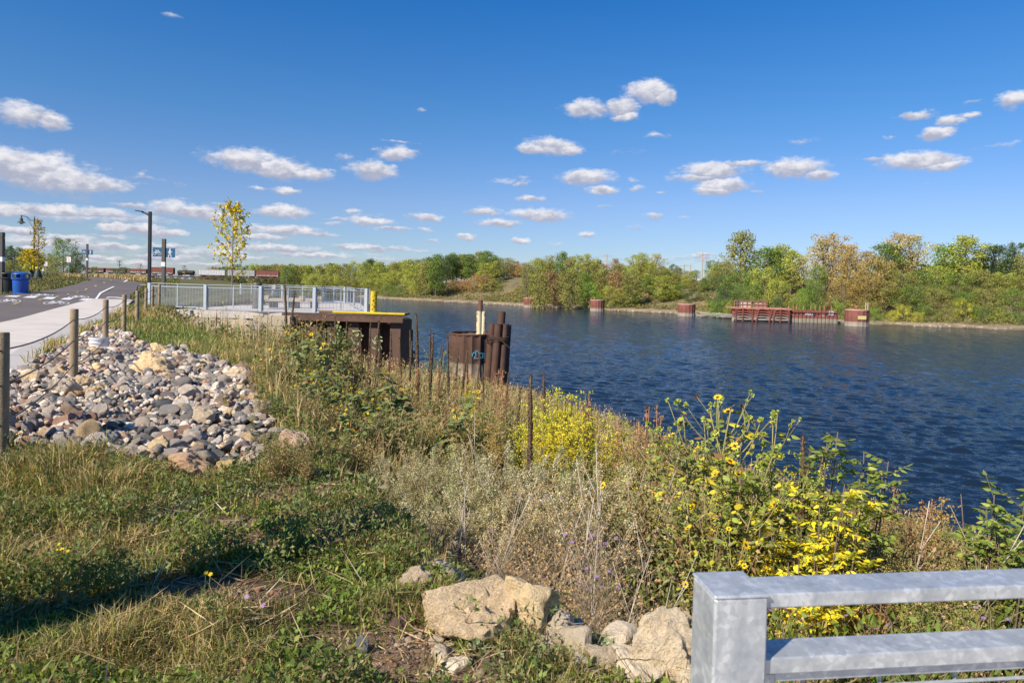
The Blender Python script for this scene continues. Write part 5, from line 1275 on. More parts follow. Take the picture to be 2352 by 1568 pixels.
# tall dry grass and weeds over the river slope
X, Y = scat(120000, 3.6, 46, -27, 44); z, land, slope, far, t_, dc, dn, df = terrain(X, Y, True); ang = np.degrees(np.arctan2(X, Y))
den = vnoise(X, Y, 1.6, 71) + .5
k = slope & free(X, Y) & ~inpoly(X, Y, ROCKP) & (dn > .6) & (rng.random(len(X)) < np.clip(den * 1.3, .15, 1) * np.where(np.hypot(X, Y) < 6.5, .30, 1))
X, Y, z, ang = X[k], Y[k], z[k], ang[k]; n = len(X); rr = np.hypot(X, Y); mb = MB()
tall = sst(rr, 7, 13) * (1 - .35 * sst(rr, 28, 44)) * (1 - .6 * sst(ang, 5, 16)); H = U(.25, .6, n) + tall * U(.1, .75, n)
H = np.where(rr < 7, H * .55, H); H = np.where((X < -5.5) & (Y > 20), H * .55, H)
c_ = np.where((rng.random(n) < .66)[:, None], pal(n, [(.46, .35, .19), (.50, .39, .22), (.30, .20, .12), (.38, .22, .12)], [3, 3, 2, 1.4]), pal(n, [(.16, .20, .06), (.23, .25, .09), (.11, .15, .04)], [2, 2, 1]))
tp = blades(mb, X, Y, z - .03, H, .0007 * rr * U(.7, 1.4, n) + .002, c_, .28)
s = (rng.random(n) < .4) & (H > .5); m = int(s.sum()); D = rdir(m, 2.2)
hc = pal(m, [(.40, .28, .15), (.30, .18, .10), (.46, .38, .24)], [2, 2, 1])
mb.leaves(tp[s] - D * .05, D, sideof(D), U(.05, .13, m), .0010 * rr[s] * U(.8, 1.5, m) + .004, hc, .1)
tag(mb.build('tall_dry_grass', M_leaf), 'tall tan and brown dry grass covering the river slope', 'grass', kind='stuff')
mb = MB(); X, Y = scat(20000, 3.6, 40, -26, 44); z, land, slope, far, t_, dc, dn, df = terrain(X, Y, True); rr = np.hypot(X, Y)
k = slope & free(X, Y) & ~inpoly(X, Y, ROCKP) & (dn > 1) & (vnoise(X, Y, 1.3, 75) > -.08) & (rng.random(len(X)) < np.where(rr < 6, .45, 1)); X, Y, z, rr = X[k], Y[k], z[k], rr[k]; n = len(X)
rosettes(mb, X, Y, z + U(0, .35, n) * sst(rr, 5, 9), (.05 + .006 * rr) * U(.7, 1.4, n), pal(n, [(.09, .13, .03), (.14, .17, .05), (.20, .17, .07), (.17, .11, .06), (.26, .25, .13)], [3, 3, 2, 1.5, 1.5]), 12, .6, .4, False, 1.5)
tag(mb.build('slope_undergrowth', M_leaf), 'tangled low green and brown undergrowth on the river slope', 'undergrowth', kind='stuff')

# ================================================================== plants one can point at
ORD = ['leftmost'] + [w_ + ' from the left' for w_ in 'second third fourth fifth sixth seventh eighth ninth tenth eleventh twelfth thirteenth fourteenth fifteenth sixteenth seventeenth eighteenth nineteenth twentieth twenty-first twenty-second twenty-third twenty-fourth twenty-fifth twenty-sixth twenty-seventh twenty-eighth twenty-ninth thirtieth thirty-first thirty-second thirty-third thirty-fourth thirty-fifth thirty-sixth thirty-seventh thirty-eighth thirty-ninth fortieth forty-first forty-second forty-third forty-fourth forty-fifth forty-sixth forty-seventh forty-eighth forty-ninth fiftieth'.split()]
for d_ in ('fifty', 'sixty', 'seventy', 'eighty', 'ninety'):
    for u_ in ['', 'first', 'second', 'third', 'fourth', 'fifth', 'sixth', 'seventh', 'eighth', 'ninth']:
        if d_ == 'fifty' and u_ == '': continue
        ORD.append((d_[:-1] + 'ieth' if u_ == '' else d_ + '-' + u_) + ' from the left')
def place(protos_, spots, desc, cat, group, tints=((1, 1, 1),)):
    """spots: (px, Y, pytop); each copy is scaled so that its real height reaches that line of sight"""
    spots = sorted(spots); used = set()
    for i, (px, Y, pt) in enumerate(spots):
        pr = protos_[i % len(protos_)]
        if id(pr) not in used: o = pr; used.add(id(pr))
        else: o = copy_tree(pr)
        p = gp(px, Y); top = at(px, pt, Y).z; s = max(.15, (top - p.z + .04) / pr['h'])
        o.location = (p.x, p.y, p.z - .04); o.scale = (s,) * 3 if s < 1.6 else (1.6, 1.6, s); o.rotation_euler = (0, 0, float(U(0, 6.28)))
        c = tints[i % len(tints)]; 
        for ch in [o] + KIDS.get(o.name, []): ch.color = c4(c)
        tag(o, f'{desc}, {ORD[i]}', cat, group)
def finish(root, h): root['h'] = h; return root
def bez(a, b, c, n=6):
    a, b, c = Vector(a), Vector(b), Vector(c); return [(a * (1 - t) ** 2 + b * 2 * t * (1 - t) + c * t * t) for t in np.linspace(0, 1, n)]
def nv(v): return np.array(v, float)

def mullein(seed):
    rd = random.Random(seed); t = thing('mullein', '', 'plant'); h = 1.5; lx, ly = rd.uniform(-.07, .07), rd.uniform(-.07, .07); mb = MB()
    path = bez((0, 0, 0), (0, 0, h * .5), (lx, ly, h), 9); mb.tube(path, [.014] * 3 + [.015] * 5 + [.006], 6, (.12, .08, .05)); mb.build('stem', M_stem, t)
    mb = MB(); n = 520; s = U(.38, 1, n); P = np.stack([np.interp(s, np.linspace(0, 1, 9), [p[k] for p in path]) for k in range(3)], 1)
    a = U(0, 2 * PI, n); D = unit(np.stack([np.cos(a), np.sin(a), np.full(n, .55)], 1)); w_ = .024 * (1 - .45 * s ** 4)
    mb.leaves(P + D * .006, D, sideof(D), w_, w_ * .8, pal(n, [(.11, .070, .042), (.17, .11, .065), (.08, .05, .033)], [2, 1, 1]), .3); mb.build('seed_spike', M_leaf, t)
    return finish(t, h)
mp_ = [mullein(i) for i in range(3)]
msp = [(662, 17, 645), (668, 18, 668), (778, 17.5, 726), (795, 18, 737), (825, 17, 754), (851, 18.5, 742), (865, 15, 733), (882, 16, 750), (905, 19, 762), (949, 16.5, 758.5), (945, 15, 783), (967.5, 13.5, 720), (995, 15, 758.5), (992.6, 13.5, 767), (1037, 16, 768), (1065, 15, 796),
       (1168, 14, 855), (1196, 11, 892), (1229.5, 6.2, 857), (1262, 12, 853), (1868, 5.4, 1003), (1858, 8, 1038), (872, 14, 785), (838, 15, 775), (812, 13, 770), (735, 16, 745), (758, 15, 756), (1052, 18, 800), (1120, 16, 838), (930, 13, 775), (1012, 17, 790), (690, 15, 720), (1320, 14, 905), (715, 18, 738), (893, 13, 800), (1080, 14, 815), (1100, 18, 830)]
place(mp_, msp, 'dark brown dead mullein stalk', 'mullein stalk', 'dead mullein stalks on the slope')

def flower(mb, c, nrm, r, petal=(.80, .55, .01), disc_=(.07, .035, .015), n=12):
    nrm = Vector(nrm).normalized(); u = nrm.orthogonal().normalized(); v = nrm.cross(u)
    a = np.linspace(0, 2 * PI, n, endpoint=False) + U(0, .3, n); D = unit(np.cos(a)[:, None] * nv(u) + np.sin(a)[:, None] * nv(v) + nv(nrm) * .12); Sd = unit(np.cross(D, nv(nrm)))
    mb.leaves(nv(c) + D * r * .25, D, Sd, np.full(n, r * .8), np.full(n, r * .34), np.array(petal) * U(.8, 1.1, n)[:, None], .15)
    k = 8; mb.add([tuple(Vector(c) + (u * math.cos(q) + v * math.sin(q)) * r * .34 + nrm * r * .06) for q in np.linspace(0, 2 * PI, k, endpoint=False)] + [tuple(Vector(c) + nrm * r * .2)], [(i, (i + 1) % k, k) for i in range(k)], disc_)
def bud(mb, c, r, col=(.20, .26, .06)):
    n = 16; D = rdir(n, .5); mb.leaves(np.tile(nv(c), (n, 1)), D, sideof(D), np.full(n, r), np.full(n, r * .8), np.array(col) * U(.7, 1.3, n)[:, None], .2)
def sunflower(seed, nbr=9, fl=.45, green=(.10, .14, .04), yel=.0, lsize=.10):
    rd = random.Random(seed); t = thing('wild_sunflower', '', 'plant'); h = 1.6; st = MB(); lf = MB(); heads = []
    top = Vector((rd.uniform(-.2, .2), rd.uniform(-.2, .2), h * .95)); main = bez((0, 0, 0), (top.x * .1, top.y * .1, h * .5), top, 10); sc_ = (.26, .24, .10)
    st.tube(main, list(np.linspace(.011, .004, 10)), 5, sc_); paths = [main]
    heads.append((main[-1], Vector((rd.uniform(-.4, .4), -.5, .8))))
    for k in range(nbr):
        s = rd.uniform(.12, .9); b = Vector([float(np.interp(s, np.linspace(0, 1, 10), [p[q] for p in main])) for q in range(3)]); a = rd.uniform(0, 2 * PI); L = rd.uniform(.3, .65) * (1.25 - s * .7)
        e = b + Vector((math.cos(a) * L * .62, math.sin(a) * L * .62, L * rd.uniform(.5, .95))); br = bez(b, b.lerp(e, .5) + Vector((math.cos(a), math.sin(a), -.3)) * .08, e, 7); st.tube(br, list(np.linspace(.006, .003, 7)), 4, sc_); paths.append(br)
        heads.append((e, Vector((math.cos(a) * .6, math.sin(a) * .6 - .5, .7))))
        for j in range(rd.choice((0, 1, 2))):
            b2 = br[rd.randint(2, 5)]; a2 = a + rd.uniform(-1.3, 1.3); l2 = rd.uniform(.10, .26); e2 = b2 + Vector((math.cos(a2) * l2 * .6, math.sin(a2) * l2 * .6, l2 * .8)); st.tube(bez(b2, b2.lerp(e2, .5), e2, 4), .0028, 4, sc_); heads.append((e2, Vector((math.cos(a2), math.sin(a2) - .4, .8))))
    st.build('stems', M_stem, t)
    for P in paths:
        n = int(16 if P is main else 8); s = U(.1, .92, n); B = np.stack([np.interp(s, np.linspace(0, 1, len(P)), [p[k] for p in P]) for k in range(3)], 1)
        D = rdir(n, .15); D[:, 2] = np.abs(D[:, 2]) * .5 - .25; D = unit(D); Sd = unit(np.cross(D, [0, 0, 1]) + rng.normal(0, .3, (n, 3)))
        L = lsize * U(.5, 1.15, n); y_ = (rng.random(n) < yel)[:, None]
        lf.leaves(B + D * .02, D, Sd, L, L * .72, np.where(y_, pal(n, [(.45, .40, .04), (.36, .36, .05)], [1, 1]), pal(n, [green, tuple(g * 1.4 for g in green), (.20, .12, .06)], [5, 3, .8])), .22, True, .25)
    lf.build('leaves', M_leaf, t)
    for c, nn in heads:
        fb = MB(); q = rd.random()
        if q < fl: flower(fb, c, nn, rd.uniform(.026, .04)); fb.build('flower_head', M_leaf, t)
        else: bud(fb, c, rd.uniform(.018, .028), (.30, .36, .09) if q < .88 else (.10, .06, .04)); fb.build('flower_bud', M_leaf, t)
    return finish(t, h * 1.02)
sfl = [sunflower(11, 10, .55, (.15, .185, .075), .06, .15), sunflower(12, 9, .4, (.15, .185, .075), .06, .15), sunflower(13, 11, .5, (.15, .185, .075), .06, .15)]
sl = [(615, 9.5, 790), (640, 10.5, 765), (668, 11, 742), (700, 10, 752), (722, 11.5, 738), (745, 10.5, 775), (770, 9.6, 800), (600, 8.4, 870), (640, 8.2, 905), (680, 8, 880), (720, 8.2, 860), (760, 8.4, 890), (800, 9, 860), (830, 9.4, 850), (860, 8.4, 905), (560, 8.1, 905), (520, 7.7, 905), (590, 7.2, 950), (690, 7, 960), (900, 9, 830), (800, 7.4, 930), (930, 9.5, 880), (750, 7.0, 985), (970, 9, 890), (1070, 9.5, 880), (1050, 8.2, 930), (690, 11.6, 765), (650, 9.2, 820), (585, 6.6, 990), (640, 6.3, 985), (705, 6.4, 975), (660, 5.9, 1030), (770, 6.8, 975), (830, 7.4, 950), (545, 7.4, 930), (615, 7.9, 920), (740, 9.0, 830), (780, 8.6, 850), (710, 8.7, 840), (660, 7.5, 920), (860, 8.0, 900), (900, 7.7, 930), (820, 8.4, 880)]
place(sfl, sl, 'green wild sunflower with small yellow blooms left of centre', 'sunflower', 'wild sunflowers left of centre', ((1, 1, 1), (1.1, 1, .9), (.85, .9, .9)))
sfr = [sunflower(21, 13, .12, (.16, .19, .05), .35, .072), sunflower(22, 12, .2, (.15, .19, .05), .3, .07), sunflower(23, 14, .12, (.17, .19, .05), .4, .075)]
sr = [(1490, 5.8, 975), (1530, 6.2, 990), (1575, 5.6, 1020), (1610, 5.5, 915), (1640, 5.2, 895), (1680, 5.3, 880), (1720, 5.5, 905), (1745, 5.0, 960), (1700, 4.9, 1000), (1655, 4.8, 1040), (1600, 5.0, 1080), (1550, 5.3, 1110), (1790, 5.6, 950), (1770, 5.0, 1030), (1620, 4.6, 1130), (1690, 4.5, 1140), (1640, 4.4, 1190), (1285, 6.5, 1050), (1715, 4.4, 1200), (1655, 6.1, 950)]
place(sfr, sr, 'yellowing wild sunflower with bristly buds right of centre', 'sunflower', 'wild sunflowers right of centre', ((1, 1, 1), (1.1, 1.05, .9)))

def goldenrod(seed, gold=(.52, .49, .045), leafc=(.12, .17, .03), plume=1.0):
    rd = random.Random(seed); t = thing('goldenrod', '', 'plant'); h = 1.0; st = MB(); lf = MB(); fl = MB()
    for k in range(9):
        a = rd.uniform(0, 2 * PI); b = Vector((math.cos(a) * .05, math.sin(a) * .05, 0)); e = Vector((math.cos(a) * rd.uniform(.03, .17), math.sin(a) * rd.uniform(.03, .17), h * rd.uniform(.55, 1))); P = bez(b, b.lerp(e, .5) * .8 + Vector((0, 0, .1)), e, 8)
        st.tube(P, .003, 4, (.18, .15, .06)); n = 46; s = U(.1, .8, n); B = np.stack([np.interp(s, np.linspace(0, 1, 8), [p[q] for p in P]) for q in range(3)], 1); D = rdir(n, .8)
        lf.leaves(B, D, sideof(D), U(.04, .08, n), U(.006, .011, n), pal(n, [leafc, tuple(v * 1.5 for v in leafc)], [1, 1]), .1, False, .2)
        for j in range(int(15)):
            s = rd.uniform(.66, 1); b2 = nv([np.interp(s, np.linspace(0, 1, 8), [p[q] for p in P]) for q in range(3)]); a2 = rd.uniform(0, 2 * PI); L = .13 * (1.15 - s) / .5 * plume + .02
            n = 17; u = U(0, 1, n); Q = b2 + np.stack([np.cos(a2) * L * u, np.sin(a2) * L * u, L * (.75 * u - .35 * u * u)], 1) + rng.normal(0, .005, (n, 3)); D = rdir(n, 1)
            fl.leaves(Q, D, sideof(D), U(.010, .018, n), U(.007, .012, n), np.array(gold) * U(.7, 1.2, n)[:, None], .2)
    st.build('stems', M_stem, t); lf.build('leaves', M_leaf, t); fl.build('flower_plumes', M_leaf, t); return finish(t, h)
gp_ = [goldenrod(31), goldenrod(32), goldenrod(33)]
gs = [(1232, 8.4, 922), (1262, 8.2, 900), (1292, 8.4, 893), (1318, 8.6, 908), (1346, 8.2, 902), (1305, 7.7, 935), (1380, 8.3, 938), (1405, 8.2, 948), (1245, 7.6, 965), (1085, 12, 880), (1870, 5.6, 1050), (1945, 5.8, 1120)]
place(gp_, gs, 'bright yellow goldenrod clump', 'goldenrod', 'flowering goldenrod clumps', ((1, 1, 1), (.92, .95, 1), (1.05, .95, 1)))
fd = [goldenrod(41, (.30, .26, .10), (.14, .17, .05), 1.3), goldenrod(42, (.26, .18, .10), (.17, .17, .06), 1.3)]
fs = [(2000, 6.2, 1190), (2030, 5.6, 1215), (2060, 6.4, 1150), (2100, 6.0, 1205), (2135, 6.6, 1190), (2170, 6.2, 1150), (2205, 5.8, 1225), (2240, 6.5, 1235), (2280, 6.1, 1240), (2020, 4.9, 1265), (2085, 5.0, 1255), (2150, 5.1, 1250), (2215, 5.1, 1280), (1460, 7.2, 990), (1500, 7.5, 1010), (1430, 6.8, 1020), (1480, 6.4, 1040), (2300, 5.4, 1275), (2345, 5.6, 1225), (1960, 5.0, 1220), (2048, 6.9, 1120), (1150, 8, 960), (1110, 8.5, 930), (1020, 8.8, 930), (980, 8.2, 960), (1130, 10, 905), (1200, 9.5, 905), (2330, 4.7, 1300), (2250, 4.6, 1310), (2140, 4.5, 1300), (2030, 4.4, 1310)]
place(fd, fs, 'faded tan-green seedy weed clump', 'weed', 'faded weed clumps', ((1, 1, 1), (1.15, .95, .85), (.9, 1.05, .8)))

def mugwort(seed, col=((.48, .45, .31), (.33, .34, .21), (.54, .49, .35)), leafy=.25):
    rd = random.Random(seed); t = thing('mugwort_bush', '', 'plant'); h = 1.0; st = MB(); lf = MB()
    for k in range(17):
        a = rd.uniform(0, 2 * PI); sp = rd.uniform(.1, .62); e = Vector((math.cos(a) * sp, math.sin(a) * sp, h * rd.uniform(.6, 1) * (1 - sp * .35))); b = Vector((math.cos(a) * .05, math.sin(a) * .05, 0)); P = bez(b, Vector((e.x * .3, e.y * .3, e.z * .62)), e, 9); st.tube(P, list(np.linspace(.0055, .0015, 9)), 4, (.30, .25, .18))
        for j in range(20):
            s = rd.uniform(.2, 1); b2 = nv([np.interp(s, np.linspace(0, 1, 9), [p[q] for p in P]) for q in range(3)]); a2 = rd.uniform(0, 2 * PI); L = rd.uniform(.07, .22) * (1.25 - s * .8); tip = b2 + np.array([math.cos(a2) * L * .6, math.sin(a2) * L * .6, L * .8])
            st.tube([Vector(b2), Vector(tip)], .0013, 3, (.26, .22, .15), cap=False)
            n = 17; u = U(.05, 1, n)[:, None]; Q = b2 + (tip - b2) * u + rng.normal(0, .006, (n, 3)); D = rdir(n, .3); lf.leaves(Q, D, sideof(D), U(.009, .020, n), U(.005, .010, n), pal(n, list(col), [1, 1, .7]), .2)
        n = int(60 * leafy * 3); s = U(.05, .55, n); B = np.stack([np.interp(s, np.linspace(0, 1, 9), [p[q] for p in P]) for q in range(3)], 1); D = rdir(n, .2); lf.leaves(B, D, sideof(D), U(.025, .055, n), U(.006, .013, n), pal(n, [(.10, .14, .055), (.14, .17, .08), (.16, .13, .08)], [2, 1, 1]), .15, False, .3)
    st.build('stems', M_stem, t); lf.build('seed_sprays', M_leaf, t); return finish(t, h)
mg = [mugwort(51), mugwort(52), mugwort(53), mugwort(54)]
ms = []
for (px, Y, pt) in [(880, 6.4, 1045), (920, 6.0, 1030), (955, 6.6, 1010), (990, 6.2, 1015), (1030, 6.0, 1010), (1070, 6.5, 1020), (1110, 6.2, 1020), (900, 5.5, 1100), (950, 5.3, 1090), (1000, 5.2, 1080), (1055, 5.3, 1095), (1100, 5.3, 1090), (1150, 5.9, 1010), (1190, 6.4, 1000), (1150, 5.1, 1110), (1205, 5.6, 1050), (1250, 6.1, 1020), (1300, 6.3, 1030), (1260, 5.3, 1100), (1320, 5.5, 1085), (1370, 6.0, 1040), (1420, 6.2, 1050), (1390, 5.3, 1090), (1450, 5.5, 1080), (1040, 7.0, 1000), (860, 5.8, 1130), (1220, 7.0, 1000), (1345, 6.9, 1010), (1480, 6.1, 1060), (700, 6.0, 1075), (675, 5.6, 1100), (930, 5.0, 1150), (1040, 4.9, 1160), (1170, 4.8, 1150), (1290, 5.0, 1110), (1410, 5.0, 1110), (1270, 5.9, 1040), (1345, 5.9, 1050), (975, 5.8, 1050)]: ms.append((px, Y, pt))
place(mg, ms, 'grey-beige dry mugwort bush', 'mugwort bush', 'dry mugwort bushes at the centre', ((1, 1, 1), (1.15, 1.12, 1.05), (.80, .86, .62), (1.08, .94, .80), (.72, .66, .5)))

def knapweed(seed):
    rd = random.Random(seed); t = thing('knapweed', '', 'plant'); h = .8; st = MB(); bd = MB(); pf = MB()
    for k in range(16):
        a = rd.uniform(0, 2 * PI); sp = rd.uniform(.1, .5); e = Vector((math.cos(a) * sp, math.sin(a) * sp, h * rd.uniform(.45, 1) * (1 - sp * .4))); P = bez((0, 0, 0), (e.x * .3, e.y * .3, e.z * .6), e, 6); st.tube(P, .002, 3, (.34, .26, .16), cap=False)
        for j in range(11):
            b2 = P[rd.randint(1, 5)]; a2 = rd.uniform(0, 2 * PI); L = rd.uniform(.05, .18); tip = b2 + Vector((math.cos(a2) * L, math.sin(a2) * L, L * .8)); st.tube([b2, tip], .0012, 3, (.38, .28, .18), cap=False)
            q = rd.random()
            if q < .62: bud(bd, tip, .010, (.55, .41, .25))
            elif q < .66: flower(pf, tip, (0, -.3, 1), .016, (.42, .24, .62), (.3, .15, .4), 9)
    st.build('stems', M_stem, t); bd.build('seed_heads', M_leaf, t); pf.build('purple_petals', M_leaf, t); return finish(t, h)
kp = [knapweed(61), knapweed(62)]
ks = [(955, 3.75, 1400), (1030, 3.7, 1390), (1095, 3.65, 1370), (1165, 3.7, 1365), (1235, 3.65, 1380), (1300, 3.5, 1400), (1400, 3.35, 1420), (1490, 3.3, 1420), (1550, 3.4, 1400), (1000, 4.25, 1330), (1050, 4.1, 1360), (1120, 4.1, 1340), (1190, 4.05, 1340), (1240, 4.0, 1320), (1310, 3.85, 1330), (1370, 3.8, 1350), (1350, 3.5, 1400), (1800, 3.8, 1400), (1900, 3.9, 1390), (1060, 4.9, 1180), (1180, 4.8, 1150), (1240, 4.7, 1140), (1300, 4.9, 1120), (1360, 4.8, 1130), (1220, 4.3, 1220), (1290, 4.3, 1210), (1350, 4.3, 1215), (1410, 4.6, 1160), (1140, 4.5, 1200), (1440, 4.2, 1230), (1260, 4.0, 1270), (1340, 3.9, 1290), (1400, 3.9, 1290), (900, 4.9, 1200), (960, 4.7, 1220), (1080, 4.4, 1240), (2000, 4.2, 1380), (2120, 4.2, 1370), (2240, 4.3, 1370), (2320, 4.2, 1380), (1480, 4.0, 1260)]
place(kp, ks, 'wiry brown knapweed with tan seed heads', 'knapweed', 'wiry knapweed plants', ((1, 1, 1), (.9, .95, .95)))

def sapling(seed, leafc, h=1.2, nst=4, leaf=.075, dens_=1.0, name='ash_sapling'):
    rd = random.Random(seed); t = thing(name, '', 'plant'); st = MB(); lf = MB()
    for k in range(nst):
        a = rd.uniform(0, 2 * PI); sp = rd.uniform(.05, .2); e = Vector((math.cos(a) * sp, math.sin(a) * sp, h * rd.uniform(.7, 1))); P = bez((0, 0, 0), (e.x * .5, e.y * .5, e.z * .45), e, 9); st.tube(P, list(np.linspace(.010, .003, 9)), 6, (.16, .11, .08))
        for j in range(int(17 * dens_)):
            s = rd.uniform(.12, 1); b2 = nv([np.interp(s, np.linspace(0, 1, 9), [p[q] for p in P]) for q in range(3)]); a2 = rd.uniform(0, 2 * PI); L = rd.uniform(.08, .17); tip = b2 + np.array([math.cos(a2) * L, math.sin(a2) * L, L * rd.uniform(-.1, .75)])
            st.tube([Vector(b2), Vector(tip)], .0018, 3, (.22, .18, .06), cap=False); ax = unit(tip - b2); sd_ = unit(np.cross(ax, [0, 0, 1])); nl = 4
            for u in np.linspace(.35, .9, nl):
                for sg in (-1, 1):
                    B = b2 + (tip - b2) * u; D = unit(ax * .55 + sd_ * sg + rng.normal(0, .3, 3) + np.array([0, 0, -.25])); lf.leaves(B[None], D[None], unit(np.cross(D, rng.normal(0, .8, 3) + np.array([0, -.5, 1])))[None], leaf * rd.uniform(.7, 1.15), leaf * .42, np.array(leafc[rd.randrange(len(leafc))]) * rd.uniform(.8, 1.2), .2, True, .15)
            lf.leaves(tip[None], ax[None], sd_[None], leaf, leaf * .42, np.array(leafc[0]), .2, True, .15)
    st.build('stems', M_stem, t); lf.build('leaves', M_leaf, t); return finish(t, h)
YL = [(.62, .52, .02), (.68, .57, .03), (.48, .45, .04), (.26, .30, .05)]; GL = [(.15, .20, .035), (.19, .25, .05), (.10, .15, .03), (.25, .28, .06)]
place([sapling(71, YL, 1.4, 4, .052, 1.5), sapling(72, YL, 1.4, 4, .05, 1.5)], [(1775, 4.7, 1075), (1835, 4.6, 1130), (1900, 4.5, 1100), (1945, 4.6, 1130), (1860, 4.3, 1200), (1925, 4.3, 1200)], 'vivid yellow ash sapling above the guard rail', 'sapling', 'yellow ash saplings')
place([sapling(73, GL, 1.5, 3, .055, 1.1, 'green_sapling'), sapling(74, GL, 1.5, 3, .062, 1.2, 'green_sapling')], [(1720, 4.9, 1040), (1815, 4.75, 1100), (1880, 4.6, 1170), (1960, 4.6, 1180), (1895, 5.3, 950), (1790, 5.2, 1010), (2005, 5.2, 1012), (1960, 5.0, 1060), (1990, 4.9, 1080), (2290, 4.9, 1080), (2340, 5.0, 1110), (2325, 4.7, 1150), (2350, 4.6, 1180), (2385, 5.0, 1100)], 'green broad-leaved sapling at the water side', 'sapling', 'green saplings')
WL = [(.20, .26, .16), (.16, .22, .12)]
def willow(seed):
    rd = random.Random(seed); t = thing('willow_shrub', '', 'shrub'); st = MB(); lf = MB(); h = 2.4
    for k in range(22):
        a = rd.uniform(0, 2 * PI); sp = rd.uniform(.2, 1.1); e = Vector((math.cos(a) * sp, math.sin(a) * sp, h * rd.uniform(.5, 1))); P = bez((0, 0, 0), (e.x * .3, e.y * .3, e.z * .6), e, 8); st.tube(P, list(np.linspace(.014, .004, 8)), 4, (.2, .15, .1))
        n = 60; s = U(.25, 1, n); B = np.stack([np.interp(s, np.linspace(0, 1, 8), [p[q] for p in P]) for q in range(3)], 1); D = rdir(n, .5); lf.leaves(B, D, sideof(D), U(.1, .2, n), U(.02, .035, n), pal(n, WL, [1, 1]), .1, False, .2)
    st.build('stems', M_stem, t); lf.build('leaves', M_leaf, t); return finish(t, h)
place([willow(81)], [(1003, 30, 800), (1022, 31, 812), (975, 29, 812)], 'thin grey-green willow shrub by the near mooring cell', 'willow', 'willow shrubs at the near shore', ((1, 1, 1),))
def dryspike(seed):
    rd = random.Random(seed); t = thing('dock_plant', '', 'plant'); st = MB(); lf = MB(); h = 1.1
    for k in range(2):
        a = rd.uniform(0, 2 * PI); sp = rd.uniform(.01, .06); e = Vector((math.cos(a) * sp, math.sin(a) * sp, h * rd.uniform(.85, 1))); P = bez((0, 0, 0), (e.x * .3, e.y * .3, e.z * .6), e, 6); st.tube(P, .004, 4, (.30, .17, .09))
        n = 110; s = U(.4, 1, n); B = np.stack([np.interp(s, np.linspace(0, 1, 6), [p[q] for p in P]) for q in range(3)], 1) + rng.normal(0, .010, (n, 3)); D = rdir(n, .8); lf.leaves(B, D, sideof(D), U(.014, .026, n), U(.010, .016, n), pal(n, [(.33, .17, .09), (.25, .12, .06), (.40, .25, .14)], [1, 1, 1]), .2)
    st.build('stems', M_stem, t); lf.build('seed_clusters', M_leaf, t); return finish(t, h)
place([dryspike(91), dryspike(92)], [(1357, 8.2, 904), (1495, 8.5, 922), (1519, 8.7, 931), (1140, 13, 845), (1152, 13.5, 850), (1085, 13, 850), (1110, 12, 870), (1172, 12, 880), (1300, 9, 930), (1430, 8, 960), (2140, 5.6, 1130), (2125, 5.8, 1190), (1165, 10.5, 905), (1060, 12, 862), (905, 12, 820), (960, 12.5, 830), (1010, 12, 840), (800, 13, 800), (850, 12.5, 810), (1545, 6.6, 1000), (1470, 7.6, 965), (640, 15, 790), (610, 17, 780), (590, 14, 810), (560, 16, 800)], 'rust-brown dried dock spike', 'dock plant', 'dried dock plants', ((1, 1, 1), (1.25, 1.25, 1.2), (.85, .8, .8)))
def deadstem(seed):
    rd = random.Random(seed); t = thing('bare_stem', '', 'plant'); st = MB(); h = 1.0; P = bez((0, 0, 0), (rd.uniform(-.1, .1), rd.uniform(-.1, .1), .5), (rd.uniform(-.35, .35), rd.uniform(-.2, .2), h), 8); st.tube(P, list(np.linspace(.006, .002, 8)), 5, (.50, .44, .37)); st.build('main_stem', M_stem, t)
    for k in range(5):
        s2 = MB(); b = P[rd.randint(2, 6)]; a = rd.uniform(0, 6.3); L = rd.uniform(.15, .4); s2.tube(bez(b, b + Vector((math.cos(a) * L * .3, math.sin(a) * L * .3, L * .6)), b + Vector((math.cos(a) * L * .5, math.sin(a) * L * .5, L)), 5), [.003, .003, .0025, .002, .0015], 4, (.52, .46, .38)); s2.build('side_stem', M_stem, t)
    return finish(t, h)
place([deadstem(95), deadstem(96), deadstem(97)], [(1420, 5.0, 1035), (1475, 5.3, 1060), (1510, 5.2, 1075), (1000, 4.7, 1120), (1060, 4.6, 1110), (1090, 4.6, 1130), (1125, 5.6, 1000), (1290, 4.6, 1130), (860, 5.2, 1120), (1150, 4.5, 1120), (2215, 4.9, 1190), (2300, 4.8, 1230), (2090, 5.5, 1130), (1330, 4.3, 1150), (790, 5.8, 1060), (735, 5.5, 1180), (1020, 4.3, 1200), (1005, 4.1, 1280), (1060, 4.0, 1250), (1110, 3.9, 1260), (1165, 4.0, 1220), (1230, 3.9, 1280), (1380, 3.8, 1250), (1440, 3.6, 1290), (1500, 3.6, 1300), (1270, 3.7, 1330), (960, 3.9, 1330), (1015, 3.6, 1380), (1075, 3.5, 1370), (1130, 3.4, 1390), (1200, 3.4, 1380), (1330, 3.3, 1400), (1240, 3.2, 1450), (1400, 3.2, 1430), (1480, 3.2, 1420)], 'pale bare forked stem', 'dead stem', 'pale bare stems', ((1, 1, 1), (.75, .7, .65), (1.1, 1.1, 1.1)))
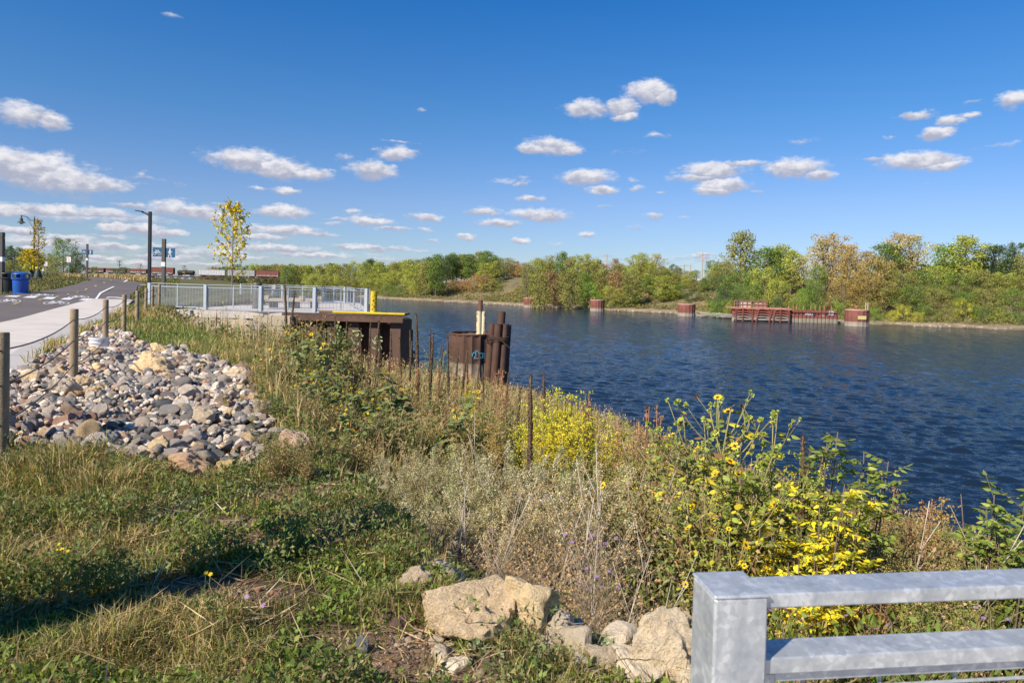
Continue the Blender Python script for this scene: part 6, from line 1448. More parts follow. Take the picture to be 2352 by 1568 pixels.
def foxtail(seed):
    rd = random.Random(seed); t = thing('foxtail_grass', '', 'plant'); h = .9; lf = MB(); sd_ = MB()
    n = 60; blades(lf, rng.normal(0, .06, n), rng.normal(0, .06, n), np.zeros(n), U(.4, .8, n), U(.006, .012, n), pal(n, [(.16, .19, .06), (.38, .30, .15), (.28, .24, .10)], [2, 1, 1]), .6); lf.build('blades', M_leaf, t)
    for k in range(8):
        a = rd.uniform(0, 6.3); e = Vector((math.cos(a) * .28, math.sin(a) * .28, h * rd.uniform(.75, 1))); P = bez((0, 0, 0), (e.x * .1, e.y * .1, h * 1.05), e, 9); sd_.tube(P, .002, 3, (.4, .33, .18), cap=False)
        m = 70; s = U(.78, 1, m); B = np.stack([np.interp(s, np.linspace(0, 1, 9), [p[q] for p in P]) for q in range(3)], 1); D = rdir(m, .3); sd_.leaves(B, D, sideof(D), U(.012, .022, m), U(.003, .005, m), pal(m, [(.48, .38, .22), (.40, .30, .16)], [1, 1]), .1)
    sd_.build('seed_heads', M_leaf, t); return finish(t, h)
place([foxtail(98), foxtail(99)], [(745, 7.6, 945), (920, 8.0, 920), (970, 7.6, 950), (1000, 8.2, 930), (860, 7.0, 1010), (1080, 7.6, 985), (820, 6.4, 1080), (760, 6.0, 1120), (790, 6.2, 1100), (1040, 8.6, 955), (890, 7.3, 975), (640, 7, 1040), (730, 6.6, 1040), (850, 9.5, 900), (1100, 7.2, 990)], 'arching foxtail grass tuft with tan seed heads', 'grass tuft', 'foxtail grass tufts', ((1, 1, 1),))
def forb(seed, cols, nst=16, n=120, l=.045, wr=.4):
    rd = random.Random(seed); t = thing('aster_bush', '', 'plant'); st = MB(); lf = MB(); h = 1.1
    for k in range(nst):
        a = rd.uniform(0, 6.3); sp = rd.uniform(.05, .42); e = Vector((math.cos(a) * sp, math.sin(a) * sp, h * rd.uniform(.55, 1) * (1 - .3 * sp))); P = bez((math.cos(a) * .04, math.sin(a) * .04, 0), (e.x * .4, e.y * .4, e.z * .55), e, 7); st.tube(P, list(np.linspace(.005, .0015, 7)), 4, (.24, .19, .10))
        s = U(.08, 1, n); B = np.stack([np.interp(s, np.linspace(0, 1, 7), [p[q] for p in P]) for q in range(3)], 1) + rng.normal(0, .045, (n, 3)); D = rdir(n, .25); lf.leaves(B, D, sideof(D), U(.5, 1.3, n) * l, U(.6, 1.2, n) * l * wr, pal(n, cols, [3, 2, 2, 1.2, 1], .25), .2, False, .2)
    st.build('stems', M_stem, t); lf.build('leaves', M_leaf, t); return finish(t, h)
FC = [(.15, .18, .06), (.20, .21, .08), (.10, .135, .045), (.24, .16, .09), (.34, .29, .14)]; FB = [(.26, .18, .10), (.18, .17, .07), (.34, .26, .14), (.13, .15, .05), (.20, .12, .07)]
place([forb(111, FC), forb(112, FB), forb(113, FC, 14, 110, .06, .45)], [(625, 5.3, 1000), (655, 5.25, 985), (685, 5.3, 985), (718, 5.3, 1000), (655, 12.2, 715), (688, 12, 705), (722, 12.2, 712), (755, 11.8, 735), (575, 12, 800), (600, 12.5, 775), (625, 12, 755), (650, 12.5, 745), (675, 12, 735), (700, 12.5, 740), (725, 12, 748), (750, 12.5, 765), (780, 12, 785), (810, 12, 800), (585, 9.8, 850), (615, 9.6, 825), (645, 9.8, 800), (680, 9.6, 790), (710, 9.8, 790), (745, 9.6, 810), (780, 9.8, 830), (820, 9.6, 850), (860, 9.8, 860), (900, 10, 870), (610, 7.6, 900), (650, 7.5, 885), (690, 7.6, 880), (735, 7.5, 890), (780, 7.6, 900), (830, 7.6, 910), (880, 7.6, 920), (940, 7.8, 930), (600, 6.25, 985), (635, 6.1, 975), (672, 6.0, 970), (710, 6.1, 975), (755, 6.2, 985), (800, 6.4, 985), (845, 6.4, 990), (640, 5.7, 1035), (690, 5.6, 1050), (1600, 4.9, 1130), (1660, 4.8, 1110), (1720, 4.8, 1110), (1530, 5.2, 1090), (1480, 5.3, 1080), (2050, 5.2, 1190), (2110, 5.4, 1190), (2200, 5.3, 1220), (1000, 8.2, 920), (1060, 8.6, 915), (1120, 8.8, 925), (1180, 9, 930), (960, 11, 850), (1020, 12, 860), (880, 12, 820)], 'bushy leafy aster clump', 'aster bush', 'leafy aster clumps on the slope', ((1, 1, 1), (1.15, 1.1, 1), (.85, .9, .8)))
# low grey-green wormwood and broad-leaved weeds in the foreground
def herb(seed, cols, name, n=420, R_=.22, Hh=.3, l=.035, wr=.35):
    t = thing(name, '', 'plant'); st = MB(); lf = MB()
    for k in range(10):
        a = U(0, 6.3); e = Vector((math.cos(a) * R_, math.sin(a) * R_, Hh * U(.5, 1))); st.tube(bez((0, 0, 0), (e.x * .3, e.y * .3, e.z * .7), e, 5), .0025, 3, (.2, .2, .1), cap=False)
    P = rdir(n) * (R_ * U(.3, 1.05, n) ** .6)[:, None]; P[:, 2] = np.abs(P[:, 2]) / R_ * Hh; D = rdir(n, .6); lf.leaves(P, D, sideof(D), U(.6, 1.3, n) * l, U(.6, 1.3, n) * l * wr, pal(n, cols, [1] * len(cols)), .2)
    st.build('stems', M_stem, t); lf.build('leaves', M_leaf, t); return finish(t, Hh)
wsp = [(430, 3.1, 1490), (500, 3.0, 1480), (560, 3.15, 1500), (610, 3.0, 1500), (700, 4.6, 1190), (745, 4.4, 1210), (640, 4.7, 1180), (790, 4.1, 1300), (860, 3.9, 1340), (60, 4.7, 1215), (20, 4.3, 1270), (10, 7.3, 1010), (770, 3.0, 1520), (370, 2.95, 1500), (260, 3.4, 1420), (900, 4.2, 1300)]
place([herb(101, [(.20, .25, .12), (.16, .22, .09), (.26, .29, .16)], 'wormwood_clump'), herb(102, [(.18, .23, .12), (.15, .20, .08)], 'wormwood_clump')], wsp, 'low grey-green wormwood clump', 'wormwood', 'wormwood clumps in the foreground')
hs = [(60, 3.2, 1440), (120, 3.1, 1455), (20, 3.05, 1430), (180, 3.3, 1440), (700, 3.7, 1350), (600, 3.9, 1330), (640, 5.6, 1080), (1010, 2.95, 1530), (1090, 2.95, 1540), (1220, 2.95, 1535), (950, 3.0, 1520), (300, 5.4, 1085), (470, 5.3, 1100), (560, 5.1, 1110), (1420, 3.0, 1530), (1500, 4.2, 1320), (1850, 4.0, 1400), (2000, 4.0, 1410), (2080, 4.1, 1400), (1900, 3.9, 1440), (2150, 3.9, 1430), (2320, 3.9, 1420)]
place([herb(103, [(.09, .15, .03), (.12, .19, .035), (.16, .21, .05)], 'green_weed', 330, .2, .22, .030, .45), herb(104, [(.12, .17, .04), (.09, .14, .03), (.20, .20, .06)], 'green_weed', 300, .2, .25, .034, .32)], hs, 'low fresh green weed clump', 'weed', 'low green weed clumps', ((1, 1, 1), (1.1, 1, .8)))
# small yellow and lilac flowers in the lawn
mbf = [(132, 1290), (138, 1302), (128, 1306), (150, 1307), (468, 1360), (478, 1364), (598, 1440), (300, 1180), (560, 1420)]
for i, (px, py) in enumerate(mbf):
    p = hit(px, py); t = thing('lawn_flower', '', 'flower', p, 0, 'small lawn flowers'); yel = i < 6; m1 = MB(); m1.tube([(0, 0, -.02), (.01, 0, .1)], .0018, 4, (.15, .2, .05)); m1.build('stem', M_stem, t); m2 = MB(); flower(m2, (.01, 0, .1), (0, -.6, .8), .012 if yel else .013, (.85, .65, .01) if yel else (.42, .28, .55), (.6, .4, .02) if yel else (.35, .2, .5), 9); m2.build('petals', M_leaf, t)
    o = sum(1 for q in mbf if (q in mbf[:6]) == yel and q[0] < px); tag(t, f"tiny {'yellow' if yel else 'lilac'} flower in the foreground grass, {ORD[o]}")

# ================================================================== trees
def tree(seed, name='deciduous_tree', wid=.34, cb=.25, nl=20, lr=.10, lpl=150, ls=.020, open_=.0, taper=.8, multi=1, lift=.5, cols=((1, 1, 1),)):
    """height 1; trunk with limbs that reach each leaf clump"""
    rd = random.Random(seed); r0 = np.random.default_rng(seed); t = thing(name, '', 'tree'); tr = MB(); cr = MB(); trunks = []
    for m in range(multi):
        a = rd.uniform(0, 6.3); off = 0 if multi == 1 else .03; e = Vector((math.cos(a) * wid * .35 * (multi > 1) + rd.uniform(-.03, .03), math.sin(a) * wid * .35 * (multi > 1), .86)); P = bez((math.cos(a) * off, math.sin(a) * off, -.02), (e.x * .2, e.y * .2, .45), e, 9); tr.tube(P, list(np.linspace(.017, .004, 9)), 6, (.8, .8, .8)); trunks.append(P)
    for i in range(nl):
        h = cb + (.97 - cb) * ((i + .5) / nl) ** .9; P = trunks[i % multi]; u = (h - cb) / (1 - cb); prof = (math.sin(PI * min(1, (u * .82 + .16))) ** taper)
        a = i * 2.4 + rd.uniform(-.5, .5); rr_ = wid * prof * rd.uniform(.35, .98); R_ = lr * rd.uniform(.65, 1.25) * (.6 + .5 * prof); axis = Vector([float(np.interp(min(1, h / .86), np.linspace(0, 1, 9), [p[q] for p in P])) for q in range(3)])
        c = Vector((axis.x + math.cos(a) * rr_, axis.y + math.sin(a) * rr_, min(h, 1 - R_ * .6)))
        hb = max(.1, h - rr_ * lift - .06); b = Vector([float(np.interp(min(1, hb / .86), np.linspace(0, 1, 9), [p[q] for p in P])) for q in range(3)])
        tr.tube(bez(b, b.lerp(c, .5) + Vector((0, 0, -.02)), c, 5), [.006, .005, .004, .003, .0015], 4, (.8, .8, .8))
        n = int(lpl * rd.uniform(.7, 1.2)); D = unit(r0.normal(size=(n, 3))); Q = D * (R_ * r0.uniform(.25, 1.08, n) ** .7)[:, None] * np.array([1.1, 1.1, .85]); Q += (vnoise(Q[:, 0] * 9 + i, Q[:, 2] * 9, .5, seed)[:, None]) * D * R_ * .7
        N = unit(D + r0.normal(0, .7, (n, 3)) + np.array([0, 0, .3])); A = unit(np.cross(N, r0.normal(size=(n, 3)))); Sd = np.cross(A, N)
        tint = np.array(cols[rd.randrange(len(cols))]) * rd.uniform(.82, 1.18)
        cr.leaves(nv(c) + Q, A, Sd, r0.uniform(.6, 1.3, n) * ls, r0.uniform(.6, 1.2, n) * ls * .8, tint * r0.uniform(.75, 1.25, n)[:, None], .25)
    trunk = tr.build('trunk', M_bark, t); cr.build('crown', M_leaf, t); return finish(t, 1.0)
TR = dict(
 cot=[tree(1, 'cottonwood', .27, .20, 34, .115, 130, .027, taper=.55), tree(2, 'cottonwood', .31, .16, 40, .115, 130, .027, multi=2, taper=.55), tree(3, 'cottonwood', .25, .22, 30, .12, 140, .027, taper=.55)],
 thin=[tree(4, 'thin_crowned_tree', .30, .26, 38, .09, 85, .023, multi=3, lift=.9, taper=.6), tree(5, 'thin_crowned_tree', .27, .30, 34, .095, 85, .023, multi=2, lift=.9, taper=.6)],
 dense=[tree(6, 'dense_tree', .42, .10, 36, .12, 150, .024, taper=.5), tree(7, 'dense_tree', .46, .08, 36, .12, 150, .024, taper=.5), tree(8, 'dense_tree', .38, .12, 34, .12, 150, .024, taper=.6, multi=2)],
 bush=[tree(9, 'shrub', .62, .05, 26, .19, 110, .040, taper=.4, multi=3), tree(10, 'shrub', .70, .04, 26, .2, 110, .040, taper=.4, multi=3)],
)
def spruce(seed):
    rd = random.Random(seed); t = thing('spruce', '', 'tree'); tr = MB(); tr.tube([(0, 0, 0), (0, 0, .98)], [.015, .003], 6, (.6, .5, .4)); tr.build('trunk', M_bark, t); cr = MB()
    n = 3200; h = U(.05, 1, n); a = U(0, 6.3, n); rr_ = (1 - h) * .25 * (U(0, 1, n) ** .5) * (1 + .3 * np.sin(h * 70)); P = np.stack([np.cos(a) * rr_, np.sin(a) * rr_, h], 1); D = unit(np.stack([np.cos(a), np.sin(a), np.full(n, -.2)], 1)); cr.leaves(P, D, sideof(D), U(.02, .05, n), U(.012, .02, n), np.array((1, 1, 1)) * U(.7, 1.2, n)[:, None], .1); cr.build('crown', M_leaf, t); return finish(t, 1.0)
SPR = [spruce(12)]
CC_ = dict(yg=(.20, .22, .045), ol=(.155, .155, .045), gr=(.095, .14, .030), dg=(.055, .085, .030), tan=(.27, .205, .085), gold=(.20, .155, .055), or_=(.24, .14, .055), pale=(.26, .24, .12), yel=(.26, .26, .04), br=(.19, .13, .065), sp=(.03, .055, .035), bgr=(.12, .19, .03))
CC = {k: tuple(v * 1.5 for v in c) for k, c in CC_.items()}
CN = dict(yg='yellow-green', ol='olive', gr='mid-green', dg='dark green', tan='thin tan', gold='golden-brown', or_='orange-brown', pale='pale sparse', yel='bright yellow', br='brownish', sp='blackish', bgr='fresh green')
TREES = []
def T(kind, col, px, Y, pt, wpx=None): TREES.append((px, Y, pt, kind, col, wpx))
# far wood beyond the bridge and left part of the bank
rdt = random.Random(5)
prof = [(470, 615), (500, 607), (560, 604), (640, 602), (700, 606), (760, 603), (800, 597), (850, 592), (900, 600), (960, 594), (1000, 583), (1060, 579), (1110, 575), (1160, 588), (1200, 601), (1230, 592), (1280, 581), (1340, 584), (1400, 596), (1440, 602)]
def ptop(px): return float(np.interp(px, [p[0] for p in prof], [p[1] for p in prof]))
px = 474
while px < 700:
    T(rdt.choice(('dense', 'cot')), rdt.choice(('ol', 'gr', 'yg', 'br', 'dg', 'gold')), px, rdt.uniform(520, 620), ptop(px) + rdt.uniform(0, 7), 34); px += rdt.uniform(11, 17)
for px_, c in ((655, 'gr'), (672, 'ol'), (690, 'gr'), (712, 'yg'), (733, 'ol'), (752, 'yg'), (772, 'yg'), (790, 'ol'), (812, 'yg'), (832, 'yg'), (852, 'dg'), (872, 'yg'), (893, 'yg'), (912, 'ol'), (762, 'dg'), (845, 'gr'), (925, 'yg')):
    T(rdt.choice(('cot', 'dense')), c, px_, rdt.uniform(300, 360), ptop(px_) + rdt.uniform(0, 8), 46)
for px_ in range(700, 930, 26): T('dense', rdt.choice(('gr', 'yg', 'ol')), px_ + rdt.uniform(-5, 5), rdt.uniform(285, 300), 628 + rdt.uniform(-8, 14), 50)
for px_, c, k in ((948, 'yg', 'cot'), (965, 'ol', 'thin'), (985, 'gr', 'cot'), (1003, 'gr', 'cot'), (1022, 'dg', 'cot'), (1040, 'gr', 'cot'), (1060, 'ol', 'cot'), (1082, 'gr', 'cot'), (1100, 'ol', 'cot'), (1118, 'gr', 'cot'), (1138, 'gr', 'cot'), (1160, 'ol', 'thin'), (1180, 'br', 'dense'), (1197, 'or_', 'dense')):
    T(k, c, px_, rdt.uniform(272, 300), ptop(px_) + rdt.uniform(-2, 6), 42)
for px_, pt, c, k, w_ in ((1228, 592, 'ol', 'cot', 40), (1250, 598, 'gr', 'thin', 38), (1268, 586, 'ol', 'thin', 40), (1290, 578, 'gr', 'cot', 38), (1308, 588, 'ol', 'thin', 36), (1330, 585, 'yg', 'thin', 40), (1352, 582, 'yg', 'thin', 40), (1372, 596, 'ol', 'cot', 36), (1408, 593, 'br', 'thin', 34), (1430, 612, 'gr', 'cot', 34), (1458, 584, 'yg', 'thin', 44), (1480, 580, 'yg', 'thin', 42), (1500, 582, 'pale', 'thin', 48), (1520, 612, 'dg', 'dense', 30), (1545, 606, 'dg', 'dense', 30), (1575, 622, 'br', 'thin', 30), (1600, 620, 'gr', 'thin', 26), (1632, 598, 'gr', 'dense', 46)):
    T(k, c, px_, rdt.uniform(232, 250), pt, w_)
for px_, pt, c, Y_ in ((1530, 616, 'yg', 222), (1560, 614, 'ol', 228), (1588, 622, 'yg', 226), (1655, 606, 'gr', 214), (1480, 600, 'ol', 226), (1140, 600, 'ol', 268), (1118, 604, 'yg', 262), (955, 606, 'yg', 262), (978, 600, 'ol', 258), (1001, 598, 'gr', 255), (1552, 628, 'ol', 214), (1574, 632, 'yg', 212), (1596, 640, 'ol', 208), (1618, 638, 'gr', 205), (1642, 622, 'ol', 204)):
    T('cot', c, px_, Y_, pt, 46)
for px_, pt, c in ((1212, 606, 'ol'), (1236, 604, 'yg'), (1262, 600, 'ol'), (1284, 594, 'gr'), (1304, 600, 'ol'), (1326, 598, 'yg'), (1348, 596, 'ol'), (1370, 604, 'yg'), (1392, 602, 'br'), (1414, 604, 'ol'), (1440, 608, 'yg'), (1466, 598, 'ol'), (1490, 596, 'yg'), (1512, 612, 'ol'), (1540, 622, 'gr'), (1640, 612, 'yg')):
    T('cot' if px_ % 3 else 'thin', c, px_, rdt.uniform(218, 230), pt + rdt.uniform(-10, 8), rdt.uniform(34, 54))
for px_, pt, c in ((1240, 628, 'ol'), (1275, 622, 'br'), (1312, 620, 'ol'), (1345, 625, 'gr'), (1385, 618, 'ol'), (1415, 622, 'br'), (1450, 632, 'ol'), (1490, 636, 'gr'), (1530, 632, 'yg'), (1355, 648, 'bgr'), (1460, 650, 'gr'), (1500, 662, 'bgr'), (1525, 655, 'gr'), (1400, 655, 'yg'), (1565, 650, 'gr'), (1590, 664, 'dg'), (1610, 655, 'ol'), (1545, 672, 'yg')):
    T('dense' if pt > 640 else 'cot', c, px_, rdt.uniform(196, 212), pt, 50)
for px_, pt, c, w_ in ((1040, 643, 'or_', 46), (1062, 640, 'or_', 44), (1092, 630, 'or_', 50), (1118, 628, 'br', 50), (1130, 640, 'yg', 62), (1020, 650, 'gr', 40), (985, 645, 'gr', 36), (955, 640, 'yg', 34), (1185, 668, 'yg', 24), (1215, 672, 'bgr', 20), (1255, 676, 'bgr', 24), (1275, 676, 'yg', 24), (1335, 670, 'yel', 26), (1345, 660, 'yel', 20), (1380, 664, 'gr', 40), (1412, 662, 'yg', 30), (1440, 672, 'yel', 16), (1450, 664, 'gr', 26), (1475, 672, 'ol', 36), (1515, 668, 'yg', 30), (1240, 660, 'dg', 34), (1640, 668, 'gr', 34), (1655, 680, 'yg', 26), (1668, 660, 'dg', 50), (915, 655, 'gr', 40), (890, 652, 'gr', 40), (935, 662, 'ol', 30)):
    T('bush', c, px_, 262 - (px_ - 900) * .095 + 4 - (12 if px_ < 960 else 0) + 12, pt, w_)
for px_, Y, pt, c, k, w_ in ((1699, 192, 531, 'ol', 'cot', 74), (1672, 190, 600, 'ol', 'dense', 70), (1752, 186, 566, 'gr', 'cot', 76), (1790, 188, 562, 'yg', 'cot', 70), (1815, 184, 574, 'yg', 'cot', 60), (1762, 172, 612, 'yg', 'dense', 90), (1700, 178, 622, 'gr', 'dense', 90), (1660, 182, 630, 'dg', 'dense', 80), (1846, 182, 592, 'pale', 'thin', 56), (1870, 176, 610, 'gr', 'thin', 50), (1908, 180, 534, 'tan', 'thin', 92), (1895, 182, 548, 'pale', 'thin', 70), (1945, 174, 560, 'tan', 'thin', 84), (1968, 168, 575, 'gold', 'dense', 100), (2010, 164, 590, 'gold', 'dense', 110), (2025, 180, 557, 'gr', 'cot', 74), (2070, 182, 534, 'tan', 'thin', 70), (2100, 180, 536, 'pale', 'thin', 84), (2062, 160, 620, 'ol', 'dense', 80), (2110, 164, 620, 'gr', 'dense', 90), (2168, 178, 560, 'bgr', 'cot', 60), (2212, 176, 541, 'yg', 'cot', 86), (2150, 166, 610, 'yg', 'dense', 80), (2200, 158, 630, 'gr', 'dense', 90), (2250, 162, 618, 'ol', 'dense', 90), (2300, 176, 562, 'dg', 'cot', 80), (2335, 172, 556, 'dg', 'dense', 80), (2370, 166, 575, 'ol', 'dense', 90), (2290, 156, 625, 'yg', 'dense', 90), (2345, 152, 630, 'ol', 'dense', 90), (2400, 156, 600, 'gr', 'dense', 100),
        (1935, 158, 640, 'gold', 'dense', 80), (1985, 154, 632, 'gold', 'dense', 90), (2035, 152, 645, 'ol', 'dense', 80), (2090, 150, 655, 'gr', 'dense', 80), (2150, 150, 660, 'ol', 'dense', 76), (2205, 148, 668, 'gr', 'dense', 76), (2265, 146, 660, 'ol', 'dense', 80), (2325, 144, 662, 'gr', 'dense', 80), (1880, 160, 640, 'gr', 'dense', 56), (1850, 164, 660, 'bgr', 'dense', 56), (1720, 165, 650, 'gr', 'dense', 80), (1670, 172, 655, 'dg', 'dense', 70), (1790, 170, 640, 'yg', 'dense', 60)):
    T(k, c, px_, Y, pt, w_)
for px_, Y, pt, c, w_ in ((2222, 143, 686, 'yel', 56), (2080, 143, 700, 'yel', 40), (2050, 142, 712, 'yel', 30), (2010, 143, 706, 'bgr', 36), (1850, 155, 672, 'bgr', 60), (1930, 148, 690, 'bgr', 46), (2130, 142, 700, 'gr', 50), (2180, 141, 706, 'ol', 46), (2260, 140, 700, 'gr', 50), (2300, 139, 712, 'yg', 44), (2345, 138, 720, 'gr', 44), (1680, 168, 690, 'yg', 40), (1662, 170, 684, 'gr', 40), (2110, 141, 716, 'yel', 26), (2000, 146, 690, 'ol', 50), (2385, 137, 710, 'gr', 50), (1790, 158, 682, 'dg', 30), (1645, 172, 690, 'bgr', 40)):
    T('bush', c, px_, Y, pt, w_)
# left land beyond the trail
for px_, Y, pt, c, k, w_ in ((8, 150, 562, 'dg', 'dense', 50), (32, 155, 566, 'dg', 'dense', 50), (55, 160, 572, 'ol', 'dense', 40), (-25, 150, 560, 'dg', 'dense', 60), (88, 150, 585, 'ol', 'dense', 46), (110, 145, 582, 'ol', 'dense', 44), (146, 140, 546, 'gr', 'dense', 64), (168, 138, 578, 'dg', 'dense', 50), (128, 135, 590, 'ol', 'dense', 50), (182, 140, 604, 'gr', 'dense', 30), (70, 140, 600, 'bgr', 'dense', 40), (20, 130, 598, 'ol', 'dense', 44), (217, 420, 612, 'gr', 'dense', 16), (284, 380, 613, 'dg', 'dense', 34), (267, 400, 616, 'dg', 'dense', 20), (1, 135, 590, 'gr', 'dense', 44)):
    T(k, c, px_, Y, pt, w_)
TREES = [(a, b + (9 if (k_ == 'bush' and a > 1840) else (6 if (a > 1900 and b < 160) else 0)), c, k_, e, f) for (a, b, c, k_, e, f) in TREES]
TREES.sort(key=lambda q: q[0]); usedp = set(); KI = {}
for i, (px, Y, pt, kind, col, wpx) in enumerate(TREES):
    k = KI.get(kind, 0); KI[kind] = k + 1; pr = TR[kind][k % len(TR[kind])]
    if id(pr) in usedp: o = copy_tree(pr)
    else: o = pr; usedp.add(id(pr))
    p = gp(px, Y); H = at(px, pt, Y).z - p.z + .3; W0 = {'cot': .31, 'thin': .33, 'dense': .5, 'bush': .78}[kind]; W_ = (wpx or 40) / 2 / FP * Y * 1.25
    H = max(H, 1.2); o.location = (p.x, p.y, p.z - .3); s = W_ / W0 if wpx else H; s = min(max(s, H * .55), H * 1.7); o.scale = (s, s, H); o.rotation_euler = (0, 0, rdt.uniform(0, 6.28))
    for ch in KIDS.get(o.name, []):
        ch.color = c4(CC[col] if 'crown' in ch.name else (1, 1, 1))
    side = 'left of the trail bend' if px < 300 else ('beyond the railway bridge' if px < 655 else ('left far bank' if px < 935 else ('middle far bank' if px < 1645 else 'right far bank')))
    TREES[i] = (o, kind, col, side)
from collections import defaultdict
seq = defaultdict(list)
for q in TREES: seq[(q[3], 'shrub' if q[1] == 'bush' else 'tree', q[2])].append(q[0])
for (side, kd, col), L in seq.items():
    for j, o in enumerate(L):
        tag(o, f'{CN[col]} {kd}, {side}, ' + (ORD[j] if len(L) > 1 else 'only one of that colour there'), kd, 'shrubs along the far shore' if kd == 'shrub' else ('trees left of the trail' if 'trail' in side else 'trees of the far wood'))
def put(o, px, Y, pt, wpx, W0, col, lab, cat, group=None, dz=.1):
    p = gp(px, Y); H = at(px, pt, Y).z - p.z + dz; o.location = (p.x, p.y, p.z - dz); s = wpx / 2 / FP * Y / W0; o.scale = (s, s, H)
    for ch in KIDS.get(o.name, []):
        if 'crown' in ch.name: ch.color = c4(col)
    tag(o, lab, cat, group)
put(SPR[0], 2277, 168, 598, 36, .25, CC['sp'], 'dark blackish spruce at the right, left of the dark green trees', 'tree', 'trees of the far wood')
put(copy_tree(SPR[0]), 2232, 175, 612, 20, .25, CC['sp'], 'small dark spruce tip behind the yellow-green cottonwood at right', 'tree', 'trees of the far wood')
put(copy_tree(SPR[0]), 757, 330, 603, 14, .25, CC['dg'], 'narrow dark conifer in the left part of the far bank', 'tree', 'trees of the far wood')
# young yellow street trees
def young(seed, h, wid, n=46, ls=.1, cols=((.45, .34, .03), (.36, .30, .04), (.50, .38, .04)), stake=False, cb=.22, lp=24):
    rd = random.Random(seed); t = thing('young_tree', '', 'tree'); tr = MB(); cr = MB(); P = bez((0, 0, 0), (.05, 0, h * .5), (-.05, .03, h * .97), 12); tr.tube(P, list(np.linspace(.055, .008, 12)), 8, (1.3, 1.1, .9))
    for i in range(n):
        s = cb + (.98 - cb) * (i / n) ** .85; b = Vector([float(np.interp(s, np.linspace(0, 1, 12), [p[q] for p in P])) for q in range(3)]); a = i * 2.4 + rd.uniform(-.4, .4); u = (s - cb) / (1 - cb); L = wid * (.25 + .95 * math.sin(PI * min(1, u * .75 + .22))) * rd.uniform(.55, 1.1) * (1.15 - .45 * u)
        e = b + Vector((math.cos(a) * L, math.sin(a) * L, L * rd.uniform(.9, 1.5))); 
        if e.z > h: e.z = h * rd.uniform(.93, 1)
        B = bez(b, b.lerp(e, .55) + Vector((math.cos(a), math.sin(a), -.6)) * L * .1, e, 6); tr.tube(B, [.012, .010, .008, .006, .004, .002], 4, (.8, .7, .6))
        bare_ = rd.random() < .12
        for k in range(0 if bare_ else lp):
            q = rd.uniform(.35, 1.05); c = nv([np.interp(min(q, 1), np.linspace(0, 1, 6), [p[z_] for p in B]) for z_ in range(3)]) + rng.normal(0, .07, 3); m = 2; D = rdir(m, -.3); cr.leaves(np.tile(c, (m, 1)), D, sideof(D), U(.8, 1.3, m) * ls, U(.6, .9, m) * ls, pal(m, cols, [1] * len(cols), .3), .2, True, .3)
    tr.build('trunk', M_bark, t); cr.build('crown', M_leaf, t)
    return finish(t, h)
y1 = young(201, 6.0, 1.1, 44, .125, ((.55, .42, .02), (.36, .34, .03), (.60, .45, .03), (.26, .28, .04)), lp=19); p = gp(533, 40); y1.location = (p.x, 40, PZ); H = at(531, 460, 40).z - PZ; y1.scale = (H / 6,) * 3
tag(y1, 'slender young tree with sparse yellow leaves behind the overlook railing', 'tree', 'young yellow trees')
y2 = young(202, 6.0, .95, 50, .2, ((.55, .44, .03), (.42, .38, .04)), cb=.25, lp=22); p = gp(72, 64); y2.location = p; H = at(78, 572, 64).z - p.z; y2.scale = (1.0, 1.0, H / 6); tag(y2, 'bushy bright yellow young tree by the gooseneck lamp', 'tree', 'young yellow trees')
y3 = young(203, 6.0, .6, 40, .13, ((.40, .32, .06), (.34, .26, .07)), cb=.25, lp=9); p = gp(87, 60); y3.location = p; H = at(90, 500, 60).z - p.z; y3.scale = (1, 1, H / 6); tag(y3, 'taller sparse yellow-brown young tree right of the gooseneck lamp', 'tree', 'young yellow trees')
for (px, Y, pt, lb) in ((322, 110, 604, 'thin bare red-leaved young tree left of the black lamp'), (424, 95, 608, 'thin nearly bare young tree in front of the black tank wagon')):
    y4 = young(204 + px, 4.0, .5, 20, .12, ((.22, .10, .06), (.2, .13, .08)), cb=.35, lp=3); p = gp(px, Y); y4.location = p; H = at(px, pt, Y).z - p.z; y4.scale = (1, 1, H / 4); tag(y4, lb, 'tree', 'thin young trees')
# reddish shrubs on the overlook, seen through the mesh
for i, (px, Y, pt, w_) in enumerate(((528, 38, 716, 46), (556, 37.5, 710, 60), (590, 38, 708, 60), (617, 38.5, 714, 40))):
    o = copy_tree(TR['bush'][i % 2]); x, y = atz(px, Y); H = at(px, pt, Y).z - PZ; s = w_ / 2 / FP * Y / .78; o.location = (x, y, PZ); o.scale = (s, s, max(.3, H + .35))
    for ch in KIDS[o.name]:
        if 'crown' in ch.name: ch.color = c4((.17, .10, .07))
    tag(o, f'low reddish-brown shrub behind the overlook railing, {ORD[i]}', 'shrub', 'shrubs on the overlook')
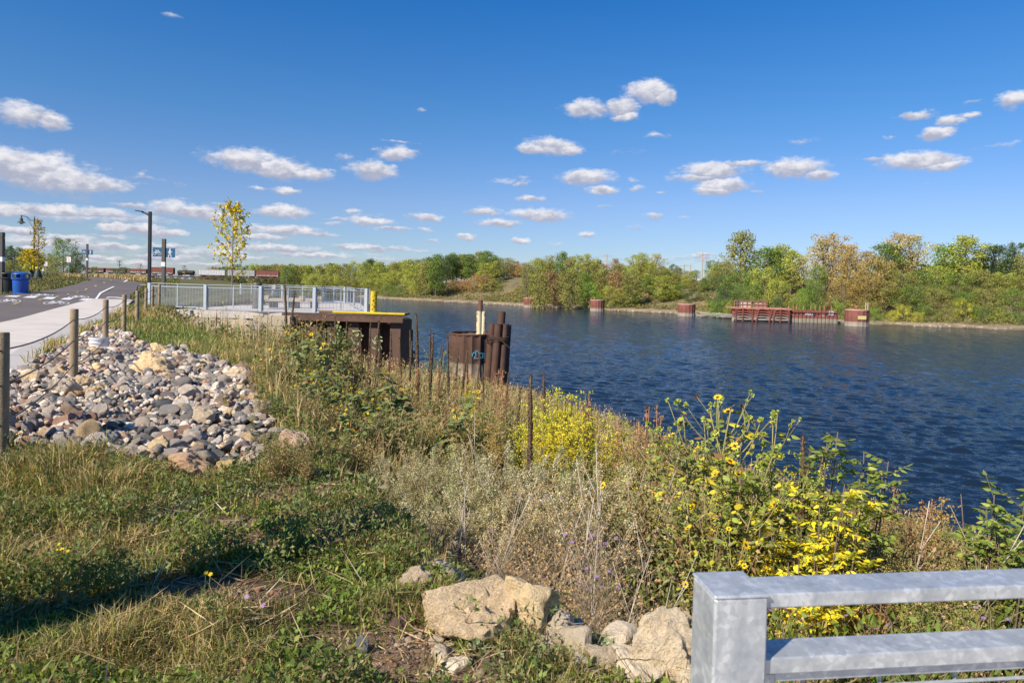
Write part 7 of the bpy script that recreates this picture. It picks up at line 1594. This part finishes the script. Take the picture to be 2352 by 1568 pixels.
# backing woodland so the far wood closes, and shore scrub
def wood(name, lab, spots, ls=.9, cols=(.12, .14, .04)):
    mb = MB()
    for (px, Y, pt, w_) in spots:
        p = gp(px, Y); H = at(px, pt, Y).z - p.z; W_ = w_ / FP * Y; n = 420; D = rdir(n); Q = D * (U(.5, 1.0, n) ** .5)[:, None] * np.array([W_ / 2, W_ / 3, H * .5]) + np.array([p.x, p.y, p.z + H * .52]); A = rdir(n); mb.leaves(Q, A, sideof(A), U(.6, 1.3, n) * ls, U(.5, 1, n) * ls, pal(n, [cols, tuple(c * 1.35 for c in cols), (.17, .13, .06)], [3, 2, 1], .3), .2)
    tag(mb.build(name, M_leaf), lab, 'woodland', kind='stuff')
sp = [(px + rdt.uniform(-6, 6), 700 + rdt.uniform(0, 60), ptop(px) + 8, 46) for px in range(470, 700, 16)] + [(px, 372, ptop(px) + 14, 50) for px in range(668, 950, 18)] + [(px, 312, ptop(px) + 15, 46) for px in range(950, 1220, 18)] + [(px, 205, 640 + rdt.uniform(-8, 8), 70) for px in range(1665, 2420, 30)] + [(px, 272, 628 + rdt.uniform(-5, 5), 40) for px in range(1220, 1520, 22)] + [(px, 190, 600 + rdt.uniform(-10, 10), 60) for px in range(2040, 2440, 34)]
wood('far_woodland', 'mass of far green woodland behind the front trees of the far bank', sp)
mb = MB(); n = 9000; s = U(0, 1, n); FSa = np.array([(-149, 480), (-90, 330), (-51, 261), (-11, 232), (5, 217), (25, 200), (46, 181), (60, 163), (75, 150), (105, 140), (150, 134)]); cum = np.linspace(0, 1, len(FSa)); X = np.interp(s, cum, FSa[:, 0]) + U(-6, 6, n); Y = np.interp(s, cum, FSa[:, 1]) + U(3, 34, n) ** 1.0
z, land, slope, far, t_, dc, dn, df = terrain(X, Y, True); k = far & (df > 4.5) & (df < 36) & (vnoise(X, Y, 9, 91) > -.12); X, Y, z = X[k], Y[k], z[k]; n = len(X)
rosettes(mb, X, Y, z, U(.5, 1.1, n), pal(n, [(.15, .15, .05), (.20, .15, .07), (.10, .14, .03), (.26, .22, .11), (.24, .26, .05)], [3, 2.5, 2, 1.5, .7]), 9, .8, .5, False, .9)
tag(mb.build('shore_scrub', M_leaf), 'low mixed scrub covering the far bank slope', 'scrub', kind='stuff')
mb = MB(); 
for k in range(520):
    q = rdt.random() * 9; j = int(q); f_ = q - j; a, b = FSa[j], FSa[j + 1]; x = a[0] + (b[0] - a[0]) * f_; y = a[1] + (b[1] - a[1]) * f_ + rdt.uniform(.3, 3); z = tz(x, y); r = rdt.uniform(.1, .4)
    mb.merge(plow[k % 9], Matrix.Translation((x, y, z)) @ Matrix.Scale(r, 4), np.array([.40, .34, .26]) * rdt.uniform(.7, 1.2))
tag(mb.build('shore_stones', M_rock, smooth=True), 'pale stones strewn along the far shoreline', 'stones', kind='stuff')
# one weed sprouting from the rocks
